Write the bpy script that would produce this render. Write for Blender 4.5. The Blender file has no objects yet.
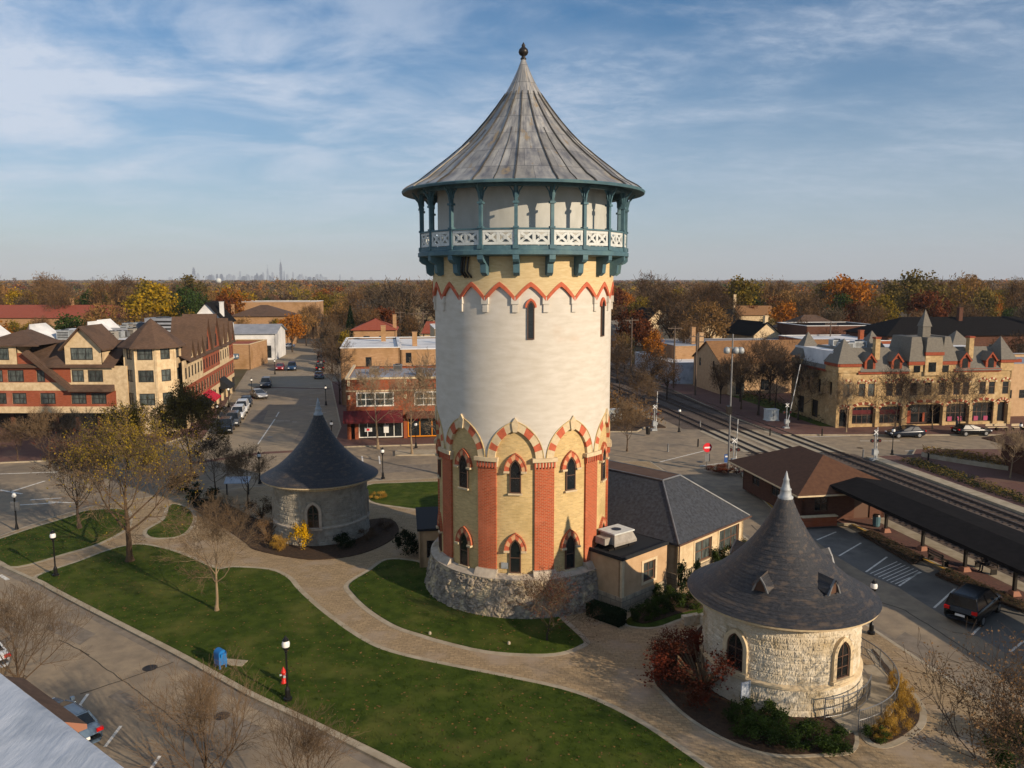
import bpy, math, random
import numpy as np
from mathutils import Vector, Matrix
from mathutils.geometry import tessellate_polygon
R = math.radians
SC = bpy.context.scene
COL = SC.collection
random.seed(7)

# ------------------------------------------------------------------ camera
F = 804.0; CAMH = 19.4; PITCH = R(7.44)
cam_d = bpy.data.cameras.new('camera'); cam = bpy.data.objects.new('camera', cam_d); COL.objects.link(cam)
cam_d.sensor_fit = 'HORIZONTAL'; cam_d.sensor_width = 36; cam_d.lens = F / 1024 * 36
cam_d.clip_start = .5; cam_d.clip_end = 60000
cam.location = (0, 0, CAMH); cam.rotation_euler = (R(90) - PITCH, 0, 0)
SC.camera = cam

def at(px, py, z=0.0):
    """the ground (or level z) point seen at a pixel of the photograph"""
    v = (384 - py) / F; u = (px - 512) / F
    fw = math.cos(PITCH) + v * math.sin(PITCH); up = v * math.cos(PITCH) - math.sin(PITCH)
    t = (CAMH - z) / (-up)
    return Vector((u * t, fw * t, z))
def zat(py, Y):
    v = (384 - py) / F
    return CAMH + Y * (v * math.cos(PITCH) - math.sin(PITCH)) / (math.cos(PITCH) + v * math.sin(PITCH))
def xat(px, py, Y):
    v = (384 - py) / F
    return (px - 512) / F * Y / (math.cos(PITCH) + v * math.sin(PITCH))

# ------------------------------------------------------------------ materials
def L(h):
    h = h.lstrip('#'); o = []
    for i in (0, 2, 4):
        c = int(h[i:i + 2], 16) / 255
        o.append(c / 12.92 if c <= .04045 else ((c + .055) / 1.055) ** 2.4)
    return tuple(o)
MATS = {}
def mat(name, c1, c2=None, scale=3.0, stretch=(1, 1, 1), rough=.8, bump=0.0, bscale=None, metal=0.0,
        c3=None, s3=None, lo=.35, hi=.65, coords='obj', brick=None, rnd=0.0, trans=0.0, spec=.3, c3lo=.5, c3hi=.72, c3st=(1, 1, 1), bv=(.84, 1.1)):
    m = bpy.data.materials.new(name); m.use_nodes = True; nt = m.node_tree; N = nt.nodes; K = nt.links
    b = N['Principled BSDF']
    b.inputs['Roughness'].default_value = rough; b.inputs['Metallic'].default_value = metal
    b.inputs['Specular IOR Level'].default_value = spec
    if coords == 'world': src = N.new('ShaderNodeNewGeometry').outputs['Position']
    else: src = N.new('ShaderNodeTexCoord').outputs['Object']
    if coords == 'cyl' or coords == 'wall':
        sp = N.new('ShaderNodeSeparateXYZ'); K.new(src, sp.inputs[0]); cb = N.new('ShaderNodeCombineXYZ')
        if coords == 'cyl':
            a = N.new('ShaderNodeMath'); a.operation = 'ARCTAN2'; K.new(sp.outputs[0], a.inputs[0])
            ng = N.new('ShaderNodeMath'); ng.operation = 'MULTIPLY'; ng.inputs[1].default_value = -1; K.new(sp.outputs[1], ng.inputs[0]); K.new(ng.outputs[0], a.inputs[1])
            mu = N.new('ShaderNodeMath'); mu.operation = 'MULTIPLY'; mu.inputs[1].default_value = 5.4; K.new(a.outputs[0], mu.inputs[0]); K.new(mu.outputs[0], cb.inputs[0])
        else:
            a = N.new('ShaderNodeMath'); a.operation = 'ADD'; K.new(sp.outputs[0], a.inputs[0]); K.new(sp.outputs[1], a.inputs[1]); K.new(a.outputs[0], cb.inputs[0])
        K.new(sp.outputs[2], cb.inputs[1]); src = cb.outputs[0]
    def noise(s, st, det=5, ro=.6):
        mp = N.new('ShaderNodeMapping'); mp.inputs['Scale'].default_value = st; K.new(src, mp.inputs[0])
        n = N.new('ShaderNodeTexNoise'); n.inputs['Scale'].default_value = s; n.inputs['Detail'].default_value = det
        n.inputs['Roughness'].default_value = ro; K.new(mp.outputs[0], n.inputs[0]); return n.outputs['Fac']
    def mix(fac, a, b_):
        x = N.new('ShaderNodeMix'); x.data_type = 'RGBA'
        if isinstance(fac, float): x.inputs[0].default_value = fac
        else: K.new(fac, x.inputs[0])
        for i, c in ((6, a), (7, b_)):
            if isinstance(c, tuple): x.inputs[i].default_value = (*c, 1)
            else: K.new(c, x.inputs[i])
        return x.outputs[2]
    def ramp(fac, lo, hi):
        r = N.new('ShaderNodeMapRange'); r.inputs[1].default_value = lo; r.inputs[2].default_value = hi; K.new(fac, r.inputs[0]); return r.outputs[0]
    col = c1
    if c2: col = mix(ramp(noise(scale, stretch), lo, hi), c1, c2)
    if brick:
        bw, bh, mc, ms = brick
        bt = N.new('ShaderNodeTexBrick'); K.new(src, bt.inputs[0]); bt.inputs['Scale'].default_value = 1
        bt.inputs['Brick Width'].default_value = bw; bt.inputs['Row Height'].default_value = bh; bt.inputs['Mortar Size'].default_value = ms
        bt.inputs['Color1'].default_value = (bv[0], bv[0], bv[0], 1); bt.inputs['Color2'].default_value = (bv[1], bv[1], bv[1], 1); bt.inputs['Mortar'].default_value = (1, 1, 1, 1)
        x = N.new('ShaderNodeMix'); x.data_type = 'RGBA'; x.blend_type = 'MULTIPLY'; x.inputs[0].default_value = 1
        if isinstance(col, tuple): x.inputs[6].default_value = (*col, 1)
        else: K.new(col, x.inputs[6])
        K.new(bt.outputs['Color'], x.inputs[7])
        col = mix(bt.outputs['Fac'], x.outputs[2], mc)
    if c3: col = mix(ramp(noise(s3 or scale * .15, c3st, 4), c3lo, c3hi), col, c3)
    if rnd:
        oi = N.new('ShaderNodeObjectInfo'); r = N.new('ShaderNodeMapRange'); r.inputs[3].default_value = 1 - rnd; r.inputs[4].default_value = 1 + rnd
        K.new(oi.outputs['Random'], r.inputs[0])
        h = N.new('ShaderNodeHueSaturation'); K.new(r.outputs[0], h.inputs['Value'])
        if isinstance(col, tuple): h.inputs['Color'].default_value = (*col, 1)
        else: K.new(col, h.inputs['Color'])
        col = h.outputs[0]
    if isinstance(col, tuple): b.inputs['Base Color'].default_value = (*col, 1)
    else: K.new(col, b.inputs['Base Color'])
    if bump:
        bn = N.new('ShaderNodeBump'); bn.inputs['Strength'].default_value = min(1, bump); bn.inputs['Distance'].default_value = .04
        K.new(noise(bscale or scale * 2, stretch, 6), bn.inputs['Height']); K.new(bn.outputs[0], b.inputs['Normal'])
    if trans:
        tr = N.new('ShaderNodeBsdfTranslucent'); ms_ = N.new('ShaderNodeMixShader'); ms_.inputs[0].default_value = trans
        if isinstance(col, tuple): tr.inputs[0].default_value = (*col, 1)
        else: K.new(col, tr.inputs[0])
        K.new(b.outputs[0], ms_.inputs[1]); K.new(tr.outputs[0], ms_.inputs[2]); K.new(ms_.outputs[0], N['Material Output'].inputs[0])
    MATS[name] = m; return m

M = MATS
mat('asphalt', L('#7f7260'), L('#97876f'), scale=.9, rough=.9, c3=L('#6b6256'), s3=.12, coords='world', bump=.3, bscale=30)
mat('asphalt_street', L('#837663'), L('#978870'), scale=.6, rough=.9, c3=L('#8d8272'), s3=.09, coords='world', bump=.2, bscale=20)
mat('lot_asphalt', L('#5d5b57'), L('#737069'), scale=.8, rough=.9, c3=L('#484643'), s3=.2, coords='world', bump=.3, bscale=30)
mat('crack', L('#484239'), rough=.9)
mat('paint_white', L('#d8d4c8'), L('#8f8a80'), scale=3, rough=.7, coords='world', lo=.5, hi=.75)
mat('paint_yellow', L('#c79a3a'), L('#8a7240'), scale=4, rough=.7, coords='world', lo=.45, hi=.7)
mat('concrete', L('#aa9e88'), L('#938770'), scale=1.5, rough=.9, coords='world', bump=.2, bscale=20)
mat('concrete_dark', L('#857a6b'), L('#6d6458'), scale=1.5, rough=.9, coords='world')
mat('paver', L('#a48e6c'), L('#8d785a'), scale=7, rough=.9, coords='world', c3=L('#9a8a76'), s3=.4, bump=.3, bscale=25, brick=(.4, .2, L('#75664f'), .01))
mat('red_paver', L('#6c4a40'), L('#56403a'), scale=5, rough=.9, coords='world', c3=L('#6d5547'), s3=.3)
mat('lawn', L('#304012'), L('#46541b'), scale=1.4, rough=.95, coords='world', c3=L('#646430'), s3=.3, bump=1, bscale=45, spec=.1, c3lo=.5, c3hi=.8)
mat('mulch', L('#4a3828'), L('#33271c'), scale=5, rough=1, coords='world', bump=1, bscale=20)
mat('ballast', L('#4c423b'), L('#6a5d52'), scale=6, rough=1, coords='world', bump=1, bscale=25, c3=L('#3a332e'), s3=.4)
mat('far_ground', L('#4b4026'), L('#5b4c34'), scale=.06, rough=1, coords='world', c3=L('#47502a'), s3=.02)
mat('steel_rail', L('#6d625a'), rough=.4, metal=.7)
mat('tie', L('#3b3029'), L('#4b3f36'), scale=2, coords='world')
# tower
mat('plaster', L('#c9c3b7'), L('#bdb6a8'), scale=1.3, stretch=(.7, 2.4, 1), coords='cyl', c3=L('#b99e84'), s3=.35, rough=.85, bump=.25, bscale=14, c3lo=.6, c3hi=.86)
mat('yellow_brick', L('#cbb07c'), L('#ba9e68'), scale=2, stretch=(1, 6, 1), coords='cyl', rough=.85, bump=.3, bscale=8, brick=(.24, .09, L('#c2ad80'), .01), c3=L('#a08a58'), s3=.3)
mat('yellow_band', L('#ccb88e'), L('#bda67a'), scale=2, stretch=(1, 5, 1), coords='cyl', rough=.85, bump=.2)
mat('red_brick', L('#b5522e'), L('#97401f'), scale=2.2, stretch=(1, 6, 1), coords='cyl', rough=.85, bump=.3, bscale=8, brick=(.24, .09, L('#a97a5c'), .012), c3=L('#c07050'), s3=.5)
mat('red_paint', L('#bf6346'), L('#a9553a'), scale=5, rough=.8)
mat('cream_stone', L('#cdbb97'), L('#bda887'), scale=4, rough=.8)
mat('limestone', L('#b7ab98'), L('#a09483'), scale=3, rough=.85, bump=.3)
mat('teal', L('#496872'), L('#405b64'), scale=3, rough=.6, c3=L('#587476'), s3=1)
mat('teal_dark', L('#36504f'), rough=.7)
mat('white_wood', L('#c9cdc9'), L('#b5b9b4'), scale=4, rough=.6)
mat('tank_wall', L('#b5b6b0'), L('#a6a7a0'), scale=1.2, rough=.7, coords='cyl', stretch=(1, .5, 1))
mat('roof_metal', L('#75767a'), L('#b9b6ac'), scale=1.3, stretch=(1.6, .9, 1), coords='cyl', rough=.42, metal=.45, bv=(.74, 1.15), brick=(.85, 1.1, L('#5f6062'), .012), c3=L('#a08e72'), s3=.9, lo=.34, hi=.66, c3lo=.59, c3hi=.66, bump=.15, bscale=3)
mat('roof_seam', L('#45433f'), L('#5c5952'), scale=2, rough=.5, metal=.4)
mat('dark_metal', L('#35322f'), rough=.4, metal=.6)
mat('white_metal', L('#a5a9aa'), L('#8a8f91'), scale=3, rough=.6, metal=.25)
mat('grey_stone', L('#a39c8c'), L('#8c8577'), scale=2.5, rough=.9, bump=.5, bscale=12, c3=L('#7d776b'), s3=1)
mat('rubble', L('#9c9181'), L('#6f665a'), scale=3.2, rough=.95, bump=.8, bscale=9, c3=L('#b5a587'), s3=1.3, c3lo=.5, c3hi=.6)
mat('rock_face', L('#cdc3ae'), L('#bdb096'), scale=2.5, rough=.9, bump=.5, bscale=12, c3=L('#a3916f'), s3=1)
mat('hood_pale', L('#c99a70'), rough=.8)
mat('slate', L('#292b30'), L('#403f3f'), scale=4, stretch=(1, 6, 1), coords='cyl', rough=.5, bump=.5, bscale=14, c3=L('#514840'), s3=.8, c3st=(1, 6, 1), c3lo=.52, c3hi=.64, brick=(.22, .13, L('#303031'), .006))
mat('slate_flat', L('#2c2e32'), L('#43474d'), scale=5, rough=.7, bump=.3, bscale=20, c3=L('#3a3c3f'), s3=1.5)
mat('glass', L('#15181a'), L('#23292c'), scale=.8, rough=.12, spec=.6, rnd=.3)
mat('glass_curtain', L('#5b625f'), L('#2c3231'), scale=1.3, rough=.15, spec=.6, rnd=.4, stretch=(3, 1, .6))
mat('brown_frame', L('#5a4234'), rough=.6)
mat('dark_frame', L('#2e2a27'), rough=.6)
mat('white_frame', L('#cfcdc4'), rough=.6)
mat('lead', L('#2a2826'), rough=.5)
mat('stucco', L('#cdb894'), L('#b9a27e'), scale=2, rough=.9, c3=L('#ab9474'), s3=.5)
mat('stucco_tan', L('#b99b78'), L('#a98b68'), scale=1.5, rough=.9, bump=.2)
mat('stone_ashlar', L('#a89a82'), L('#8a7d68'), scale=2, rough=.9, bump=.6, bscale=8, coords='wall', brick=(.7, .35, L('#7b705f'), .03))
mat('brick_red', L('#945138'), L('#80432d'), scale=2, stretch=(1, 1, 4), rough=.9, c3=L('#9a6450'), s3=.4)
mat('brick_orange', L('#935338'), L('#7c432b'), scale=2, stretch=(1, 1, 4), rough=.9, c3=L('#8a431f'), s3=.5)
mat('brick_brown', L('#5f3f30'), L('#4e3226'), scale=2, stretch=(1, 1, 4), rough=.9)
mat('brick_tan', L('#aa8864'), L('#967452'), scale=1.2, stretch=(1, 1, 4), rough=.9, c3=L('#8a6a44'), s3=.3)
mat('arcade_stone', L('#b89c70'), L('#9d835b'), scale=3, rough=.9, c3=L('#c4ad84'), s3=.8, coords='wall', brick=(.6, .3, L('#a98d62'), .02))
mat('trim_red', L('#8f4a30'), L('#84381f'), scale=4, rough=.8)
mat('shingle_brown', L('#4f3d31'), L('#5e4a3c'), scale=3, stretch=(1, 1, 3), rough=.9, c3=L('#43352b'), s3=.5, bump=.2)
mat('shingle_station', L('#4f3525'), L('#5c3f2c'), scale=3, rough=.9, bump=.2)
mat('shingle_tan', L('#8a6642'), L('#7a5838'), scale=2, rough=.9)
mat('shingle_red', L('#84402e'), L('#8f4c38'), scale=2, rough=.9)
mat('shingle_dark', L('#151414'), L('#1e1c1c'), scale=2, rough=.95, spec=.08)
mat('shingle_grey', L('#6f6b64'), L('#5e5b55'), scale=3, rough=.9)
mat('slate_grey', L('#716c62'), L('#625e56'), scale=3, rough=.8, stretch=(1, 1, 2))
mat('roof_white', L('#dcdcda'), L('#c4c5c4'), scale=.4, rough=.7, c3=L('#a0a1a2'), s3=.12, bump=.1, c3lo=.56)
mat('roof_grey', L('#7c8087'), L('#8f9298'), scale=.5, rough=.8, c3=L('#a0a2a5'), s3=.2)
mat('roof_deck_brown', L('#4c3a30'), L('#5a463a'), scale=1, rough=.95)
mat('membrane', L('#a3acb6'), L('#b7bec6'), scale=1.6, stretch=(3, .7, 1), rough=.6, c3=L('#8a94a0'), s3=.7, bump=.6, bscale=2.4)
mat('black_paint', L('#161616'), rough=.4)
mat('lamp_glass', L('#dcdcd8'), rough=.3)
mat('red_enamel', L('#c0281e'), rough=.4)
mat('blue_enamel', L('#1f6aa8'), rough=.4)
mat('sign_white', L('#d8d8d4'), rough=.5)
mat('sign_red', L('#c8202c'), rough=.5)
mat('sign_blue', L('#2a4f88'), rough=.5)
mat('awning_maroon', L('#5c1c20'), L('#48161a'), scale=2, rough=.8)
mat('awning_red', L('#b01a30'), rough=.7)
mat('awning_dark', L('#1c1f22'), rough=.8)
mat('shop_orange', L('#d08018'), rough=.6)
mat('shop_pink', L('#983c5c'), rough=.6)
mat('grey_metal', L('#7f8080'), L('#6c6d6e'), scale=3, rough=.5, metal=.5)
mat('hvac', L('#9a948a'), L('#857f76'), scale=3, rough=.6)
mat('wood_pole', L('#5d5045'), rough=.9)
mat('terracotta', L('#8f6450'), rough=.8)
mat('rubber', L('#141414'), rough=.8)
mat('rim', L('#9a9c9e'), rough=.35, metal=.8)
mat('tail_red', L('#c01414'), rough=.25)
mat('head_white', L('#d5dadc'), rough=.2)
mat('skin', L('#a87458'), rough=.6)
mat('cloth_dark', L('#20222a'), rough=.9)
mat('bark_dark', L('#4a3e33'), L('#372d25'), scale=3, rough=1, stretch=(1, 1, .3))
mat('bark_tan', L('#8d7a61'), L('#77664f'), scale=3, rough=1, stretch=(1, 1, .4))
mat('bark_brown', L('#5a4836'), L('#46382a'), scale=3, rough=1)
mat('twig_tan', L('#86735a'), rough=1)
mat('twig_brown', L('#66543f'), rough=1)
mat('twig_dark', L('#473a2e'), rough=1)
def leafmat(n, a, b, rnd=.25, tr=.25): mat(n, L(a), L(b), scale=.7, rough=.8, rnd=rnd, trans=tr, spec=.1, lo=.4, hi=.6)
leafmat('leaf_yellow', '#a8861c', '#7c6a20'); leafmat('leaf_gold', '#8d7420', '#5c5424'); leafmat('leaf_orange', '#a86a20', '#7a4c20')
leafmat('leaf_rust', '#6e3c20', '#54301c'); leafmat('leaf_green', '#3a4a20', '#2c3c1c'); leafmat('leaf_dark_green', '#23301a', '#1c2817')
leafmat('leaf_brown', '#7a5e3e', '#604a34'); leafmat('leaf_olive', '#74642f', '#574d2c'); leafmat('leaf_umber', '#5a4632', '#493a2b'); leafmat('leaf_russet', '#6a3020', '#4a2a1c')
leafmat('leaf_grey_brown', '#75634e', '#5e5141'); leafmat('leaf_shrub', '#40501f', '#2b3a1a'); leafmat('leaf_straw', '#a8863c', '#8a6a2c')
leafmat('leaf_bright_yellow', '#cfa414', '#a88412'); leafmat('leaf_tan', '#957243', '#765a36')
CARP = {k: mat('car_' + k, L(v), rough=.25, metal=.3, spec=.6) for k, v in dict(black='#101214', navy='#18212e', silver='#9da0a2', white='#d5d7d6', red='#8a1a1e', blue='#27415f', grey='#4c5054', maroon='#3a1418', steel='#6b7f90').items()}

# ------------------------------------------------------------------ mesh builder
class MB:
    def __init__(s, T=None): s.v = []; s.f = []; s.m = []; s.T = T
    def add(s, vs, fs, mi=0):
        o = len(s.v); T = s.T
        s.v += [tuple(T @ Vector(q)) for q in vs] if T else [tuple(q) for q in vs]
        s.f += [tuple(i + o for i in f) for f in fs]
        s.m += [mi] * len(fs) if isinstance(mi, int) else list(mi)
        return s
    def box(s, x0, x1, y0, y1, z0, z1, mi=0, T=None):
        vs = [Vector((x, y, z)) for z in (z0, z1) for x, y in ((x0, y0), (x1, y0), (x1, y1), (x0, y1))]
        if T: vs = [T @ q for q in vs]
        return s.add(vs, [(3, 2, 1, 0), (4, 5, 6, 7), (0, 1, 5, 4), (1, 2, 6, 5), (2, 3, 7, 6), (3, 0, 4, 7)], mi)
    def tube(s, p0, p1, r0, r1=None, n=6, mi=0, cap=True):
        p0 = Vector(p0); p1 = Vector(p1); r1 = r0 if r1 is None else r1; d = p1 - p0
        if d.length < 1e-6: return s
        d.normalize(); a = d.orthogonal().normalized(); b = d.cross(a)
        vs = []
        for p, r in ((p0, r0), (p1, r1)):
            for i in range(n):
                t = 2 * math.pi * i / n; vs.append(p + a * (r * math.cos(t)) + b * (r * math.sin(t)))
        fs = [(i, (i + 1) % n, n + (i + 1) % n, n + i) for i in range(n)]
        if cap: fs += [tuple(range(n))[::-1], tuple(range(n, 2 * n))]
        return s.add(vs, fs, mi)
    def path(s, pts, r, n=6, mi=0):
        for a, b in zip(pts, pts[1:]): s.tube(a, b, r, r, n, mi)
        return s
    def lathe(s, prof, n=24, c=(0, 0), mi=0, a0=0, close=True, a1=2 * math.pi):
        vs = []; full = abs(a1 - a0 - 2 * math.pi) < 1e-6; k = n if full else n + 1
        for r, z in prof:
            for i in range(k):
                t = a0 + (a1 - a0) * i / n; vs.append((c[0] + r * math.sin(t), c[1] - r * math.cos(t), z))
        fs = []
        for j in range(len(prof) - 1):
            for i in range(n):
                i2 = (i + 1) % k; fs.append((j * k + i, j * k + i2, (j + 1) * k + i2, (j + 1) * k + i))
        return s.add(vs, fs, mi)
    def prism(s, poly, z0, z1, mi=0, side=None, bottom=False):
        n = len(poly); P = [Vector((p[0], p[1], 0)) for p in poly]
        tri = tessellate_polygon([P])
        ar = sum(P[i].x * P[(i + 1) % n].y - P[(i + 1) % n].x * P[i].y for i in range(n))
        if ar < 0:
            P.reverse(); tri = tessellate_polygon([P])
        fx = []
        for t in tri:
            a, b, c = (P[i] for i in t)
            fx.append(tuple(t) if (b - a).cross(c - a).z > 0 else tuple(t[::-1]))
        s.add([(p.x, p.y, z1) for p in P], fx, mi)
        if z0 is not None and z0 < z1:
            s.add([(p.x, p.y, z) for z in (z0, z1) for p in P], [(i, (i + 1) % n, n + (i + 1) % n, n + i) for i in range(n)], mi if side is None else side)
        if bottom: s.add([(p.x, p.y, z0) for p in P], [t[::-1] for t in fx], mi)
        return s
    def extr(s, poly, y0, y1, mi=0, T=None):
        """outline in x,z extruded along y"""
        n = len(poly); P = [Vector((p[0], p[1], 0)) for p in poly]; tri = tessellate_polygon([P])
        vs = [Vector((p[0], y, p[1])) for y in (y0, y1) for p in poly]
        fs = [tuple(t) for t in tri] + [tuple(i + n for i in t) for t in tri] + [(i, (i + 1) % n, n + (i + 1) % n, n + i) for i in range(n)]
        if T: vs = [T @ q for q in vs]
        return s.add(vs, fs, mi)
    def ringx(s, outer, inner, y0, y1, mi=0, closed=True):
        """band between two outlines (x,z), thickness y0..y1"""
        n = len(outer); vs = [(p[0], y, p[1]) for y in (y0, y1) for P in (outer, inner) for p in P]
        fs = []; ms = []
        for i in range(n if closed else n - 1):
            j = (i + 1) % n; q = mi if isinstance(mi, int) else mi[i]
            fs += [(i, j, n + j, n + i), (2 * n + i, 2 * n + j, 3 * n + j, 3 * n + i), (i, j, 2 * n + j, 2 * n + i), (n + i, n + j, 3 * n + j, 3 * n + i)]; ms += [q] * 4
        return s.add(vs, fs, ms)
    def build(s, name, mats, parent=None, smooth=False, loc=None, mesh_only=False):
        me = bpy.data.meshes.new(name); me.from_pydata(s.v, [], s.f)
        if not isinstance(mats, (list, tuple)): mats = [mats]
        for m in mats: me.materials.append(M[m] if isinstance(m, str) else m)
        if any(s.m): me.polygons.foreach_set('material_index', s.m)
        if smooth: me.polygons.foreach_set('use_smooth', [True] * len(s.f))
        me.update()
        if mesh_only: return me
        return link(name, me, parent, loc)

def link(name, me, parent=None, loc=None, mtx=None):
    o = bpy.data.objects.new(name, me); COL.objects.link(o)
    if parent: o.parent = parent
    if mtx is not None: o.matrix_local = mtx
    if loc is not None: o.location = loc
    return o
def tag(o, label=None, cat=None, group=None, kind=None):
    if label: o['label'] = label
    if cat: o['category'] = cat
    if group: o['group'] = group
    if kind: o['kind'] = kind
    return o
def thing(name, label, cat, loc=(0, 0, 0), rz=0, group=None):
    o = bpy.data.objects.new(name, None); COL.objects.link(o); o.location = loc; o.rotation_euler = (0, 0, rz)
    o.empty_display_size = .3
    return tag(o, label, cat, group)
def struct(name, mb, mats, smooth=False):
    return tag(mb.build(name, mats, smooth=smooth), kind='structure')
def dup(root, loc, rz=0, label=None, group=None, scale=None):
    r = root.copy(); COL.objects.link(r); r.location = loc; r.rotation_euler = (0, 0, rz)
    if scale: r.scale = (scale,) * 3 if not isinstance(scale, tuple) else scale
    if label: r['label'] = label
    if group: r['group'] = group
    for ch in list(root.children):
        c = ch.copy(); COL.objects.link(c); c.parent = r
        for g in list(ch.children):
            d = g.copy(); COL.objects.link(d); d.parent = c
    return r
def smooth_loop(pts, k=5, closed=True):
    n = len(pts); out = []
    for i in range(n if closed else n - 1):
        if closed: a, b, c, d = (Vector(pts[(i + j) % n]) for j in (-1, 0, 1, 2))
        else: a, b, c, d = (Vector(pts[min(max(i + j, 0), n - 1)]) for j in (-1, 0, 1, 2))
        for q in range(k):
            t = q / k
            out.append(.5 * ((2 * b) + (c - a) * t + (2 * a - 5 * b + 4 * c - d) * t * t + (3 * b - a - 3 * c + d) * t ** 3))
    if not closed: out.append(Vector(pts[-1]))
    return out
def pxl(pts, z=0): return [at(p[0], p[1], z).xy for p in pts]
def ribbon(mb, pts, w, z, mi=0, closed=True, off=0.0, z0=None):
    n = len(pts); P = [Vector((p[0], p[1])) for p in pts]; nr = []
    ar = sum(P[i].x * P[(i + 1) % n].y - P[(i + 1) % n].x * P[i].y for i in range(n)); sg = 1 if (ar > 0 or not closed) else -1
    for i in range(n):
        a = P[i - 1] if (i or closed) else P[i]; b = P[(i + 1) % n] if (i < n - 1 or closed) else P[i]
        d = (b - a); d = d.normalized() if d.length > 1e-9 else Vector((1, 0)); nr.append(Vector((d.y, -d.x)) * sg)
    A = [P[i] + nr[i] * off for i in range(n)]; B = [P[i] + nr[i] * (off + w) for i in range(n)]
    k = n if closed else n - 1
    mb.add([(p.x, p.y, z) for p in A + B], [(i, n + i, n + (i + 1) % n, (i + 1) % n) for i in range(k)], mi)
    if z0 is not None:
        for Q in (A, B): mb.add([(p.x, p.y, h) for h in (z0, z) for p in Q], [(i, (i + 1) % n, n + (i + 1) % n, n + i) for i in range(k)], mi)
    return mb
# ------------------------------------------------------------------ light, sky, air
SUN_EL = R(20); SUN_D = Vector((.765 * math.cos(SUN_EL), -.644 * math.cos(SUN_EL), math.sin(SUN_EL)))
W = bpy.data.worlds.new('World'); SC.world = W; W.use_nodes = True
nt = W.node_tree; N = nt.nodes; K = nt.links; bg = N['Background']
sky = N.new('ShaderNodeTexSky'); sky.sky_type = 'NISHITA'; sky.sun_disc = False; sky.sun_elevation = SUN_EL
sky.sun_rotation = math.atan2(SUN_D.x, SUN_D.y); sky.air_density = 1.0; sky.dust_density = .15; sky.ozone_density = 2.6; sky.altitude = 200
tc = N.new('ShaderNodeTexCoord'); sp = N.new('ShaderNodeSeparateXYZ'); K.new(tc.outputs['Generated'], sp.inputs[0])
def wm(op, a, b=None, c=None):
    x = N.new('ShaderNodeMath'); x.operation = op
    for i, q in enumerate((a, b, c)):
        if q is None: continue
        if isinstance(q, (int, float)): x.inputs[i].default_value = q
        else: K.new(q, x.inputs[i])
    return x.outputs[0]
zz = wm('ADD', wm('MAXIMUM', sp.outputs[2], 0.0), .16)
cx = wm('DIVIDE', sp.outputs[0], zz); cy = wm('DIVIDE', sp.outputs[1], zz)
cb = N.new('ShaderNodeCombineXYZ'); K.new(cx, cb.inputs[0]); K.new(cy, cb.inputs[1])
def wnoise(scale, st, rot, det, ro, loc=(0, 0, 0), dist=0):
    mp = N.new('ShaderNodeMapping'); mp.inputs['Scale'].default_value = st; mp.inputs['Rotation'].default_value = (0, 0, R(rot)); mp.inputs['Location'].default_value = loc; K.new(cb.outputs[0], mp.inputs[0])
    n = N.new('ShaderNodeTexNoise'); n.inputs['Scale'].default_value = scale; n.inputs['Detail'].default_value = det; n.inputs['Roughness'].default_value = ro; n.inputs['Distortion'].default_value = dist
    K.new(mp.outputs[0], n.inputs[0]); return n.outputs['Fac']
def wr(f, a, b, lo=0.0, hi=1.0):
    r = N.new('ShaderNodeMapRange'); r.interpolation_type = 'SMOOTHSTEP'; K.new(f, r.inputs[0]); r.inputs[1].default_value = a; r.inputs[2].default_value = b; r.inputs[3].default_value = lo; r.inputs[4].default_value = hi; return r.outputs[0]
big = wr(wnoise(.42, (1, 1.4, 1), 20, 4, .5, (3.3, .6, 0)), .42, .68)
wis = wr(wnoise(1.1, (1, 2.1, 1), -38, 9, .64, (1.0, 2.2, 0), .8), .42, .74)
fine = wr(wnoise(6.5, (1, 1.5, 1), 30, 8, .72, (0, 0, 0), .4), .35, .75, .35, 1)
cl = wm('MULTIPLY', wm('ADD', wm('MULTIPLY', big, .55), wm('MULTIPLY', wis, .45)), fine)
soft = wm('MULTIPLY', wr(wnoise(1.7, (1, 1.25, 1), 12, 7, .58, (4.1, 1.7, 0), .5), .36, .66), wr(wm('ADD', cx, wm('MULTIPLY', cy, -.12)), .35, -1.1))
puff = wm('MULTIPLY', wr(wnoise(9.0, (1, 1.3, 1), 20, 6, .65, (1, 1, 0), .3), .36, .7, .25, 1), wr(wnoise(1.2, (1, 1, 1), 0, 3, .5, (7.7, 3.2, 0)), .42, .62))
cl = wm('ADD', cl, wm('ADD', wm('MULTIPLY', soft, .8), wm('MULTIPLY', puff, .38)))
cl = wm('MULTIPLY', cl, wr(sp.outputs[2], .02, .2, .2, 1))
cl = wm('MINIMUM', wm('MULTIPLY', cl, .8), .8)
veil = N.new('ShaderNodeMix'); veil.data_type = 'RGBA'; K.new(wr(sp.outputs[2], -.02, .34, .60, .0), veil.inputs[0]); hs = N.new('ShaderNodeHueSaturation'); hs.inputs['Saturation'].default_value = 1.35; hs.inputs['Value'].default_value = 1.15; K.new(sky.outputs[0], hs.inputs['Color']); K.new(hs.outputs[0], veil.inputs[6]); veil.inputs[7].default_value = (5.0, 5.8, 7.4, 1)
mx = N.new('ShaderNodeMix'); mx.data_type = 'RGBA'; K.new(cl, mx.inputs[0]); K.new(veil.outputs[2], mx.inputs[6]); mx.inputs[7].default_value = (8.4, 9.1, 10.4, 1)
K.new(mx.outputs[2], bg.inputs[0]); bg.inputs[1].default_value = .064
sd = bpy.data.lights.new('sun', 'SUN'); sd.energy = 4.3; sd.angle = R(.53); sd.color = (1.0, .81, .60)
so = bpy.data.objects.new('sun', sd); COL.objects.link(so); so.location = (60, -50, 60)
so.rotation_euler = SUN_D.to_track_quat('Z', 'Y').to_euler()
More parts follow.
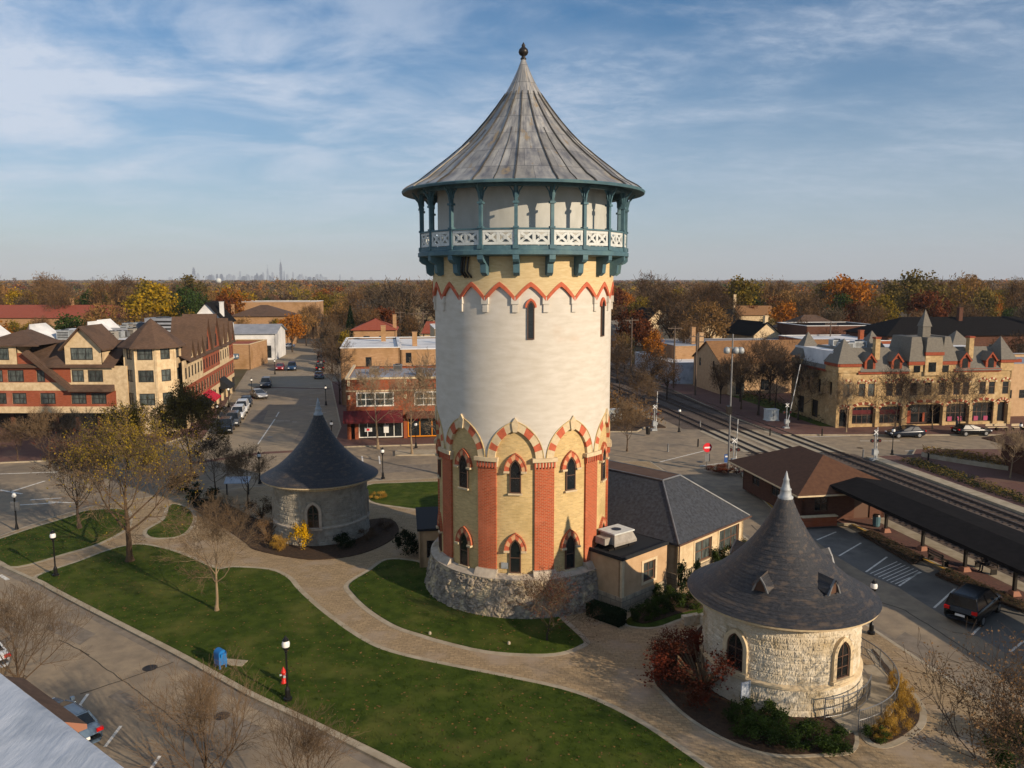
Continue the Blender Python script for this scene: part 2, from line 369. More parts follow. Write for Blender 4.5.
vs = SC.view_settings; vs.view_transform = 'Standard'; vs.look = 'None'; vs.exposure = .38; vs.gamma = 1

HZ = MB().box(-13000, 13000, -60, 15600, -2.5, 520)
hm = bpy.data.materials.new('haze'); hm.use_nodes = True; hn = hm.node_tree.nodes; hn.remove(hn['Principled BSDF'])
pv = hn.new('ShaderNodeVolumePrincipled'); pv.inputs['Color'].default_value = (.80, .88, 1, 1); pv.inputs['Density'].default_value = 6.0e-5; pv.inputs['Anisotropy'].default_value = .0
hm.node_tree.links.new(pv.outputs[0], hn['Material Output'].inputs['Volume'])
M['haze'] = hm
tag(HZ.build('haze', 'haze'), kind='stuff')
SC.cycles.volume_bounces = 0; SC.cycles.max_bounces = 6; SC.cycles.transparent_max_bounces = 8

# ------------------------------------------------------------------ the ground
SX, SY = -.242, .970      # direction of the main street
TX, TY = -.17, .985       # direction of the railway
struct('far_ground', MB().prism([(-14000, -60), (14000, -60), (14000, 15500), (-14000, 15500)], None, -.35), 'far_ground')
struct('road', MB().prism([(-110, -20), (75, -20), (125, 60), (112, 108), (30, 112), (8, 200), (-50, 200), (-75, 90), (-110, 75)], -.3, 0), 'asphalt')
def stw(d, y0=96, off=0):   # main street point: distance along, offset to the right
    return (-30.4 + SX * d + SY * off, y0 + SY * d - SX * off)
st = MB()
st.add([(*stw(-8, off=-6.5), .004), (*stw(-8, off=10), .004), (*stw(640, off=6), .004), (*stw(640, off=-8.5), .004)], [(0, 1, 2, 3)])
struct('main_street', st, 'asphalt_street')
# park slab
park = [(-42, 551), (0, 567), (38, 584), (81, 607), (173, 655), (217, 679), (255, 701), (300, 722), (391, 768), (560, 850), (800, 900), (1090, 850), (1062, 760), (1010, 720), (918, 660), (876, 632), (812, 590), (748, 540), (700, 501), (668, 474), (650, 462), (560, 462), (436, 479), (368, 482), (262, 487), (160, 496), (89, 508), (47, 520), (0, 537)]
PK = pxl(park)
struct('park_pavement', MB().prism(PK, -.1, .12, side=1), ['paver', 'concrete'])
kb = MB(); ribbon(kb, PK, .22, .125, off=-.22); struct('kerb', kb, 'concrete')
gr = MB(); ribbon(gr, PK, .45, .004, off=.0); struct('gutter', gr, 'concrete_dark')
LAWNS = dict(
 L1=[(40, 577.5), (81, 563), (107, 553), (137, 546.5), (169, 552), (195, 562), (216, 571), (234, 569.5), (269, 572), (287, 580), (296.5, 591), (315.5, 609), (342.5, 630), (369.6, 647), (396.7, 657), (440, 667), (500, 679), (560, 692), (600, 706), (640, 727), (670, 747), (705, 772), (745, 806), (700, 830), (600, 842), (470, 800), (391, 760), (300, 716), (255, 695), (217, 674), (173, 650), (81, 603), (46, 584)],
 L0=[(-30, 550), (0, 562), (18, 568), (65, 555), (98, 545), (124, 531), (128, 520), (125, 512), (107, 511), (85, 513), (72, 518), (33, 530), (0, 541)],
 L00=[(165, 521), (148, 532), (154, 539), (180, 537), (192, 524), (190, 512), (172, 506)],
 L2=[(387, 562), (370, 573), (350, 586), (354, 596), (371, 612), (397, 628), (424, 637), (440, 642), (485, 652.5), (530, 656), (560, 654.5), (580, 647), (582, 642), (562, 623), (540, 600), (500, 580), (450, 565), (428, 567), (412, 563)],
 L3=[(368, 487), (400, 484.5), (437, 483), (480, 482), (480, 512), (437, 512), (400, 508), (371, 502)],
 L4=[(628, 627), (655, 629), (682, 620), (706, 616), (708, 600), (690, 596), (668, 603), (632, 618)])
SHARP = ()
lw = MB(); bd = MB(); LPOLY = {}
for k, p in LAWNS.items():
    q = smooth_loop(pxl(p), 4); LPOLY[k] = q
    lw.prism(q, .10, .165); ribbon(bd, q, .34 if k != 'L4' else .2, .131, z0=.1)
struct('lawn', lw, 'lawn'); struct('path_edging', bd, 'concrete')
BEDS = dict(
 b1=[(246, 545), (256, 552), (295, 560), (322, 561.5), (360, 556), (390, 543), (399, 531), (385, 520), (330, 528), (290, 528), (255, 520), (225, 505), (196, 500), (196, 512), (225, 530)],
 b2=[(654, 682), (657, 660), (668, 648), (690, 640), (712, 625), (760, 660), (800, 690), (835, 715), (853, 735), (850, 753), (820, 757), (774, 757), (733, 745), (691, 721), (664, 696)],
 b3=[(869, 741), (877, 747), (890, 745), (908, 735), (919, 722), (915, 704), (896, 681), (880, 660), (872, 652), (884, 672), (891, 694), (889, 708), (880, 722), (871, 732)],
 b4=[(632, 616), (668, 602), (704, 597), (716, 590), (716, 606), (680, 616), (655, 624), (640, 626)])
bm_ = MB()
for k, p in BEDS.items():
    q = smooth_loop(pxl(p), 4); LPOLY[k] = q; bm_.prism(q, .10, .18 if k != 'b4' else .21)
struct('mulch_bed', bm_, 'mulch')
be = MB(); ribbon(be, LPOLY['b3'], .3, .14, z0=.1); ribbon(be, LPOLY['b2'], .18, .15, z0=.1); struct('bed_kerb', be, 'concrete')

# far side of the cross street: pavements
def slab(name, pts, top='red_paver', h=.13, z0=-.1): 
    struct(name, MB().prism(pts, z0, h, side=1), [top, 'concrete'])
    k = MB(); ribbon(k, pts, .2, h + .005, off=-.2); struct('kerb', k, 'concrete')
lk = [stw(d, off=-6.8) for d in (1, 30, 60, 100)]
slab('pavement', [at(-150, 470).xy, at(60, 461).xy, at(120, 452).xy, at(160, 446).xy, at(186, 437).xy] + [Vector(lk[0]), Vector(lk[1])] + [Vector((-49.5, 142)), Vector((-110, 142))])
slab('pavement', [at(330, 452).xy, at(345, 447.5).xy, at(437, 445).xy, at(540, 444).xy, Vector((9, 100)), Vector((5, 112)), Vector((-20, 122)), Vector((-30, 150)), Vector(stw(55, off=9.5)), Vector(stw(6, off=9.5))])
# small traffic island before the red brick shops
slab('traffic_island', pxl([(395, 456), (470, 455), (470, 450), (395, 451)]), 'concrete')
slab('pavement', [Vector(p) for p in ((33.5, 98.8), (110, 98.8), (110, 130), (60, 130), (27, 150), (31, 112))])
slab('pavement', [Vector(p) for p in ((12, 101), (16, 101), (17.5, 104), (11, 140), (1, 170), (-3, 165), (3, 120))], 'mulch')
pl = MB()
struct('street_pavement', MB().prism([Vector(stw(d, off=o)) for d, o in ((44, -7.2), (270, -8.2), (270, -30), (44, -16))], -.1, .09, side=0), ['far_ground'])
# parking lot beside the station
lot = pxl([(770, 519), (804, 526), (852, 528), (1024, 612), (1120, 665), (1150, 740), (1000, 650), (934, 610), (899, 588), (866, 574), (839, 558), (800, 530)])
struct('parking_lot', MB().prism(lot, None, .006), 'lot_asphalt')
# station platform slab, south side
PF = lambda y, o: Vector((29.9 - .172 * (y - 65) + o, y))
slab('platform', [PF(20, 0), PF(84, 0), Vector((24, 84)), at(742, 478).xy, at(760, 498).xy, at(778, 515).xy, at(804, 525).xy, at(852, 526).xy, at(1024, 609).xy, at(1180, 690).xy, PF(20, -1)], 'red_paver', .2)
edge = MB(); edge.add([(*PF(20, -1.2), .206), (*PF(20, 0), .206), (*PF(84, 0), .206), (*PF(84, -1.2), .206)], [(0, 1, 2, 3)])
edge.add([(*PF(20, 12.4), .206), (*PF(20, 13.7), .206), (*PF(86, 13.7), .206), (*PF(86, 12.4), .206)], [(0, 1, 2, 3)])
struct('platform_edge', edge, 'concrete')
slab('platform', [PF(20, 12.35), PF(86, 12.35), PF(87, 18), Vector((46, 90)), Vector((62, 90)), Vector((64, 60)), Vector((56, 20))], 'red_paver', .2)
yk = MB(); ribbon(yk, pxl([(742, 479), (760, 499), (778, 516), (804, 526), (852, 527.5), (1024, 611), (1180, 694)]), .18, .212, closed=False, off=-.19); struct('yellow_kerb_line', yk, 'paint_yellow')
# planted strips in the platform kerb
ps = MB()
for a, b, c, d in (((858, 535), (872, 533), (925, 560), (912, 566)), ((935, 577), (948, 571), (1024, 606), (1024, 614))):
    ps.prism(pxl([a, b, c, d]), .1, .23)
struct('planting_strip', ps, 'mulch')
# railway
bl = MB(); bl.prism([PF(20, .05), PF(88, .05), PF(88, 12.3), PF(20, 12.3)], None, .012); bl.prism([PF(103, -1), PF(420, -1), PF(420, 13.5), PF(103, 13.5)], None, .02)
bl.prism([PF(103, -3), PF(420, -6), PF(420, -1), PF(103, -1)], None, -.02)
struct('ballast', bl, 'ballast')
for o in (2.1, 6.2, 10.3):
    t = MB()
    for y in np.arange(22, 330, .75):
        if 89 < y < 102: continue
        p = PF(y, o); t.box(p.x - 1.3, p.x + 1.3, y - .12, y + .12, -.02, .06, 1)
    for s in (-.72, .72):
        a = PF(20, o + s); b = PF(420, o + s)
        for w, z in ((.035, .2), (.07, .1)):
            t.add([(a.x - w, a.y, -.02), (a.x + w, a.y, -.02), (b.x + w, b.y, -.02), (b.x - w, b.y, -.02), (a.x - w, a.y, z), (a.x + w, a.y, z), (b.x + w, b.y, z), (b.x - w, b.y, z)], [(4, 5, 6, 7), (0, 4, 7, 3), (1, 2, 6, 5), (0, 1, 5, 4)])
    struct('railway_track', t, ['steel_rail', 'tie'])
cr = MB()
for o in (2.1, 6.2, 10.3):
    for a, b in ((-1.7, -.9), (-.55, .55), (.9, 1.7)):
        cr.add([(*PF(89, o + a), .03), (*PF(89, o + b), .03), (*PF(102, o + b), .03), (*PF(102, o + a), .03)], [(0, 1, 2, 3)])
struct('crossing_panel', cr, 'concrete')
# verges beside the railway
struct('verge', MB().prism([PF(104, 13.6), PF(420, 15), PF(420, 21), PF(104, 17.5)], None, .03), 'concrete_dark')
struct('verge', MB().prism([PF(104, -3), PF(180, -4), PF(180, -14), PF(104, -8)], -.1, .16), 'mulch')
struct('verge', MB().prism([PF(104.5, 17.6), PF(190, 19), PF(190, 23), PF(104.5, 22)], -.1, .15), 'lawn')
# painted lines, cracks
pm = MB()
def line(p, q, w=.12, z=.011, mb=pm):
    a = at(*p).xy; b = at(*q).xy; d = (b - a).normalized(); n = Vector((-d.y, d.x)) * w / 2
    mb.add([(*(a + n), z), (*(b + n), z), (*(b - n), z), (*(a - n), z)], [(0, 1, 2, 3)])
for p, q in (((817, 540), (836, 532)), ((839, 556), (861, 543)), ((866, 572), (887, 557)), ((899, 586), (920, 572)), ((934, 608), (955, 589)), ((972, 635), (980, 627)), ((1010, 652), (1024, 641))): line(p, q, .13)
for k in range(1, 8):
    t = k / 8; line((866 + 33 * t, 572 + 14 * t), (887 + 33 * t + 6, 557 + 14 * t + 3), .07)
for p, q in (((105, 747), (121, 726)), ((142, 782), (160, 756)), ((72, 716), (88, 694))): line(p, q, .14)
for p, q in (((0, 575), (8, 580)), ((0, 474), (60, 472)), ((10, 492), (45, 481)), ((30, 500), (62, 498)), ((20, 505), (55, 503)), ((0, 490), (22, 494)), ((48, 502), (80, 503))): line(p, q, .25)
for p, q in (((258, 444), (275, 419)), ((276, 421), (284, 421)), ((285, 421), (290, 421)), ((292, 422), (297, 422)), ((362, 456), (363, 464)), ((379, 456), (380, 464)), ((276, 417), (279, 412))): line(p, q, .16)
for p, q in (((660, 462), (712, 449)), ((700, 466), (740, 461)), ((800, 437), (850, 436)), ((860, 441), (900, 441)), ((905, 451), (930, 450))): line(p, q, .18)
for d in range(0, 90, 7):   # parking bays of the main street, right side
    a = Vector(stw(d + 12, off=5.6)); b = Vector(stw(d + 12, off=8.0)); n = Vector((SX, SY)) * .06
    pm.add([(*(a - n), .011), (*(b - n), .011), (*(b + n), .011), (*(a + n), .011)], [(0, 1, 2, 3)])
struct('painted_lines', pm, 'paint_white')
ck = MB(); rc = random.Random(3)
def crack(pts, w=.05):
    P = [at(*p).xy for p in pts]; Q = []
    for a, b in zip(P, P[1:]):
        n = max(2, int((b - a).length / .5)); dd = (b - a).normalized(); nn = Vector((-dd.y, dd.x))
        for i in range(n): Q.append(a.lerp(b, i / n) + nn * rc.uniform(-.04, .04))
    Q.append(P[-1]); ribbon(ck, Q, w, .0085, closed=False)
crack([(81, 650), (123, 680), (165, 712), (190, 735), (215, 768)]); crack([(123, 680), (160, 667), (173, 662)], .07); crack([(80, 694), (123, 680)], .07)
crack([(905, 610), (940, 632), (975, 655), (1010, 680)], .07); crack([(952, 632), (978, 636)], .06); crack([(875, 600), (905, 610)], .08)
crack([(812, 565), (850, 590), (880, 603)], .06); crack([(752, 525), (772, 545)], .07); crack([(60, 640), (90, 655)], .06)
for i in range(5): crack([(rc.uniform(210, 260), 395 + i * 9), (rc.uniform(280, 320), 397 + i * 9)], .09)
struct('asphalt_crack', ck, 'crack')
pa = MB()
for pts in (((60, 618), (96, 634), (80, 645), (44, 628)), ((205, 700), (262, 728), (240, 741), (186, 712)), ((120, 690), (150, 704), (140, 712), (108, 697)), ((905, 632), (936, 650), (925, 660), (893, 641)), ((300, 432), (318, 432), (314, 440), (295, 440)), ((250, 410), (268, 410), (262, 424), (243, 424)), ((660, 478), (690, 476), (700, 488), (668, 490)), ((380, 466), (430, 464), (432, 471), (380, 473)), ((120, 476), (160, 474), (150, 486), (105, 488)), ((860, 600), (880, 612), (874, 620), (853, 607))): pa.prism(pxl(pts), None, .0075)
struct('asphalt_patch', pa, 'concrete_dark')
for i, (px, py) in enumerate(((150, 668), (222, 716), (270, 437), (700, 462), (640, 477), (930, 672), (60, 485), (860, 448))):
    p = at(px, py); tag(MB().lathe([(.0, .016), (.31, .016), (.33, .009), (.36, .009)], 20, c=(p.x, p.y)).build('manhole_cover', 'dark_metal'), 'round iron manhole cover in the ' + ['near left road', 'near road below the mailbox', 'main street mouth', 'crossing approach right of the tower', 'side road behind the annex', 'road right of the sunlit hut', 'left cross street', 'road before the arcade building'][i], 'manhole cover')
cw = MB()
for a, b in (((188, 464), (262, 453)), ((262, 453), (330, 449.5)), ((255, 387), (330, 389))): line(a, b, 1.1, .010, cw)
struct('brick_crosswalk', cw, 'red_paver')
# leaves blown over the lawns
lv = MB(); rl = random.Random(11)
def inside(p, q):
    c = False; n = len(q)
    for i in range(n):
        a, b = q[i], q[(i + 1) % n]
        if (a[1] > p[1]) != (b[1] > p[1]) and p[0] < (b[0] - a[0]) * (p[1] - a[1]) / (b[1] - a[1]) + a[0]: c = not c
    return c
def scatter(poly, n, rr):
    xs = [p[0] for p in poly]; ys = [p[1] for p in poly]; out = []
    while len(out) < n:
        p = (rr.uniform(min(xs), max(xs)), rr.uniform(min(ys), max(ys)))
        if inside(p, poly): out.append(p)
    return out
for k, n in (('L1', 1500), ('L0', 600), ('L2', 500), ('L00', 120)):
    for x, y in scatter(LPOLY[k], n, rl):
        s = rl.uniform(.02, .07); a = rl.uniform(0, 6.28); c, d = math.cos(a) * s, math.sin(a) * s
        lv.add([(x + c, y + d, .17), (x - d, y + c, .175), (x - c, y - d, .172), (x + d, y - c, .19)], [(0, 1, 2, 3)], rl.choice((0, 0, 1, 1, 2)))
tag(lv.build('fallen_leaves', ['leaf_tan', 'leaf_brown', 'leaf_tan']), kind='stuff')
gt = MB()   # grass tufts: short blades in clumps
for k, n in (('L1', 5200), ('L0', 900), ('L2', 1500), ('L00', 200), ('L3', 500), ('L4', 200)):
    for x, y in scatter(LPOLY[k], n, rl):
        for _ in range(3):
            a = rl.uniform(0, 6.28); w = .02; h = rl.uniform(.04, .10); dx, dy = rl.uniform(-.05, .05), rl.uniform(-.05, .05); x2, y2 = x + rl.uniform(-.1, .1), y + rl.uniform(-.1, .1)
            gt.add([(x2 - w * math.cos(a), y2 - w * math.sin(a), .16), (x2 + w * math.cos(a), y2 + w * math.sin(a), .16), (x2 + dx, y2 + dy, .16 + h)], [(0, 1, 2)])
tag(gt.build('grass', ['lawn']), kind='stuff')
# ------------------------------------------------------------------ windows
def arch_outline(w, h, rise=0, kind='point', n=6, inset=0.0):
    """outline (x,z) from bottom left, clockwise over the top"""
    a = w / 2 - inset; z0 = inset; zs = h - rise
    if not rise: return [(-a, z0), (-a, h - inset), (a, h - inset), (a, z0)]
    pts = [(-a, z0)]; hh = rise - inset
    if kind == 'point':
        Rr = (hh * hh + a * a) / (2 * a); ph = math.asin(min(1, hh / Rr))
        if hh > a * 1.0001 and Rr > a: pass
        for i in range(n + 1): t = ph * i / n; pts.append((-a + Rr - Rr * math.cos(t), zs + Rr * math.sin(t)))
        for i in range(n - 1, -1, -1): t = ph * i / n; pts.append((a - Rr + Rr * math.cos(t), zs + Rr * math.sin(t)))
    else:
        for i in range(2 * n + 1): t = math.pi * i / (2 * n); pts.append((-a * math.cos(t), zs + hh * math.sin(t)))
    pts.append((a, z0)); return pts
WC = {}
def window(parent, mtx, w, h, fm='dark_frame', gm='glass', nx=1, nz=1, rise=0, kind='point', t=.07, lattice=False, proud=.07, name='window', label=None, sill=None):
    key = (w, h, fm, gm, nx, nz, rise, kind, t, lattice, proud, sill)
    if key not in WC:
        b = MB(); o = arch_outline(w, h, rise, kind); i = arch_outline(w, h, rise, kind, inset=t); b.ringx(o, i, -proud, .05)
        zt = h - rise * .6
        for k in range(1, nx): x = -w / 2 + w * k / nx; b.box(x - t * .35, x + t * .35, -proud + .012, .03, t, (zt if nx != 2 or not rise else h - t))
        for k in range(1, nz): z = (h - rise * .3) * k / nz; b.box(-w / 2 + t, w / 2 - t, -proud + .016, .028, z - t * .35, z + t * .35)
        if sill: b.box(-w / 2 - .08, w / 2 + .08, -proud - .07, .04, -.1, -.003, 1)
        fr = b.build('window', [fm] + ([sill] if sill else []), mesh_only=True)
        p = MB(); g = arch_outline(w, h, rise, kind, inset=t * .5); p.extr(g, .0 - proud * .35, .02)
        mats = [gm]
        if lattice:
            for s in (-1, 1):
                for q in np.arange(-h, h, .24):
                    x0, x1 = -w / 2 + t, w / 2 - t; za, zb = (q, q + s * (x1 - x0) * 1.3)
                    if min(za, zb) < t or max(za, zb) > h - rise * .75: continue
                    p.tube((x0, -proud * .45, za), (x1, -proud * .45, zb), .008, n=3, mi=1, cap=False)
            mats.append('lead')
        WC[key] = (fr, p.build('pane', mats, mesh_only=True))
    fr, pn = WC[key]
    o = link(name, fr, parent, mtx=mtx); q = link('pane', pn, o)
    if label: o['label'] = label
    return o
def FM(x, y, z=0, ang=0): return Matrix.Translation((x, y, z)) @ Matrix.Rotation(ang, 4, 'Z')
def panel(mb, T, x0, x1, z0, z1, holes, th=.25, mi=0, rec=.14, reveal=None):
    """wall slab on T's local xz plane (outside at y=0) with real rectangular openings"""
    xs = sorted({x0, x1, *[v for h in holes for v in (h[0] - h[2] / 2, h[0] + h[2] / 2)]}); zs = sorted({z0, z1, *[v for h in holes for v in (h[1], h[1] + h[3])]})
    xs = [v for v in xs if x0 <= v <= x1]; zs = [v for v in zs if z0 <= v <= z1]
    for a, b in zip(xs, xs[1:]):
        for c, d in zip(zs, zs[1:]):
            mx_, mz_ = (a + b) / 2, (c + d) / 2
            if any(abs(mx_ - h[0]) < h[2] / 2 and h[1] < mz_ < h[1] + h[3] for h in holes): continue
            mb.add([T @ Vector(q) for q in ((a, 0, c), (b, 0, c), (b, 0, d), (a, 0, d))], [(0, 1, 2, 3)], mi)
    for h in holes:
        a, b, c, d = h[0] - h[2] / 2, h[0] + h[2] / 2, h[1], h[1] + h[3]
        mb.add([T @ Vector((x, y, z)) for y in (0, th) for x, z in ((a, c), (b, c), (b, d), (a, d))], [(0, 1, 5, 4), (1, 2, 6, 5), (2, 3, 7, 6), (3, 0, 4, 7)], mi if reveal is None else reveal)
    mb.add([T @ Vector((x, y, z)) for y in (0, th) for x, z in ((x0, z0), (x1, z0), (x1, z1), (x0, z1))], [(0, 1, 5, 4), (1, 2, 6, 5), (2, 3, 7, 6), (3, 0, 4, 7)], mi)

# ------------------------------------------------------------------ the water tower
TW = (.68, 50.0); RS = 5.42
tower = thing('water_tower', 'tall round brick water tower with pointed metal roof and teal balcony', 'water tower', (TW[0], TW[1], .12))
D = math.pi / 180
def cy(th, r, z): t = th * D; return Vector((r * math.sin(t), -r * math.cos(t), z))
def cbox(mb, a0, a1, r0, r1, z0, z1, mi=0, n=4, r1t=None):
    r1t = r1 if r1t is None else r1t; vs = []
    for i in range(n + 1):
        a = a0 + (a1 - a0) * i / n; vs += [cy(a, r0, z0), cy(a, r1, z0), cy(a, r1t, z1), cy(a, r0, z1)]
    fs = []
    for i in range(n):
        o = 4 * i
        for j in range(4): fs.append((o + j, o + 4 + j, o + 4 + (j + 1) % 4, o + (j + 1) % 4))
    fs += [(3, 2, 1, 0), (4 * n, 4 * n + 1, 4 * n + 2, 4 * n + 3)]
    mb.add(vs, fs, mi)
B0 = -5.3; ZB = 2.35
# rubble base with hand-shaped relief
def rubble_wall(n, zs, rad, cell=.34, amp=.10, seed=1, courses=None, bl=.5, holes=()):
    """relief of single stones over a round wall; rad(z) gives the radius"""
    rg = np.random.default_rng(seed); vs = []; k = len(zs)
    th = np.linspace(0, 2 * np.pi, n, endpoint=False); TH, Z = np.meshgrid(th, np.array(zs)); RR = np.vectorize(rad)(Z); S = TH * RR
    if courses:   # ashlar courses
        row = np.floor(Z / courses).astype(int); off = rg.random(400)[row % 400]; per = 2 * np.pi * RR.mean(); nb = int(per / bl)
        u = (TH / (2 * np.pi) * nb + off * 7) % nb; wv = rg.random((400, nb)) * .5
        ci = np.floor(u).astype(int) % nb; fu = u - np.floor(u); fz = Z / courses - row
        e = np.minimum(np.minimum(fu, 1 - fu) * bl, np.minimum(fz, 1 - fz) * courses)
        h = rg.random((400, nb))[row % 400, ci]
        disp = np.clip(e / .05, 0, 1) * amp * (.25 + h) + .010 * rg.standard_normal(Z.shape) * np.clip(e / .05, 0, 1)
    else:
        P = np.stack([rg.uniform(0, 2 * np.pi, int(2 * np.pi * RR.mean() * (max(zs) - min(zs)) / cell ** 2)), ], 1); m = len(P); pz = rg.uniform(min(zs), max(zs), m); hh = rg.random(m)
        d1 = np.full(Z.shape, 9.); d2 = np.full(Z.shape, 9.); hi = np.zeros(Z.shape)
        for a, z, h in zip(P[:, 0], pz, hh):
            dt = (TH - a + np.pi) % (2 * np.pi) - np.pi; d = np.hypot(dt * RR, (Z - z) * 1.35)
            c = d < d1; d2 = np.where(c, d1, np.minimum(d2, d)); hi = np.where(c, h, hi); d1 = np.where(c, d, d1)
        disp = np.clip((d2 - d1) / .12, 0, 1) * amp * (.3 + hi) + .012 * rg.standard_normal(Z.shape)
    for (t0, t1, z0, z1) in holes:
        dt = (TH - t0 + np.pi) % (2 * np.pi) - np.pi; disp = np.where((abs(dt) < t1) & (Z > z0) & (Z < z1), -.04, disp)
    rr = RR + disp
    X = rr * np.sin(TH); Y = -rr * np.cos(TH)
    vs = [(float(X[j, i]), float(Y[j, i]), float(Z[j, i])) for j in range(k) for i in range(n)]
    fs = [(j * n + i, j * n + (i + 1) % n, (j + 1) * n + (i + 1) % n, (j + 1) * n + i) for j in range(k - 1) for i in range(n)]
    return vs, fs
b = MB(); v, f = rubble_wall(560, list(np.linspace(-.25, 2.2, 38)), lambda z: 6.22 - .2 * z, seed=4); b.add(v, f)
b.build('stone_base', 'rubble', tower)
b = MB(); b.lathe([(5.86, 2.12), (5.88, 2.2), (5.3, 2.36)], 120)
for k in range(10):
    c = B0 + 18 + 36 * k; cbox(b, c - 7.0, c + 7.0, 5.3, 5.82, 2.18, 2.58, r1t=5.56)
b.build('base_course', 'limestone', tower)
b = MB(); b.lathe([(5.27, 2.3), (5.27, 12.0)], 120); b.build('brick_wall', 'yellow_brick', tower, True)
# plaster drum with ten pointed blind arches cut out of its foot
ZS = 9.12
def curve(x, a, h):
    Rr = (h * h + a * a) / (2 * a); x = min(abs(x), a); return ZS + math.sqrt(max(0, Rr * Rr - (x + Rr - a) ** 2))
def curve2(x, a, h):
    t = 1 - min(1, abs(x) / a); return ZS + h * (t * .62 + .38 * math.sin(math.pi * t / 2))
b = MB(); nc = 28; vs = []; 
cols = []
for k in range(10):
    for i in range(nc):
        d = -18 + 36 * i / nc; x = d * D * RS; z = curve(x, 1.62, 2.2) if abs(x) < 1.62 else ZS
        cols.append((B0 + 36 * k + d, z))
n = len(cols); lev = [12.3, 14, 16, 17.35, 19.3]
for a, z in cols: vs += [cy(a, 5.2, z), cy(a, RS, z)] + [cy(a, RS, q) for q in lev]
q = 2 + len(lev); fs = [(i * q + j, ((i + 1) % n) * q + j, ((i + 1) % n) * q + j + 1, i * q + j + 1) for i in range(n) for j in range(q - 1)]
b.add(vs, fs); b.build('plaster_wall', 'plaster', tower)
# striped pointed arches, keystones
b = MB()
def arcpt(c, a, h, t, s, r):
    Rr = (h * h + a * a) / (2 * a); ph = math.asin(min(1, h / Rr)); x = a - Rr + Rr * math.cos(ph * t); z = ZS + Rr * math.sin(ph * t); return cy(c + s * x / RS / D, r, z)
for k in range(10):
    c = B0 + 36 * k
    for s in (-1, 1):
        m = 20; vs = []
        for i in range(m + 1):
            t = i / m; I = arcpt(c, 1.17, 1.68, t, s, 5.2), arcpt(c, 1.17, 1.72, t, s, 5.455), arcpt(c, 1.6, 2.2, t, s, 5.455), arcpt(c, 1.6, 2.16, t, s, 5.3); vs += I
            vs += [arcpt(c, 1.6, 2.2, t, s, 5.48), arcpt(c, 1.64, 2.25, t, s, 5.48), arcpt(c, 1.64, 2.25, t, s, 5.3)]
        fs = []; ms = []
        for i in range(m):
            o = 7 * i; p = 7 * (i + 1); blk = int((i + .5) / m * 5.4); cm = 0 if blk % 2 == 1 else 1
            fs += [(o, o + 1, p + 1, p), (o + 1, o + 2, p + 2, p + 1), (o + 2, o + 4, p + 4, p + 2), (o + 4, o + 5, p + 5, p + 4), (o + 5, o + 6, p + 6, p + 5)]; ms += [cm, cm, 2, 2, 2]
        b.add(vs, fs, ms)
    kk = MB(); KP = ((-1.7, 11.0), (-1.2, 10.72), (1.2, 10.72), (1.7, 11.0), (2.0, 11.25), (0, 11.55), (-2.0, 11.25)); kk.add([cy(c + a, r, z) for r in (5.54, 5.2) for a, z in KP],
           [(0, 1, 2, 3, 4, 5, 6)] + [(i, (i + 1) % 7, 7 + (i + 1) % 7, 7 + i) for i in range(7)]); kk.build('keystone', 'cream_stone', tower)
b.build('arch_band', ['red_paint', 'cream_stone', 'yellow_brick'], tower)
for k in range(10):
    c = B0 + 18 + 36 * k
    b = MB(); cbox(b, c - 6.1, c + 6.1, 5.15, 5.40, 2.5, 8.62, 0)
    p = b.build('pilaster', 'red_brick', tower)
    b = MB(); cbox(b, c - 7.6, c + 7.6, 5.15, 5.6, 8.98, 9.2, 0)
    for i in range(7): a = c - 6.3 + i * 1.97; cbox(b, a, a + .95, 5.15, 5.5, 8.6, 8.98, 1, n=1); cbox(b, a + .95, a + 1.6, 5.15, 5.46, 8.66, 8.98, 0, n=1)
    b.build('capital', ['cream_stone', 'red_paint'], p)
    # windows of the bay
    c = B0 + 36 * k
    for z, h in ((2.42, 2.0), (7.15, 1.95)):
        T = Matrix.Rotation(c * D, 4, 'Z') @ Matrix.Translation((0, -5.30, z))
        w = window(tower, T, .66, h, 'brown_frame', 'glass', 1, 2, rise=.62, t=.06, lattice=z > 5, proud=.06, sill='cream_stone')
        hd = MB(); o = arch_outline(1.2, 1.15, .98, n=8)[1:-1]; i = arch_outline(.74, .86, .69, n=8)[1:-1]
        hd.ringx(o, i, -.09, .1, mi=[0 if j // 2 % 2 == 0 else 1 for j in range(20)], closed=False)
        o2 = arch_outline(1.3, 1.22, 1.05, n=8)[1:-1]; hd.ringx(o2, o, -.12, .1, mi=2, closed=False)
        for s in (-1, 1): hd.box(s * .5 - .16, s * .5 + .16, -.2, .1, .06, .17, 3)
        hd.build('window_hood', ['red_paint', 'hood_pale', 'red_brick', 'cream_stone'], w, loc=(0, 0, h - .82))
for a in (3.8, 57.8, 147.7, 237.7):
    T = Matrix.Rotation(a * D, 4, 'Z') @ Matrix.Translation((0, -5.46, 15.95))
    w = window(tower, T, .4, 2.1, 'brown_frame', 'glass', 1, 1, rise=.34, t=.05, proud=.04)
    hd = MB(); hd.ringx(arch_outline(.64, 2.28, .5)[1:-1], arch_outline(.44, 2.15, .4)[1:-1], -.07, .06, closed=False)
    hd.build('window_hood', 'red_paint', w, loc=(0, 0, .0))
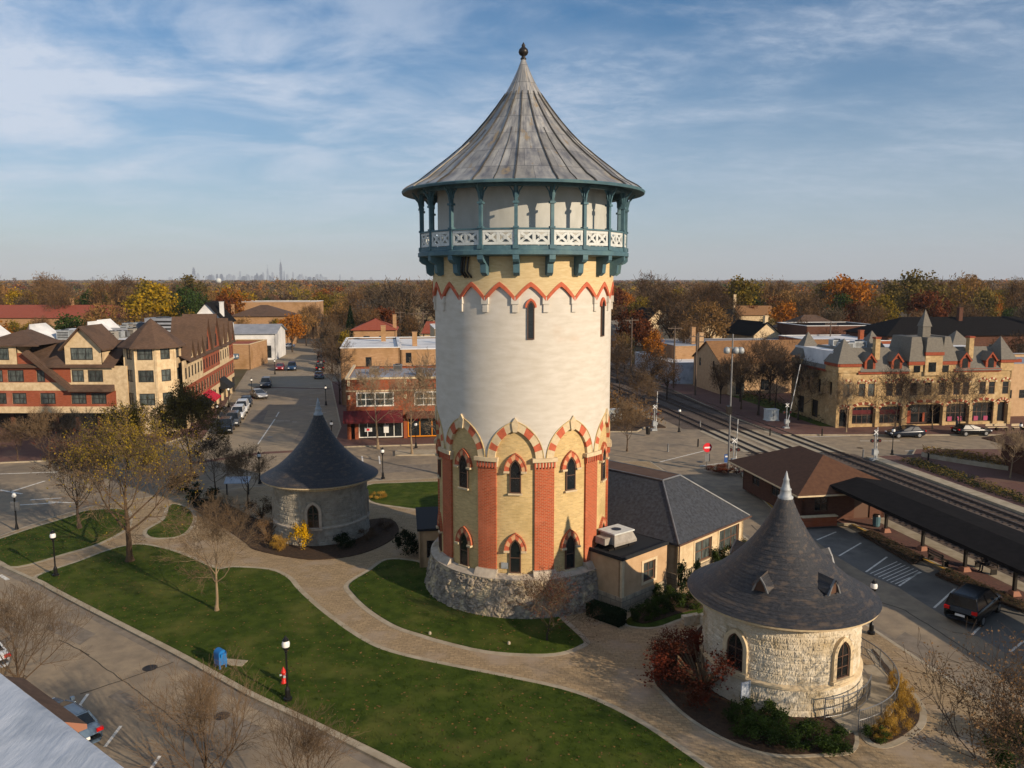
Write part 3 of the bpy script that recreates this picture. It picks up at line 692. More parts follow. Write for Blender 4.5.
# chevron frieze: yellow corbelled band over small pointed arches
ZS = 18.2; cols = []
for k in range(20):
    for i in range(14):
        d = -9 + 18 * i / 14; x = d * D * 5.52; z = curve2(x, .84, .80); cols.append((B0 + 9 + 18 * k + d, z))
b = MB(); n = len(cols); vs = []
for a, z in cols: vs += [cy(a, RS - .05, z), cy(a, 5.53, z), cy(a, 5.53, 19.3), cy(a, 5.53, 20.75)]
b.add(vs, [(i * 4 + j, ((i + 1) % n) * 4 + j, ((i + 1) % n) * 4 + j + 1, i * 4 + j + 1) for i in range(n) for j in range(3)])
b.build('frieze', 'yellow_band', tower)
b = MB(); pd = MB()
for k in range(20):
    c = B0 + 9 + 18 * k
    for s in (-1, 1):
        vs = []; m = 8
        for i in range(m + 1):
            t = i / m; x = .84 * (1 - t); z = curve2(x, .84, .80); vs += [cy(c + s * x / 5.5 / D, r, z + dz) for r, dz in ((5.4, -.13), (5.575, -.13), (5.575, .13), (5.5, .13))]
        b.add(vs, [(4 * i + j, 4 * i + j + 1, 4 * i + 5 + j, 4 * i + 4 + j) for i in range(m) for j in range(3)])
    a = B0 + 18 * k; pd = MB(); cbox(pd, a - 2.2, a + 2.2, 5.4, 5.57, 17.9, 18.28, n=2); cbox(pd, a - 1.6, a + 1.6, 5.4, 5.52, 17.45, 17.9, n=2); pd.build('corbel', 'plaster', tower)
b.build('chevron_band', 'red_paint', tower)
# balcony
G0 = -4.3; ZF = 20.62
b = MB(); b.lathe([(5.3, 20.5), (6.3, 20.55), (6.42, 20.6), (6.42, 20.82), (6.34, 20.86), (6.34, 21.06), (6.25, 21.08), (5.0, 21.08)], 80)
b.build('balcony_floor', 'teal', tower)
b = MB(); b.lathe([(5.2, 21.0), (5.2, 25.2)], 96); b.build('tank', 'tank_wall', tower, True)
lad = MB()
for k in range(20):
    a = G0 + 18 * k; T = Matrix.Rotation(a * D, 4, 'Z')
    b = MB(T); prof = [(-5.5, 19.55), (-5.72, 19.45), (-5.95, 19.62), (-6.0, 20.1), (-6.25, 20.2), (-6.38, 20.34), (-6.38, 20.6), (-5.5, 20.6)]
    n = len(prof); vs = [(x, y, z) for x in (-.17, .17) for y, z in prof]
    b.add(vs, [tuple(range(n)), tuple(range(n, 2 * n))] + [(i, (i + 1) % n, n + (i + 1) % n, n + i) for i in range(n)]); b.build('bracket', 'teal', tower)
    b = MB(T); b.box(-.09, .09, -6.33, -6.14, 21.06, 23.75); b.box(-.17, .17, -6.40, -6.06, 20.9, 21.12); b.box(-.16, .16, -6.39, -6.07, 23.3, 23.42); b.box(-.15, .15, -6.38, -6.08, 22.0, 22.1); b.box(-.12, .12, -6.35, -6.11, 23.7, 24.6)
    for s in (-1, 1):   # curved braces beside and in front
        pts = [(s * .1, -6.23, 23.6), (s * .18, -6.2, 23.95), (s * .36, -6.16, 24.22), (s * .6, -6.1, 24.4)]
        b.path(pts, .045, 4)
    b.path([(0, -6.3, 23.4), (0, -6.42, 23.9), (0, -6.75, 24.3)], .07, 4); b.build('balcony_post', 'teal', tower)
    # lattice panel between two posts
    T2 = Matrix.Rotation((a + 9) * D, 4, 'Z'); b = MB(T2); hw = .87; y0, y1 = -6.2, -6.14
    b.box(-hw, hw, y0 - .01, y1 + .01, 21.12, 21.27); b.box(-hw, hw, y0 - .01, y1 + .01, 21.78, 21.92); b.box(-hw, -hw + .13, y0, y1, 21.27, 21.78); b.box(hw - .13, hw, y0, y1, 21.27, 21.78); b.box(-.09, .09, y0, y1, 21.27, 21.78)
    for c in (-.41, .41):
        for s in (-1, 1):
            p = Vector((c - .33, 0, 21.525 - s * .26)); q_ = Vector((c + .33, 0, 21.525 + s * .26)); d = (q_ - p).normalized(); nn = Vector((-d.z, 0, d.x)) * .068
            vs = [Vector((r.x, y, r.z)) for y in (y0 + .005 * s + .005, y1 - .004) for r in (p + nn, q_ + nn, q_ - nn, p - nn)]
            b.add(vs, [(0, 1, 2, 3), (4, 5, 6, 7), (0, 1, 5, 4), (1, 2, 6, 5), (2, 3, 7, 6), (3, 0, 4, 7)])
        b.box(c - .12, c + .12, y0 - .015, y1 + .01, 21.41, 21.64)
    b.box(-hw - .1, hw + .1, -6.26, -6.08, 21.93, 22.02, 1)
    b.build('railing_panel', ['white_wood', 'teal'], tower)
for x in (-1.5, -1.25, -.95): lad.path([cy(-26 + x * 8, 5.62, 20.5), cy(-26 + x * 8, 5.75, 19.7), cy(-24 + x * 8, 5.6, 19.35)], .06, 6)
lad.build('pipe_bundle', 'dark_metal', tower)
# roof: twenty gores, bell-cast
RP = [(7.28, 24.42), (7.05, 24.6), (6.4, 24.95), (5.5, 25.65), (4.6, 26.35), (3.7, 27.1), (2.95, 27.85), (2.25, 28.65), (1.62, 29.45), (1.08, 30.2)]
b = MB(); nn = 20
b.lathe(RP, nn, a0=G0 * D, a1=G0 * D + 2 * math.pi); b.v = b.v
b.build('roof', 'roof_metal', tower)
b = MB(); b.lathe([(1.2, 30.06), (1.14, 30.18), (.84, 30.68), (.58, 31.18), (.36, 31.65), (.2, 32.05), (.13, 32.25)], 20, a0=(G0) * D, a1=G0 * D + 2 * math.pi); b.build('roof_cap', 'roof_metal', tower)
b = MB()
for k in range(20):
    a = G0 + 18 * k; pts = [cy(a, r + .02, z + .03) for r, z in RP]; b.path(pts, .045, 4)
    if k % 2: 
        c = a + 9; pts = [cy(c, r * math.cos(9 * D) + .01, z + .02) for r, z in RP[:7]]; b.path(pts, .02, 4)
b.build('roof_seams', 'roof_seam', tower)
b = MB(); b.lathe([(7.30, 24.30), (7.34, 24.42), (7.27, 24.47)], 60); b.lathe([(7.30, 24.30), (6.3, 24.46), (5.2, 24.75)], 60); b.build('eaves', 'teal', tower)
b = MB(); b.lathe([(6.42, 24.2), (6.42, 24.5), (6.05, 24.5), (6.05, 24.2), (6.42, 24.2)], 60); b.build('eaves_beam', 'teal', tower)
b = MB(); b.lathe([(.13, 32.2), (.19, 32.28), (.12, 32.36), (.11, 32.44), (.24, 32.52), (.3, 32.66), (.26, 32.82), (.15, 32.92), (.1, 32.98), (.12, 33.05), (.03, 33.2), (0, 33.24)], 16); b.build('finial', 'dark_metal', tower, True)
b = MB(); b.box(-.2, .2, -.1, .05, 0, .35); w = b.build('wall_box', 'white_metal', tower); w.matrix_local = Matrix.Rotation(-12 * D, 4, 'Z') @ Matrix.Translation((0, -5.24, 2.65))

# ------------------------------------------------------------------ the two round huts
def hut(loc, rw, re, zeave, zap, wins, label, name='round_stone_hut', seed=1, dorm=(), stone='rock_face', fin='white_metal', rbase=None):
    t = thing(name, label, 'round hut', loc)
    zc = 1.35; rb = rbase or rw + .22
    hol = tuple((a * D, .8 / rw * .5 + .03, z0 - .1, z0 + h + .2) for a, z0, w, h in wins)
    b = MB(); v, f = rubble_wall(620, list(np.linspace(-.2, zc - .1, 24)) + list(np.linspace(zc - .09, zeave - .3, 52)), lambda z: (rb - .1 * z) if z < zc - .095 else rw + .0, courses=.3, bl=.55, amp=.038, seed=seed, holes=hol)
    b.add(v, f); b.build('wall', stone, t)
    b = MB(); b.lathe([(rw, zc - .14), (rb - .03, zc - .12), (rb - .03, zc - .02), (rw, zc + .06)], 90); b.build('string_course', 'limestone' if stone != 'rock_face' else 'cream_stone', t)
    b = MB(); b.lathe([(rw - .1, zeave - .5), (rw + .14, zeave - .42), (rw + .14, zeave - .3), (rw + .34, zeave - .22), (re - .15, zeave - .12), (re - .02, zeave - .1), (re + .01, zeave + .0)], 90)
    for i in range(110):
        a = i * 360 / 110; cbox(b, a, a + 1.7, rw + .1, rw + .3, zeave - .36, zeave - .24, n=1)
    b.build('cornice', 'cream_stone', t)
    H = zap - zeave - 1.3
    P = [(re + .03, zeave + .02)] + [(re * r, zeave + .04 + H * h) for r, h in ((.93, .04), (.84, .085), (.72, .16), (.6, .255), (.47, .375), (.35, .505), (.25, .64), (.17, .775), (.11, .9), (.068, 1.0))]
    # each course a hair proud of the one above it, as slates are
    Q = []
    for (r0, z0), (r1, z1) in zip(P, P[1:]):
        k = max(2, int(math.hypot(r1 - r0, z1 - z0) / .2))
        for i in range(k):
            u = i / k; r, z = r0 + (r1 - r0) * u, z0 + (z1 - z0) * u; Q += [(r - .004, z), (r + .012, z + .006)]
    Q.append(P[-1]); b = MB(); b.lathe(Q, 72); rf = b.build('roof', 'slate', t)
    zt = P[-1][1]; b = MB(); b.lathe([(.34, zt - .12), (.36, zt), (.27, zt + .06), (.24, zt + .3), (.27, zt + .36), (.2, zt + .42), (.13, zt + .75), (.15, zt + .82), (.1, zt + .9), (.04, zt + 1.15), (0, zt + 1.25)], 16); b.build('finial', fin, t, True)
    for a in dorm:
        T = Matrix.Rotation(a * D, 4, 'Z') @ Matrix.Translation((0, -re * .68, zeave + .04 + H * .2)); b = MB(T)
        b.add([(-.36, -.12, 0), (.36, -.12, 0), (0, -.26, .68), (-.2, -.2, .36), (.2, -.2, .36), (0, 1.05, .72), (-.5, .3, .2), (.5, .3, .2)], [(0, 3, 6), (3, 2, 5, 6), (1, 7, 4), (4, 7, 5, 2)], 0)
        b.add([(-.34, -.06, 0), (.34, -.06, 0), (.19, -.13, .36), (0, -.2, .64), (-.19, -.13, .36)], [(0, 1, 2, 3, 4)], 1)
        b.ringx([(-.38, 0), (-.22, .37), (0, .7), (.22, .37), (.38, 0)], [(-.3, 0), (-.17, .34), (0, .6), (.17, .34), (.3, 0)], -.2, -.1, closed=False, mi=2)
        b.build('roof_vent', ['slate', 'brown_frame', 'grey_metal'], t)
    for a, z0, w, h in wins:
        T = Matrix.Rotation(a * D, 4, 'Z') @ Matrix.Translation((0, -rw - .0, z0))
        o = window(t, T, w, h, 'brown_frame', 'glass', 2, 3, rise=.62 * w / .8, t=.06, proud=.05)
        sr = MB(); sr.ringx(arch_outline(w + .42, h + .2, .62 * w / .8 + .2), arch_outline(w + .02, h + .01, .62 * w / .8), -.12, .1, closed=False); sr.box(-w / 2 - .26, w / 2 + .26, -.2, .1, -.16, -.002)
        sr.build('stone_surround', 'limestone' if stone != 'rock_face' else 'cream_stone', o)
    return t
RH = (13.0, 37.2)
hut((RH[0], RH[1], .12), 3.6, 4.4, 4.35, 10.3, [(-50, 1.55, .86, 1.75), (29, 1.55, .86, 1.75), (110, 1.55, .86, 1.75), (215, 1.55, .86, 1.75)], 'round pale stone hut with windblown slate cone roof in full sun', dorm=(-36, 26, 118, 208), seed=5)
LH = (-14.65, 60.0)
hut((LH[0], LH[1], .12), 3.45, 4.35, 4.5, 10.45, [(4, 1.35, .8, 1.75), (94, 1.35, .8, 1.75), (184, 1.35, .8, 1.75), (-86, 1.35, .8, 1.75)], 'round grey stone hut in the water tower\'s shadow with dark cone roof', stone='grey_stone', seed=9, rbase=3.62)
M['rubble'] = M['rubble']

# ramp and railings round the right hut
rp = MB()
def arcp(r, a0, a1, n, c=RH): return [Vector((c[0] + r * math.sin(a * D), c[1] - r * math.cos(a * D))) for a in np.linspace(a0, a1, n)]
rp.prism(arcp(5.3, 15, 100, 18) + arcp(3.9, 100, 15, 18), .05, .26)
struct('ramp', rp, 'concrete')
def railing(label, r, a0, a1, z=.2, c=RH, n=26, posts=7, two=False):
    t = thing('metal_railing', label, 'railing', (c[0], c[1], z))
    P = [cy(a, r, 0) for a in np.linspace(a0, a1, n)]
    b = MB(); b.path([p + Vector((0, 0, .95)) for p in P], .028, 6); b.path([p + Vector((0, 0, .5)) for p in P], .018, 5); b.path([p + Vector((0, 0, .12)) for p in P], .018, 5)
    for i in np.linspace(a0, a1, n * 3): b.tube(cy(i, r, .12), cy(i, r, .95), .009, n=3)
    b.build('rail', 'grey_metal', t)
    for a in np.linspace(a0, a1, posts): q = MB(); q.tube(cy(a, r, 0), cy(a, r, 1.0), .028); q.build('post', 'grey_metal', t)
railing('long curved grey metal railing on the outer edge of the ramp beside the sunlit hut', 5.32, 20, 112)
railing('short curved metal handrail against the wall of the sunlit round hut', 4.15, 10, 62, posts=5, n=14)

# ------------------------------------------------------------------ annex behind the tower
U = Vector((.707, .707, 0)); A0 = Vector((10.25, 48.1, .12))
an = thing('annex_building', 'stucco annex with hipped slate roof and brown flat deck behind the tower', 'building', A0, R(45))
b = MB(); T0 = Matrix.Identity(4); LW, DP, EH = 8.1, 15.0, 3.15
holes = [(3.0, 1.15, 2.0, 1.45), (6.2, 1.15, 2.55, 1.55)]
panel(b, T0, 0, LW, 1.0, EH, holes); panel(b, FM(0, DP, 0, R(-90)), 0, DP, 1.0, EH, []); panel(b, FM(LW, 0, 0, R(90)), 0, DP, 1.0, EH, []); panel(b, FM(LW, DP, 0, R(180)), 0, LW, 1.0, EH, [])
b.build('wall', 'stucco', an)
b = MB(); b.box(-.07, LW + .07, -.07, DP + .07, -.2, 1.0); b.box(-.1, LW + .1, -.1, DP + .1, 1.0, 1.06); b.build('plinth', 'stone_ashlar', an)
for x, w, n, h in ((3.0, 2.0, 2, 1.45), (6.2, 2.55, 3, 1.55)):
    window(an, FM(x, .12, 1.15), w, h, 'brown_frame', 'glass_curtain', n, 2, t=.11, proud=.05)
    q = MB(); q.ringx([(-w / 2 - .14, -.12), (-w / 2 - .14, h + .14), (w / 2 + .14, h + .14), (w / 2 + .14, -.12)], [(-w / 2 - .002, -.002), (-w / 2 - .002, h + .002), (w / 2 + .002, h + .002), (w / 2 + .002, -.002)], -.04, .05); q.build('window_surround', 'cream_stone', an, loc=(x, 0, 1.15))
ov = .3; b = MB(); zr = 5.85; zp = EH - .05
o = [(-ov, -ov), (LW + ov, -ov), (LW + ov, DP + ov), (-ov, DP + ov)]; r_ = [(3.1, 3.3), (5.2, 3.3), (5.2, DP - 3.3), (3.1, DP - 3.3)]
b.add([(x, y, zp) for x, y in o] + [(x, y, zr) for x, y in r_] + [(x, y, zp - .14) for x, y in o], [(0, 1, 5, 4), (1, 2, 6, 5), (2, 3, 7, 6), (3, 0, 4, 7), (8, 9, 1, 0), (9, 10, 2, 1), (10, 11, 3, 2), (11, 8, 0, 3), (8, 9, 10, 11)])
rf = b.build('roof', 'slate_flat', an)
b = MB(); b.prism(r_, zr - .02, zr + .06); b.build('flat_deck', 'roof_deck_brown', rf)
b = MB()
for i in range(4): b.tube((*o[i], zp + .02), (*r_[i], zr + .03), .06, n=5)
b.path([(*q, zr + .05) for q in r_ + [r_[0]]], .06, 5); b.build('ridge_cap', 'grey_metal', rf)
b = MB(); b.path([(-.38, -.38, EH - .1), (LW + .38, -.38, EH - .1)], .06, 6); b.tube((.05, -.12, .2), (.05, -.12, EH - .1), .045); b.build('gutter', 'brown_frame', an)

bx = thing('annex_extension', 'low flat-roofed stucco room joining the tower foot to the annex', 'building', (6.35, 44.6, .12), R(43))
lx, ly, hx = 4.3, 6.0, 3.2; b = MB()
panel(b, T0, 0, lx, .95, hx, [(2.55, 1.35, 1.15, 1.2)]); panel(b, FM(0, ly, 0, R(-90)), 0, ly, .95, hx, []); b.build('wall', 'stucco_tan', bx)
b = MB(); b.box(-.06, lx - .02, -.06, ly, -.2, .95); b.build('plinth', 'stone_ashlar', bx)
b = MB(); b.box(-.05, .16, -.05, .1, .95, hx - .01); b.build('corner_trim', 'cream_stone', bx)
b = MB(); b.prism([(-.12, -.12), (lx + .02, -.12), (lx + .02, ly), (-.12, ly)], hx, hx + .08);
b.box(-.14, lx, -.14, -.02, hx + .08, hx + .22); b.box(-.14, -.02, -.02, ly, hx + .08, hx + .22); b.build('roof', 'awning_dark', bx)
window(bx, FM(2.55, .1, 1.35), 1.15, 1.2, 'brown_frame', 'glass_curtain', 2, 2, t=.09, proud=.05)
q = MB(); q.ringx([(-.75, -.14), (-.75, 1.36), (.75, 1.36), (.75, -.14)], [(-.577, -.002), (-.577, 1.202), (.577, 1.202), (.577, -.002)], -.04, .05); q.build('window_surround', 'cream_stone', bx, loc=(2.55, 0, 1.35))
hv = thing('rooftop_ventilator', 'pale louvred air unit on the low flat annex roof', 'air unit', (6.3, 47.0, .12 + hx + .08), R(38))
b = MB(); b.box(-.75, .75, -.6, .6, .3, .95)
b.add([(-.95, -.8, .45), (.95, -.8, .45), (.75, -.6, .95), (-.75, -.6, .95), (-.95, -.8, .3), (.95, -.8, .3)], [(0, 1, 2, 3), (4, 5, 1, 0)]); b.box(-1.3, -.75, -.35, .45, .35, .75); b.box(.75, 1.1, -.3, .3, .5, .9); b.build('housing', 'hvac', hv)
b = MB(); b.box(-.85, .85, -.7, .7, .95, 1.03); b.tube((0, 0, 1.03), (0, 0, 1.05), .3, n=16, mi=1); b.build('top_panel', ['white_wood', 'dark_metal'], hv)
b = MB()
for x in (-.6, .6):
    for y in (-.5, .5): b.box(x - .06, x + .06, y - .06, y + .06, 0, .3)
b.box(-1.1, 1.1, -.5, -.4, .0, .1); b.build('curb_feet', 'dark_metal', hv)
b = MB()
for i in range(5): b.box(-.7, .7, -.64, -.6, .36 + i * .1, .41 + i * .1)
b.build('louvre', 'dark_metal', hv)
an2 = thing('rear_annex_room', 'small grey flat-roofed room at the shaded left side of the tower', 'building', (-4.6, 52.2, .12), R(8))
b = MB(); panel(b, FM(-1.6, 0, 0), 0, 3, 0, 2.6, [(.75, .7, .55, 1.2)]); panel(b, FM(-1.6, 5, 0, R(-90)), 0, 5, 0, 2.6, []); panel(b, FM(1.4, 5, 0, R(180)), 0, 3, 0, 2.6, []); b.build('wall', 'stucco_tan', an2)
b = MB(); b.box(-1.75, 1.4, -.15, 5.1, 2.6, 2.76); b.build('roof', 'awning_dark', an2)
window(an2, FM(-.85, .12, .7), .55, 1.2, 'dark_frame', 'glass', 1, 2)
sm = thing('garden_wall', 'low dry stone wall between the annex shrubs and the round hut', 'wall', (0, 0, .12))
P = pxl([(682, 627), (700, 624), (712, 630)]); b = MB(); n_ = 14
for i in range(len(P) - 1):
    d = P[i + 1] - P[i]; L_ = d.length; d.normalize(); ang = math.atan2(d.y, d.x); k = int(L_ / .35); rr = random.Random(i)
    for c in range(3):
        for j in range(k): b.box(j * .35 + .01 + (c % 2) * .1, j * .35 + .33 + (c % 2) * .1, -.15 - rr.uniform(0, .04), .15, c * .18 + .005, c * .18 + .175, T=FM(P[i].x, P[i].y, 0, ang))
b.build('stones', 'rock_face', sm)
# ------------------------------------------------------------------ helpers for roofs
def hip(mb, x0, x1, y0, y1, z0, z1, along='x', ov=.4, run=None, mi=0, th=.12):
    x0 -= ov; x1 += ov; y0 -= ov; y1 += ov; hw = (y1 - y0) / 2 if along == 'x' else (x1 - x0) / 2; run = hw if run is None else run
    if along == 'x': a, b = ((x0 + run, (y0 + y1) / 2), (x1 - run, (y0 + y1) / 2))
    else: a, b = (((x0 + x1) / 2, y0 + run), ((x0 + x1) / 2, y1 - run))
    vs = [(x0, y0, z0), (x1, y0, z0), (x1, y1, z0), (x0, y1, z0), (*a, z1), (*b, z1)] + [(x0, y0, z0 - th), (x1, y0, z0 - th), (x1, y1, z0 - th), (x0, y1, z0 - th)]
    fs = ([(0, 1, 5, 4), (1, 2, 5), (2, 3, 4, 5), (3, 0, 4)] if along == 'x' else [(0, 1, 4), (1, 2, 5, 4), (2, 3, 5), (3, 0, 4, 5)]) + [(6, 7, 1, 0), (7, 8, 2, 1), (8, 9, 3, 2), (9, 6, 0, 3), (6, 9, 8, 7)]
    return mb.add(vs, fs, mi)
def gable(mb, x0, x1, y0, y1, z0, z1, along='x', ov=.4, th=.14, mi=0):
    """two slopes joined at the ridge, one thick folded sheet"""
    lo, hi = (y0, y1) if along == 'x' else (x0, x1); e0, e1 = ((x0, x1) if along == 'x' else (y0, y1)); e0 -= ov; e1 += ov
    m_ = (lo + hi) / 2; s_ = (z1 - z0) / (m_ - lo); ze = z0 - s_ * ov
    pr = [(lo - ov, ze), (m_, z1), (hi + ov, ze), (hi + ov, ze + th), (m_, z1 + th), (lo - ov, ze + th)]
    vs = [((e, p, z) if along == 'x' else (p, e, z)) for e in (e0, e1) for p, z in pr]
    return mb.add(vs, [(i, (i + 1) % 6, 6 + (i + 1) % 6, 6 + i) for i in range(6)] + [(0, 1, 4, 5), (1, 2, 3, 4), (6, 7, 10, 11), (7, 8, 9, 10)], mi)
def pyr(mb, x0, x1, y0, y1, z0, z1, mi=0, ov=.25):
    x0 -= ov; x1 += ov; y0 -= ov; y1 += ov
    return mb.add([(x0, y0, z0), (x1, y0, z0), (x1, y1, z0), (x0, y1, z0), ((x0 + x1) / 2, (y0 + y1) / 2, z1)], [(0, 1, 4), (1, 2, 4), (2, 3, 4), (3, 0, 4), (3, 2, 1, 0)], mi)

# ------------------------------------------------------------------ commuter station
SA = math.atan2(.17, .985)
stn = thing('train_station', 'low brick station house with brown hipped shingle roof beside the tracks', 'station', (23.1, 62.1, .2), SA)
b = MB(); X, Y_ = 7.2, 10.5
panel(b, FM(0, 0), 0, X, 0, 2.35, [(1.6, .8, 1.2, 1.2), (5.2, .05, 1.4, 2.1)]); panel(b, FM(0, Y_, 0, R(-90)), 0, Y_, 0, 2.35, [(2.5, .9, 1.4, 1.2), (6, .9, 1.4, 1.2), (8.6, .05, 1.1, 2.1)]); panel(b, FM(X, 0, 0, R(90)), 0, Y_, 0, 2.35, []); panel(b, FM(X, Y_, 0, R(180)), 0, X, 0, 2.35, [])
b.build('wall', 'brick_brown', stn)
b = MB(); hip(b, 0, X, 0, Y_, 2.45, 4.6, 'y', ov=1.05, run=4.4); b.build('roof', 'shingle_station', stn)
b = MB(); b.box(-1.07, X + 1.07, -1.09, -1.05, 2.32, 2.44); b.box(-1.09, -1.05, -1.05, Y_ + 1.05, 2.32, 2.44); b.build('fascia', 'cream_stone', stn)
window(stn, FM(1.6, .12, .8), 1.2, 1.2, 'brown_frame', 'glass', 2, 2)
for x in (2.5, 6): window(stn, FM(0, Y_, 0, R(-90)) @ FM(x, .12, .9), 1.4, 1.2, 'brown_frame', 'glass', 2, 2)
b = MB(); b.box(4.52, 5.88, .1, .18, .05, 2.12); b.build('door', 'brown_frame', stn)
b = MB(); b.box(-.7, 2.2, -1.35, -.95, 0, .75, 0); b.box(-.75, 2.25, -1.4, -.9, .75, .82, 1); b.build('porch_wall', ['brick_orange', 'cream_stone'], stn)
cn = thing('platform_canopy', 'long dark canopy roof over the brick platform on slim posts', 'canopy', (*PF(61.2, -2.2), .2), SA)
b = MB(); Lc = 44; b.add([(x, -y, z) for y in (-6, Lc) for x, z in ((-2.8, 2.95), (0, 3.3), (2.8, 2.95), (2.8, 2.72), (0, 3.05), (-2.8, 2.72))], [(0, 1, 7, 6), (1, 2, 8, 7), (2, 3, 9, 8), (3, 4, 10, 9), (4, 5, 11, 10), (5, 0, 6, 11), (0, 5, 4, 3, 2, 1), (6, 7, 8, 9, 10, 11)]); b.build('roof', 'shingle_dark', cn)
b = MB(); b.box(-.1, .1, -Lc + .3, -.3, 2.62, 2.8)
for i in range(10): y = -1.6 - i * 4.2; b.box(-2.1, 2.1, y - .06, y + .06, 2.66, 2.76)
b.build('beam', 'dark_metal', cn)
for i in range(10):
    y = -1.6 - i * 4.2; p = MB(); p.box(-.09, .09, y - .09, y + .09, 0, 2.64); p.tube((-.7, y, 2.64), (0, y, 2.0), .05, n=4); p.tube((.7, y, 2.64), (0, y, 2.0), .05, n=4); po = p.build('post', 'dark_metal', cn)
    q = MB(); q.add([(x, y + w, z) for z, k in ((0, .3), (.28, .19)) for x, w in ((-k, -k), (k, -k), (k, k), (-k, k))], [(0, 1, 5, 4), (1, 2, 6, 5), (2, 3, 7, 6), (3, 0, 4, 7), (4, 5, 6, 7)]); q.build('footing', 'terracotta', po)
cn2 = thing('platform_shelter', 'brown hip roofed brick shelter at the right edge beyond the tracks', 'shelter', (51.3, 72.6, .2), SA)
b = MB(); b.box(0, 6, 0, 8, 0, 3); b.build('wall', 'brick_brown', cn2); b = MB(); hip(b, 0, 6, 0, 8, 3.0, 4.7, 'y', ov=1.3); b.build('roof', 'shingle_station', cn2)

# ------------------------------------------------------------------ long half-timbered looking block on the left
Y0 = 100.0; lbX = -49.5
lx_ = lambda px: (px - 512) * .1256 - lbX
lz_ = lambda py: zat(py, Y0)
lb = thing('apartment_block', 'long three-storey brick and cream block with brown gabled roofs and corner turret', 'building', (lbX, Y0, 0))
XL = lx_(-90)
wb = MB(); wc = MB()
def holes(rows, py0, py1, dz=0): return [(lx_((a + c) / 2), lz_(py1), (c - a) * .1256, lz_(py0) - lz_(py1)) for a, c in rows]
def addwins(hs, T=Matrix.Identity(4), fm='dark_frame', gm='glass_curtain', nx=2, nz=2):
    for x, z, w, h in hs: window(lb, T @ FM(x, .1, z), round(w, 2), round(h, 2), fm, gm, nx if w < 2.6 else 3, nz, t=.09)
r1 = [(-84, -70), (-60, -46), (-34, -20), (-8, 6), (12, 26), (40, 55), (71, 86), (91, 106)]
h1 = holes(r1, 393, 404); panel(wb, FM(0, 0), XL, lx_(116), lz_(406.5), lz_(390.6), h1, reveal=1)
r2 = [(-82, -68), (-56, -40), (-30, -20), (-10, 4), (9, 25), (38, 46)]
h2 = holes(r2, 370, 382); panel(wb, FM(0, 0), XL, lx_(72), lz_(382.5), lz_(366), h2, reveal=1)
panel(wc, FM(0, -.03), XL, lx_(116), lz_(413), lz_(406.5), []); panel(wc, FM(0, -.03), XL, lx_(72), lz_(390.6), lz_(382.5), [])
h3 = holes([(69.5, 84.5), (89, 104)], 370, 382); h3[0] = (lx_(79.5), h3[0][1], 1.35, h3[0][3])
h3 = holes([(73, 85), (89, 104)], 370, 382); panel(wc, FM(0, 0), lx_(72), lx_(116), lz_(390.6), lz_(366), h3)
addwins(h1); addwins(h2); addwins(h3)
# dormer gable
gx0, gx1 = lx_(68), lx_(104); ze, zp = lz_(346.5), lz_(327.5)
h4 = [(lx_(84.7), lz_(360), 2.8, 1.55)]; panel(wc, FM(0, -.12), gx0, gx1, lz_(366), ze, h4); wc.add([(gx0, -.12, ze), (gx1, -.12, ze), ((gx0 + gx1) / 2, -.12, zp)], [(0, 1, 2)])
wc.box(gx0, gx0 + .2, -.1, 4, lz_(366), ze); wc.box(gx1 - .2, gx1, -.1, 4, lz_(366), ze); addwins(h4, FM(0, -.1))
h5 = [(lx_(3), lz_(360), 2.4, 1.5), (lx_(-60), lz_(360), 2.4, 1.5)]
for hh, (a, c) in zip(h5, ((-18, 20), (-78, -40))):
    panel(wc, FM(0, -.12), lx_(a), lx_(c), lz_(366), lz_(345), [hh]); addwins([hh], FM(0, -.1)); wc.box(lx_(a), lx_(a) + .2, -.1, 3.5, lz_(366), lz_(345)); wc.box(lx_(c) - .2, lx_(c), -.1, 3.5, lz_(366), lz_(345))
wb.add([(lx_(20), -.02, lz_(366)), (lx_(44), -.02, lz_(366)), (lx_(29), -.02, lz_(353)), (lx_(20), -.02, lz_(353))], [(0, 1, 2, 3)])
# turret
tc_ = (lx_(147), 2.2); TR = 3.3; tz = lz_(347)
ctr = MB()
for k in range(8):
    an_ = R(-38 + 45 * k); ap = TR * math.cos(R(22.5)); hw = TR * math.sin(R(22.5)) - .02
    T = FM(tc_[0], tc_[1]) @ Matrix.Rotation(an_, 4, 'Z') @ FM(0, -ap)
    hs = [] if k > 3 else [(0, z, 1.85 if k == 1 else 1.25, 1.5) for z in (lz_(359.5), lz_(381.5), lz_(404.5))]
    panel(ctr, T, -hw, hw, 0, tz, hs); addwins(hs, T, nx=2)
    ctr.box(hw - .12, hw + .12, -.06, .2, 0, tz, T=T)
ctr.build('turret_wall', 'stucco', lb)
b = MB(); b.lathe([(TR + .75, tz - .15), (TR + .75, tz), (0, lz_(319))], 8, c=tc_, a0=R(-15.5), a1=R(-15.5) + 2 * math.pi); b.lathe([(TR + .75, tz - .15), (0, tz - .1)], 8, c=tc_, a0=R(-15.5), a1=R(-15.5) + 2 * math.pi); b.build('turret_roof', 'shingle_brown', lb)
wc.box(lx_(116), lx_(128), 0, .3, 0, lz_(366)); 
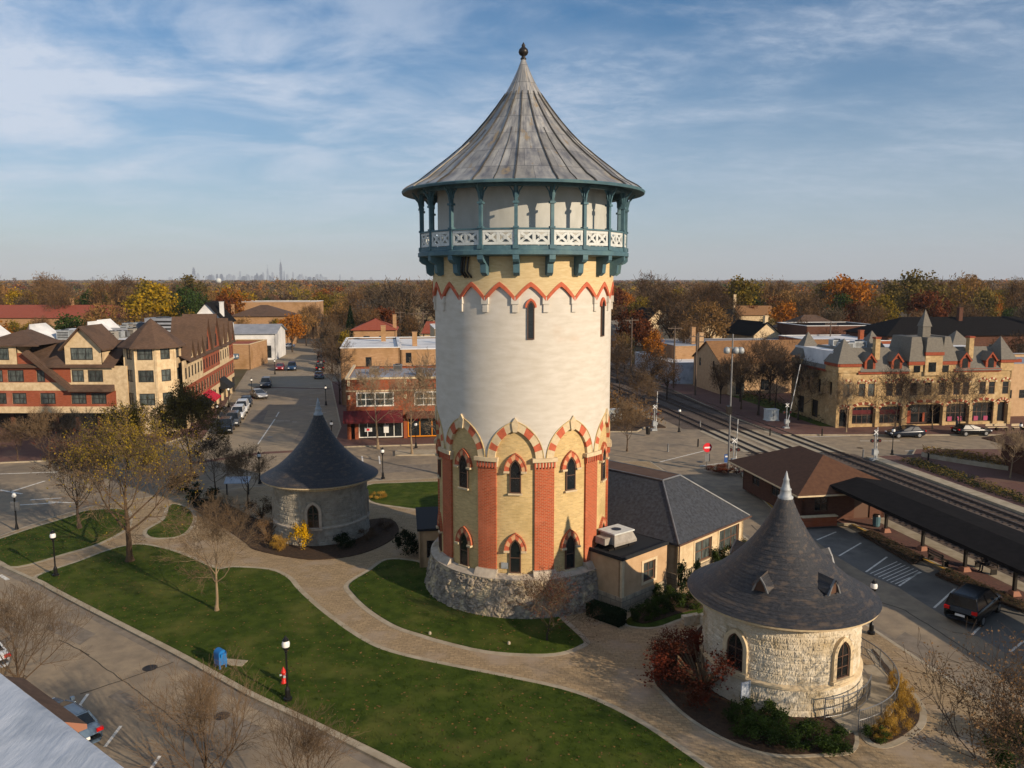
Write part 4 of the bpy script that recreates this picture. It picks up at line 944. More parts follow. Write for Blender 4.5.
# side front along the main street
SAng = math.atan2(.985, -.171); SO = (lx_(176), 4.0); ST = FM(SO[0], SO[1], 0, SAng); LS = 35.0
def sidewall(mbx, s0, s1, hs=(), z0=3.1, z1=8.9, d=0): panel(mbx, ST @ FM(0, d), s0, s1, z0, z1, list(hs)); 
def sw(s, z, w=1.0, h=1.45): return (s, z, w, h)
secs = [(-2, 9.5, 'c'), (9.5, 15.5, 'b'), (15.5, 22.5, 'b'), (22.5, 31.0, 'c'), (31.0, 35.0, 'b')]
for s0, s1, k in secs:
    n = int((s1 - s0) / 1.75); st_ = (s1 - s0) / n
    up = [sw(s0 + st_ * (i + .5), 6.6) for i in range(n)]; lo_ = [sw(s0 + st_ * (i + .5), 3.7) for i in range(n)]
    panel(wc if k == 'c' else wb, ST, s0, s1, 6.1, 9.0, up); panel(wb, ST, s0, s1, 3.3, 5.7, lo_, reveal=1); panel(wc, ST @ FM(0, -.04), s0, s1, 5.7, 6.1, []); panel(wc, ST @ FM(0, -.04), s0, s1, 2.7, 3.3, [])
    for x, z, w, h in up + lo_: window(lb, ST @ FM(x, .1, z), w, h, 'dark_frame', 'glass', 1, 2, t=.08)
ww = []
for i in range(9):
    s = -1 + i * 4.1; panel(wc, ST, s, s + .9, 0, 2.7, []); ww.append(s + 2.5)
for s in ww: window(lb, ST @ FM(s, .35, .3), 2.9, 2.3, 'dark_frame', 'glass', 3, 2, t=.08)
roofb = MB(ST); gp = []
for s0, s1, zt, m_ in ((0, 3.2, 11.4, 'c'), (3.5, 6.2, 11.2, 'c'), (6.4, 9.4, 11.6, 'c'), (9.7, 15.3, 13.9, 'b'), (16, 22, 14.0, 'b'), (23, 26.2, 12.6, 'c'), (26.8, 30.6, 12.9, 'c'), (31.4, 34.8, 12.2, 'b')):
    mbx = wc if m_ == 'c' else wb; sm_ = (s0 + s1) / 2; zs = 9.0
    vs = [ST @ Vector((x, y, z)) for y in (-.1, .15) for x, z in ((s0, zs), (s1, zs), (sm_, zt))]
    mbx.add(vs, [(0, 1, 2), (3, 5, 4), (0, 3, 5, 2), (1, 4, 5, 2)]); 
    h = (s1 - s0) / 2; sl = (zt - zs) / h
    for sg in (-1, 1): roofb.add([(sm_ + sg * (h + .25), y, zs - sl * .25 + d) for d in (0, .16) for y in (-.45, 4.5)] + [(sm_, y, zt + d) for d in (0, .16) for y in (-.45, 4.5)], [(0, 1, 5, 4), (2, 3, 7, 6), (0, 2, 6, 4), (0, 1, 3, 2)])
    window(lb, ST @ FM(sm_, -.12, 9.3), .9, 1.5 if zt < 13 else 1.9, 'dark_frame', 'glass', 2, 2, rise=.4, kind='round', t=.08)
wb.build('brick_wall', ['brick_red', 'stucco'], lb); wc.build('cream_wall', 'stucco', lb)
# main roofs
roofb.T = None
roofb.add([(XL - .3, -.5, lz_(366)), (lx_(118), -.5, lz_(366)), (lx_(118), 4.6, 11.55), (XL - .3, 4.6, 11.55), (XL - .3, -.5, lz_(367.5)), (lx_(118), -.5, lz_(367.5)), (XL - .3, 4.9, 10.8), (lx_(118), 4.9, 10.8)], [(0, 1, 2, 3), (4, 5, 1, 0), (3, 2, 7, 6)])
gm_ = (gx0 + gx1) / 2; sl = (zp - ze) / (gx1 - gm_)
for sg in (-1, 1): roofb.add([(gm_ + sg * (gx1 - gm_ + .5), y, ze - sl * .5 + d) for d in (0, .2) for y in (-.7, 5)] + [(gm_, y, zp + d) for d in (0, .2) for y in (-.7, 5)], [(0, 1, 5, 4), (2, 3, 7, 6), (0, 2, 6, 4), (0, 1, 3, 2)])
for cxp, half, zt in ((12, 33, 12.9), (-62, 33, 13.1)):
    cx_, hf = lx_(cxp), half * .1256; z0 = lz_(345)
    roofb.add([(cx_ - hf, -.6, z0), (cx_ + hf, -.6, z0), (cx_ + hf, 5, z0), (cx_ - hf, 5, z0), (cx_, 3.0, zt), (cx_, 5, zt), (cx_ - hf, -.6, z0 - .15), (cx_ + hf, -.6, z0 - .15)], [(0, 1, 4), (1, 2, 5, 4), (3, 0, 4, 5), (6, 7, 1, 0)])
roofb.add([(lx_(28), -.75, lz_(353)), (lx_(32), -.75, lz_(350)), (lx_(76), -.75, lz_(388.5)), (lx_(72), -.75, lz_(391)), (lx_(28), 0, lz_(353)), (lx_(32), 0, lz_(350)), (lx_(76), 0, lz_(388.5)), (lx_(72), 0, lz_(391))], [(0, 1, 2, 3), (1, 2, 6, 5), (0, 3, 7, 4), (2, 3, 7, 6)])
roofb.add([(x, y, z) for x in (lx_(72), lx_(115)) for y, z in ((-.95, lz_(391)), (-.95, lz_(389.6)), (0, lz_(384.5)), (0, lz_(391)))], [(0, 1, 5, 4), (1, 2, 6, 5), (0, 3, 7, 4), (0, 1, 2, 3), (4, 5, 6, 7)])
q = ST
roofb.add([q @ Vector(p) for p in ((-1, -.5, 8.85), (35.3, -.5, 8.85), (35.3, 4.4, 11.5), (-1, 4.4, 11.5), (35.3, 4.6, 10.8), (-1, 4.6, 10.8), (-1, -.5, 8.7), (35.3, -.5, 8.7))], [(0, 1, 2, 3), (3, 2, 4, 5), (6, 7, 1, 0)])
roofb.build('roof', 'shingle_brown', lb)
b = MB(); e = ST @ Vector((35, 0, 0)); b.prism([(XL, 4.5), (lx_(118) + 3, 4.6), tuple((ST @ Vector((2, 4, 0))).xy), tuple((ST @ Vector((35, 4.2, 0))).xy), (e.x - 8, e.y), (XL, e.y)], 0, 11.0, side=1); b.build('flat_roof', ['roof_white', 'brick_tan'], lb)
b = MB(); b.prism([(XL, .9), (lx_(128), .9), (lx_(128), 4.6), (XL, 4.6)], lz_(413) + .02, lz_(366) - .1); b.box(XL, lx_(128), 3.6, 3.8, 0, lz_(413)); b.box(XL, lx_(128), .01, 3.6, lz_(413) - .05, lz_(413))   # inner body behind the windows
b.add([ST @ Vector(p) for p in ((-1, .5, 0), (35, .5, 0), (35, .5, 8.8), (-1, .5, 8.8))], [(0, 1, 2, 3)]); b.add([ST @ Vector(p) for p in ((35, 0, 0), (35, 8, 0), (35, 8, 9), (35, 0, 9))], [(0, 1, 2, 3)]); b.build('inner_wall', 'dark_frame', lb)
for px in range(-84, 118, 22): b = MB(); b.box(lx_(px) - .2, lx_(px) + .2, 1.2, 1.6, 0, lz_(413)); b.build('arcade_pillar', 'brick_brown', lb)
def awning(par, T, s0, s1, z, out, drop, m, name='awning'):
    b = MB(T); b.add([(x, y, zz) for x in (s0, s1) for y, zz in ((0, z), (-out, z - drop), (-out, z - drop - .25), (0, z - drop - .25))], [(0, 1, 5, 4), (1, 2, 6, 5), (0, 3, 2, 1), (4, 5, 6, 7), (3, 7, 6, 2)]); return b.build(name, m, par)
awning(lb, ST, 2.6, 8.4, 3.3, 1.5, 1.1, 'awning_dark'); awning(lb, ST, 8.6, 10.9, 3.35, 1.5, 1.0, 'awning_red'); awning(lb, ST, 11.1, 13.6, 3.35, 1.5, 1.0, 'awning_red'); awning(lb, ST, 21.5, 25.5, 3.9, 1.6, 1.4, 'awning_dark')
# things on its roof: white sheet-covered gable backs, air units
rr = random.Random(5)
def roof_unit(x, y, z, sx, sy, sz, label, m='grey_metal', rz=0, grp='air units on the long block\'s flat roof'):
    t = thing('rooftop_air_unit', label, 'air unit', (x, y, z), rz, grp)
    b = MB(); b.box(-sx / 2, sx / 2, -sy / 2, sy / 2, .12, sz); b.box(-sx / 2 - .04, sx / 2 + .04, -sy / 2 - .04, sy / 2 + .04, sz, sz + .05); b.box(-sx * .4, sx * .4, -sy * .4, sy * .4, 0, .12); b.build('housing', m, t)
    b = MB(); b.tube((0, 0, sz + .05), (0, 0, sz + .16), min(sx, sy) * .34, n=12); 
    for i in range(4): b.box(-sx * .42, sx * .42, -sy / 2 - .03, -sy / 2 - .001, .25 + i * (sz - .3) / 4, .25 + (i + .45) * (sz - .3) / 4)
    b.build('fan_grille', 'dark_metal', t); return t
GRP = 'air units on the long block\'s flat roof'
for i in range(34):
    x = rr.uniform(-66, -48.5 if i % 3 else -50); y = rr.uniform(106, 134); s = rr.uniform(.7, 1.5)
    if x > -46 - .17 * (y - 104) - 6.5: x -= 7
    roof_unit(x, y, 11.0, s * 1.2, s, rr.uniform(.6, 1.25), 'grey air unit among many on the white flat roof of the long left block', rr.choice(['grey_metal', 'white_metal', 'hvac']), rr.uniform(-.1, .1))
big_ = roof_unit(-53.2, 123, 11.0, 4.4, 3.2, 2.5, 'largest blue-grey box unit on the long left block\'s roof, nearest the street', 'roof_grey'); del big_['group']
tk = thing('roof_tank', 'small dark blue round tank on the long left block\'s roof', 'tank', (-55.4, 120.5, 11)); b = MB(); b.lathe([(.0, 0), (.8, 0), (.85, .3), (.85, 1.5), (.6, 1.9), (0, 2.0)], 14); b.build('shell', 'car_navy', tk, True)
for i, (px, Yp, zt) in enumerate(((29.5, 111, 13.1), (88, 112, 13.4), (97.5, 117, 13.4), (-20, 111, 13))):
    x = xat(px, 330, Yp); t = tag(MB().add([(x, Yp, zt + .1), (x + .35, Yp - .3, 12.3), (x + 2.6, Yp - .3, 11.02), (x - .1, Yp - .3, 11.02), (x - 1.2, Yp - .2, 11.02), (x, Yp + 4, zt + .1), (x - 1.4, Yp + 4, 11.02), (x + 2.6, Yp + 4, 11.02)], [(0, 3, 2, 1), (0, 4, 3), (0, 5, 6, 4), (1, 2, 7, 5), (0, 1, 5)], [0, 1, 1, 0, 0]).build('roof_gable_back', ['roof_white', 'shingle_brown']),
        ['white sheeted gable back left of the front dormer on the long left block', 'white gable back behind the front dormer of the long left block', 'smaller white gable back just right of the one behind the dormer', 'white gable back at the far left of the long block'][i], 'roof gable')
pw = thing('roof_screen', 'low pale green-grey screen wall round plant on the long left block\'s roof', 'screen wall', (-59.5, 118, 11)); b = MB(); b.box(-3.5, 3, 0, .15, 0, 1.3); b.box(-3.5, -3.35, .15, 3, 0, 1.3); b.build('boards', 'roof_grey', pw)
pw2 = thing('roof_stair_house', 'boxy pale stair house on the long left block\'s white roof', 'stair house', (-54.6, 127, 11)); b = MB(); b.box(-2.5, 2, 0, 4, 0, 1.7); b.build('wall', 'roof_white', pw2); b = MB(); b.box(-1.2, 1.2, -.04, 0.02, .4, 1.3); b.build('louvre', 'dark_frame', pw2)

# ------------------------------------------------------------------ red brick shop building
RA = R(7.3); rb = thing('brick_shop_building', 'two-storey orange brick corner shop with maroon awning and white windows', 'building', (-19.9, 95.6, .13), RA)
bx_ = lambda px: (px - 345) * .1215; bz_ = lambda py: zat(py, 96) - .13
b = MB(); W2 = 24.0; hs = [(bx_(373), bz_(406.5), 4.5, 1.75), (bx_(430), bz_(406.5), 4.5, 1.75), (18.6, bz_(406.5), 4.5, 1.75)]
panel(b, T0, 0, W2, 2.95, 7.3, hs); panel(b, FM(0, 15, 0, R(-90)), 0, 15, 0, 7.3, [(3 + 4 * i, 4, 1.2, 1.6) for i in range(3)]); panel(b, FM(W2, 0, 0, R(90)), 0, 15, 0, 7.3, []); panel(b, FM(W2, 15, 0, R(180)), 0, W2, 0, 7.3, [])
for x in (0, .9, 6.75, 13.2, 19.6, 23.4): b.box(x, x + .45, 0, .3, 0, 2.95)
b.build('wall', 'brick_orange', rb)
b = MB(); b.box(-.12, W2 + .1, -.14, .3, 7.3, 7.52); b.box(-.12, .2, .3, 15, 7.3, 7.52); b.box(-.03, W2, -.07, .0, bz_(391.5), bz_(390)); 
for x in (.15, 6.9, 13.3, 19.8): b.box(x, x + .3, -.1, 0, 4.9, 5.4); b.box(x, x + .3, -.12, 0, 6.5, 7.2)
b.build('stone_trim', 'cream_stone', rb)
for x, z, w, h in hs:
    window(rb, FM(x, .08, z), w, h, 'white_frame', 'glass_curtain', 4, 2, t=.16, proud=.05)
for i in range(3): window(rb, FM(0, 15, 0, R(-90)) @ FM(3 + 4 * i, .1, 4), 1.2, 1.6, 'white_frame', 'glass', 1, 2)
b = MB(); b.prism([(0.02, .3), (W2, .3), (W2, 14.9), (.02, 14.9)], 6.6, 6.95); b.build('roof', 'roof_grey', rb)
b = MB(); b.box(.6, W2 - .4, .5, .6, 0, 2.95); b.box(.3, W2 - .3, .6, 14.6, 0, 6.55); b.build('inner_wall', 'dark_frame', rb)
for x, w, fm, n in ((4.0, 5.3, 'white_frame', 5), (10.2, 5.9, 'shop_orange', 4), (16.6, 5.8, 'dark_frame', 4)):
    window(rb, FM(x, .25, .12), w, 2.5, fm, 'glass', n, 1, t=.13, name='shopfront')
b = MB(); b.box(2.05, 2.95, .1, .18, .9, 1.35); b.box(4.35, 4.95, .1, .18, .7, 1.7); b.build('poster', 'sign_white', rb); b = MB(); b.box(2.3, 2.65, .07, .1, 1.0, 1.28); b.box(8.0, 8.5, -.02, .08, 2.15, 2.5); b.build('poster', 'sign_red', rb)
awning(rb, T0, -.4, 6.7, 3.5, 1.3, 1.1, 'awning_maroon'); awning(rb, T0, 7.2, 13.2, 3.3, .9, .5, 'brick_brown')
for x, y in ((3, 9), (9, 7), (12, 11), (15, 6), (6, 12), (17, 10)): roof_unit(*(rb.matrix_basis @ Vector((x, y, 0))).xy if False else (-19.9 + x * math.cos(RA) - y * math.sin(RA), 95.6 + x * math.sin(RA) + y * math.cos(RA)), 7.08, 1.2, 1.0, .8, 'small grey air unit on the grey roof of the orange brick corner shop', 'grey_metal', RA, 'air units on the corner shop roof')

def simple(name, label, cat, loc, rz, w, d, h, wallm, roofm, roof='flat', rh=2.5, wins=(), wm_='dark_frame', gm='glass', par=.5, ov=.5, side=(), chim=(), along='x', trim=None):
    t = thing(name, label, cat, loc, rz)
    b = MB(); panel(b, T0, 0, w, 0, h, [(x, z, a, c) for x, z, a, c in wins]); panel(b, FM(0, d, 0, R(-90)), 0, d, 0, h, list(side)); panel(b, FM(w, 0, 0, R(90)), 0, d, 0, h, []); panel(b, FM(w, d, 0, R(180)), 0, w, 0, h, [])
    if roof == 'gable':
        if along == 'x':
            for x in (0, w): b.add([(x, 0, h), (x, d, h), (x, d / 2, h + rh)], [(0, 1, 2)])
        else:
            for y in (0, d): b.add([(0, y, h), (w, y, h), (w / 2, y, h + rh)], [(0, 1, 2)])
    b.build('wall', wallm, t)
    for x, z, a, c in wins: window(t, FM(x, .1, z), a, c, wm_, gm, 2 if a > 1 else 1, 2, t=.09)
    for x, z, a, c in side: window(t, FM(0, d, 0, R(-90)) @ FM(x, .1, z), a, c, wm_, gm, 2 if a > 1 else 1, 2, t=.09)
    b = MB()
    if roof == 'flat':
        b.prism([(.25, .25), (w - .25, .25), (w - .25, d - .25), (.25, d - .25)], 0, h - par)
    elif roof == 'hip': hip(b, 0, w, 0, d, h, h + rh, along, ov)
    else: gable(b, 0, w, 0, d, h, h + rh, along, ov)
    rf = b.build('roof', roofm, t)
    if roof == 'flat':
        c = MB()
        for a in ((-.08, w + .08, -.08, .28), (-.08, w + .08, d - .28, d + .08), (-.08, .28, .28, d - .28), (w - .28, w + .08, .28, d - .28)): c.box(*a, h, h + .12)
        c.build('coping', trim or roofm, rf)
    for x, y, z in chim: c = MB(); c.box(x - .4, x + .4, y - .4, y + .4, h - .5, z); c.box(x - .46, x + .46, y - .46, y + .46, z, z + .15); c.build('chimney', wallm, rf)
    return t
GA = math.atan2(.242, .97)
simple('flat_roofed_building', 'tan brick building with white roof just behind the orange brick shop', 'building', (-26.2, 122.4, 0), R(9), 9.0, 22, 8.9, 'brick_tan', 'roof_white', par=.2, wins=[(4.2, 6, .9, 1.5)], chim=[(6.5, 16, 11.3)])
simple('flat_roofed_building', 'darker tan brick building next right of the white-roofed one behind the shop', 'building', (-17.2, 123.8, 0), R(9), 14, 26, 8.6, 'brick_tan', 'roof_white', par=.2, wins=[(1.2, 6.5, .9, 1.6)], chim=[(2.5, 9, 10.6), (8, 14, 10)])
simple('flat_roofed_building', 'low white-roofed wing between the orange brick shop and the tan buildings', 'building', (-20.5, 113.0, 0), R(9), 17, 8, 6.2, 'roof_white', 'roof_white', par=.6)
simple('flat_roofed_building', 'pale tan box with white roof beyond the tan buildings, right part', 'building', (-15, 156, 0), R(9), 13, 16, 9.8, 'stucco', 'roof_white', par=.1)
simple('brick_shop', 'small orange brick shop with blue wall picture on the far left kerb', 'building', (-63.5, 172.5, 0), R(2), 7.0, 14, 5.4, 'brick_tan', 'shingle_red', par=.3, trim='cream_stone', wins=[(2, .6, 1.2, 1.6)])
mu = thing('wall_picture', 'pale blue and white picture on the small orange brick shop wall', 'wall picture', (-60.3, 172.2, 2.4)); b = MB(); b.box(-.2, 1.6, 0, .05, 0, 1.1); b.build('board', 'car_steel', mu); b = MB(); b.add([(-.1, -.01, .1), (.7, -.01, .2), (.5, -.01, .9), (.9, -.01, .3), (1.5, -.01, .4), (1.2, -.01, .9)], [(0, 1, 2), (3, 4, 5)]); b.build('shapes', 'sign_white', mu)
simple('shop_house', 'pale green and white gabled shop with dark shop window on the left kerb', 'building', (-72, 192, 0), R(6), 15, 14, 6.4, 'roof_white', 'roof_grey', 'gable', 1.8, wins=[(13.2, .5, 1.6, 3)], along='x')
simple('tan_office_building', 'wide tan building with brown roof edge beyond the green and white shop', 'building', (-81, 232, 0), R(4), 16, 14, 8.8, 'brick_tan', 'shingle_brown', 'hip', 3, wins=[(4, 2, 2, 2), (9, 2, 2, 2)], chim=[(-.1, 3, 12)])
simple('flat_roofed_building', 'long tan flat building behind the wide tan office on the left', 'building', (-90, 262, 0), R(3), 26, 14, 12.0, 'brick_tan', 'roof_white', par=.2)
simple('school_building', 'very long low tan building with brown-red hipped roof at far left', 'building', (-178, 236, 0), R(0), 66, 20, 8.2, 'brick_tan', 'shingle_red', 'hip', 3.4, wins=[(4 + i * 5, 3, 3, 2) for i in range(11)], chim=[(44, 10, 13.5)])
simple('school_wing', 'brown roofed low wing right of the long tan building at left', 'building', (-124, 262, 0), R(0), 36, 14, 9.3, 'brick_tan', 'shingle_station', 'hip', 3, wins=[(4 + i * 6, 3, 3, 2) for i in range(5)])
simple('gabled_house', 'small house with white and blue gable behind the long left block', 'house', (-71, 178, 0), R(5), 7, 9, 10.2, 'roof_white', 'shingle_dark', 'gable', 4, wins=[(3.5, 9.5, 1.5, 1.6)], along='y', chim=[(6, 3, 14.2)])
simple('red_roofed_house', 'tan house with bright red hipped roof behind the white roofs', 'house', (-36, 182, 0), R(6), 9.5, 10, 8.0, 'brick_tan', 'shingle_red', 'hip', 2.4, wins=[(3, 5, 1.4, 1.6), (6.5, 5, 1.4, 1.6)], chim=[(9.3, 2, 11.2)])
simple('gabled_house', 'grey roofed house with maroon gable window left of the red roofed house', 'house', (-52, 260, 0), R(8), 12, 9, 8.5, 'stucco', 'shingle_grey', 'gable', 4.4, wins=[(4, 5, 1.4, 1.6)], along='x')
simple('red_roofed_house', 'low house with reddish roof by the utility frame behind the white roofs', 'house', (-22, 200, 0), R(-8), 13, 10, 6.2, 'stucco', 'shingle_red', 'gable', 2.4, wins=[(3, 4, 1.4, 1.6)], along='x')
simple('gabled_house', 'tan gabled house among trees just left of the tower', 'house', (-32, 262, 0), R(-4), 9, 9, 9, 'stucco', 'shingle_brown', 'gable', 4, wins=[(4, 5, 1.2, 1.4)], along='y')
# right of the tower
simple('tan_gabled_building', 'tan stone building with long light brown roof beyond the tracks', 'building', (35.0, 134.0, .1), R(9), 24, 12, 5.4, 'stucco_tan', 'shingle_tan', 'gable', 3.1, along='x', ov=.3,
       wins=[(1.2, 3.6, .8, 1.7), (2.9, 3.6, .8, 1.7), (4.5, 3.6, .8, 1.7), (2.6, .4, 1.0, 1.9), (7.5, 3.6, .9, 1.6), (11, 3.6, .9, 1.6), (15, 3.6, .9, 1.6), (19, 3.6, .9, 1.6), (8, .6, 1.6, 1.8), (14, .6, 1.6, 1.8)], side=[(3, 4, .8, 1.5), (9, 4, .8, 1.5)], chim=[(.6, 10.5, 9.6)])
vb = thing('bay_porch', 'small flat-topped porch on the tan stone building beyond the tracks', 'porch', (36.5, 132.3, .1), R(9)); b = MB(); b.box(0, 2.2, 0, 2, 0, 3.1); b.box(-.1, 2.3, -.1, 2, 3.1, 3.3); b.build('wall', 'stucco', vb); b = MB(); b.box(.7, 1.5, -.04, 0.01, .3, 2.4); b.build('door', 'dark_frame', vb)
simple('blue_workshop', 'long low pale blue building with grey roof beside the tracks', 'building', (26.2, 171, 0), R(-81), 23, 9, 3.9, 'membrane', 'roof_white', 'flat', par=.2)
simple('white_house', 'white two-storey house with grey roof close to the tower\'s right edge', 'house', (21, 181, 0), R(4), 6.2, 8, 6.8, 'roof_white', 'shingle_grey', 'gable', 3, wins=[(2, 4.2, 1.1, 1.3), (4.6, 4.2, 1.1, 1.3), (2, 1.3, 1.1, 1.3)], along='x')
simple('white_house', 'white gabled house behind the rust tree beyond the blue building', 'house', (39, 232, 0), R(25), 8, 9, 7.5, 'stucco', 'shingle_dark', 'gable', 3.4, along='y', wins=[(4, 6, 1, 1.3)])
simple('cream_gabled_house', 'cream gable end with chimney above the long light brown roof', 'house', (53.5, 178, 0), R(14), 6.5, 12, 7.2, 'stucco', 'shingle_dark', 'gable', 2.6, along='y', chim=[(3.2, .6, 11.2)])
simple('dark_roofed_building', 'wide building with dark roof left of the cream gable end', 'building', (41, 205, 0), R(6), 17, 12, 8.0, 'stucco', 'shingle_dark', 'gable', 3.4, wins=[(3, 5, 1.4, 1.6), (7, 5, 1.4, 1.6), (12, 5, 1.4, 1.6)], along='x')
simple('grey_roofed_building', 'flat grey-roofed building behind the long light brown roof', 'building', (32, 158, 0), R(8), 34, 17, 6.3, 'brick_tan', 'roof_grey', 'flat', par=.1, chim=[(6, 6, 9.5)])
simple('tan_house', 'tan house with light roof and white porch between the woods at right', 'house', (70, 248, 0), R(3), 11, 9, 8.6, 'stucco', 'shingle_tan', 'gable', 2.4, wins=[(3, 5, 1.4, 1.6), (8, 5, 1.4, 1.6)], chim=[(-.4, 4, 14.5)])
simple('brown_roofed_house', 'house with brown hipped roof left of the corner of the arcade building', 'house', (66, 190, 0), R(5), 14, 11, 7.6, 'stucco', 'shingle_brown', 'hip', 3.2, wins=[(4, 4, 1.3, 1.4)])
simple('flat_roofed_building', 'low row with patchy white roof left of the arcade building\'s rear tower', 'building', (57, 150, 0), R(7), 16, 16, 7.8, 'brick_orange', 'roof_white', 'flat', par=.1, chim=[(11, 4, 9.5)])
simple('long_dark_building', 'long dark-roofed block with tall brick chimneys behind the arcade building', 'building', (72, 154, 0), R(7), 40, 15, 8.6, 'brick_brown', 'shingle_dark', 'hip', 3.2, wins=[(4 + 6 * i, 5, 1.6, 1.8) for i in range(7)], along='x', chim=[(19, 6, 13.6), (33.5, 3, 13.6), (37, 6, 11.5)])
simple('flat_roofed_building', 'low dark brick building with white roof edge left of the long dark block', 'building', (63, 172, 0), R(7), 17, 14, 9.4, 'brick_brown', 'shingle_dark', 'flat', par=.1, trim='roof_white')
simple('side_building', 'plain shaded tan building right of the arcade building', 'building', (68.5, 112, .1), R(7), 20, 14, 7.5, 'stucco_tan', 'roof_grey', 'flat', wins=[(1.5, 2.6, 1, 1.2), (3.6, 2.6, 1, 1.2)])

# ------------------------------------------------------------------ the arcade building
AA = R(6.8); ac = thing('arcade_building', 'yellow stone arcade building with red trim, dormers, corner roofs and central spire', 'building', (42.4, 103.6, .13), AA)
KX = 24.3 / 171.5
axx = lambda zx: (780 + zx / 4.197 - 836) * KX
az = lambda zy: zat(270 + zy / 4.197, 104.6) - .13
DPT = 13.0; WA = 24.4
b = MB(); e1 = az(428)
winx = [270, 333, 372, 447, 487, 547, 607, 667, 728, 767, 838, 877, 936]
ws = [(axx(x), az(528), 1.0 if 500 < x < 700 else .92, az(466) - az(528)) for x in winx]
shops = [(axx(343), az(643), 3.0, az(572) - az(643)), (axx(456), az(643), 3.0, az(572) - az(643)), (axx(598), az(650), 4.8, az(566) - az(650)), (axx(735), az(643), 3.0, az(566) - az(643)), (axx(847), az(643), 3.0, az(562) - az(643)), (axx(262), az(655), 1.2, az(580) - az(655)), (axx(927), az(645), 1.2, az(562) - az(645))]
panel(b, T0, 0, WA, 0, e1, shops + ws); 
panel(b, FM(0, DPT, 0, R(-90)), 0, DPT, 0, e1, [(3, .4, 2, 2.4), (7, .4, 2, 2.4), (2, 4, .9, 1.8), (5, 4, .9, 1.8), (8, 4, .9, 1.8), (11, 4, .9, 1.8)]); panel(b, FM(WA, 0, 0, R(90)), 0, DPT, 0, e1, []); panel(b, FM(WA, DPT, 0, R(180)), 0, WA, 0, e1, [])
b.box(axx(520), axx(580), -.12, 3, e1, az(395)); b.box(axx(655), axx(715), -.12, 3, e1, az(395)); b.box(axx(583), axx(655), -.3, 3, e1 - .5, az(352)); b.box(-.15, axx(320), -.15, 3.2, e1, az(402)); b.box(axx(905), WA + .1, -.15, 3.2, e1, az(392)); b.box(-.12, 3, DPT - 3, DPT + .1, e1, az(402))
for x in (235, 288, 397, 507, 678, 790, 893, 955): b.box(axx(x) - .22, axx(x) + .22, -.25, -.002, 0, az(560))
b.build('wall', 'arcade_stone', ac)
for i, (x, z, w, h) in enumerate(ws):
    o = window(ac, FM(x, .1, z), round(w, 2), round(h, 2), 'brown_frame', 'glass_curtain' if i in (0, 1, 2) else 'glass', 1, 2, t=.08)
    hd = MB(); hd.ringx(arch_outline(w + .5, .62, .6, 'round')[1:-1], arch_outline(w - .02, .36, .35, 'round')[1:-1], -.2, -.11, mi=[0 if j % 4 < 2 else 1 for j in range(14)], closed=False); hd.extr(arch_outline(w + .02, .40, .38, 'round')[1:-1], -.13, -.1, 2)
    hd.build('window_arch', ['trim_red', 'cream_stone', 'arcade_stone'], o, loc=(0, -.0, h - .3))
for i, (x, z, w, h) in enumerate(shops):
    o = window(ac, FM(x, .3 if i != 2 else 1.2, z), round(w, 2), round(h, 2), 'brown_frame', 'glass', 4 if w > 2 else 1, 2 if w > 2 else 1, t=.09, name='shopfront' if w > 2 else 'doorway')
    hd = MB(); hd.ringx(arch_outline(w + .7, .95, .9, 'round', n=9)[1:-1], arch_outline(w, .62, .58, 'round', n=9)[1:-1], -.2, .0, mi=[0 if j % 3 < 2 else 1 for j in range(20)], closed=False); 
    hd.build('shop_arch', ['trim_red', 'cream_stone'], ac, loc=(x, -.003, z + h - .3))
    if i in (0, 1): q = MB(); q.box(x - w / 2, x + w / 2, .2, .25, z + h * .55, z + h * .8); q.build('shop_sign', 'awning_maroon', ac)
    if i in (3, 4):
        for dx in (-.8, .6): q = MB(); q.box(x + dx - .3, x + dx + .3, .2, .26, z + .1, z + .7); q.build('shop_display', 'shop_pink', ac)
    if i == 2: q = MB(); q.box(x - 2.0, x - 1.3, .9, 1.0, z, z + 1.7); q.box(x + .4, x + .7, .9, 1.0, z + .2, z + 1.4); q.build('shop_display', 'trim_red', ac)
b = MB()
for x0, x1, zz_, yy in ((312, 520, 428, -.2), (708, 908, 424, -.2), (228, 322, 396, -.3), (902, 990, 386, -.3), (516, 584, 392, -.25), (652, 718, 392, -.25), (580, 658, 352, -.42)): b.box(axx(x0), axx(x1), yy, .1, az(zz_ + 7), az(zz_ - 7))
b.box(-.3, -.0, 3.2, DPT - 3, e1 - .15, e1 + .15); b.box(-.33, -.02, -.3, 3.3, az(403), az(389)); b.build('red_cornice', 'trim_red', ac)
b = MB()
for x0, x1 in ((318, 524), (712, 908)):
    b.add([(axx(x0), -.35, e1 + .1), (axx(x1), -.35, e1 + .1), (axx(x1), 2.2, az(330)), (axx(x0), 2.2, az(330))], [(0, 1, 2, 3)])
b.add([(-.3, 3.3, e1 + .1), (-.3, DPT - 3, e1 + .1), (2.2, DPT - 3, az(335)), (2.2, 3.3, az(335))], [(0, 1, 2, 3)])
def frust(x0, x1, y0, y1, z0, z1, ins, insy=None):
    insy = ins if insy is None else insy
    b.add([(x0, y0, z0), (x1, y0, z0), (x1, y1, z0), (x0, y1, z0), (x0 + ins, y0 + insy, z1), (x1 - ins, y0 + insy, z1), (x1 - ins, y1 - insy, z1), (x0 + ins, y1 - insy, z1)], [(0, 1, 5, 4), (1, 2, 6, 5), (2, 3, 7, 6), (3, 0, 4, 7), (4, 5, 6, 7)])
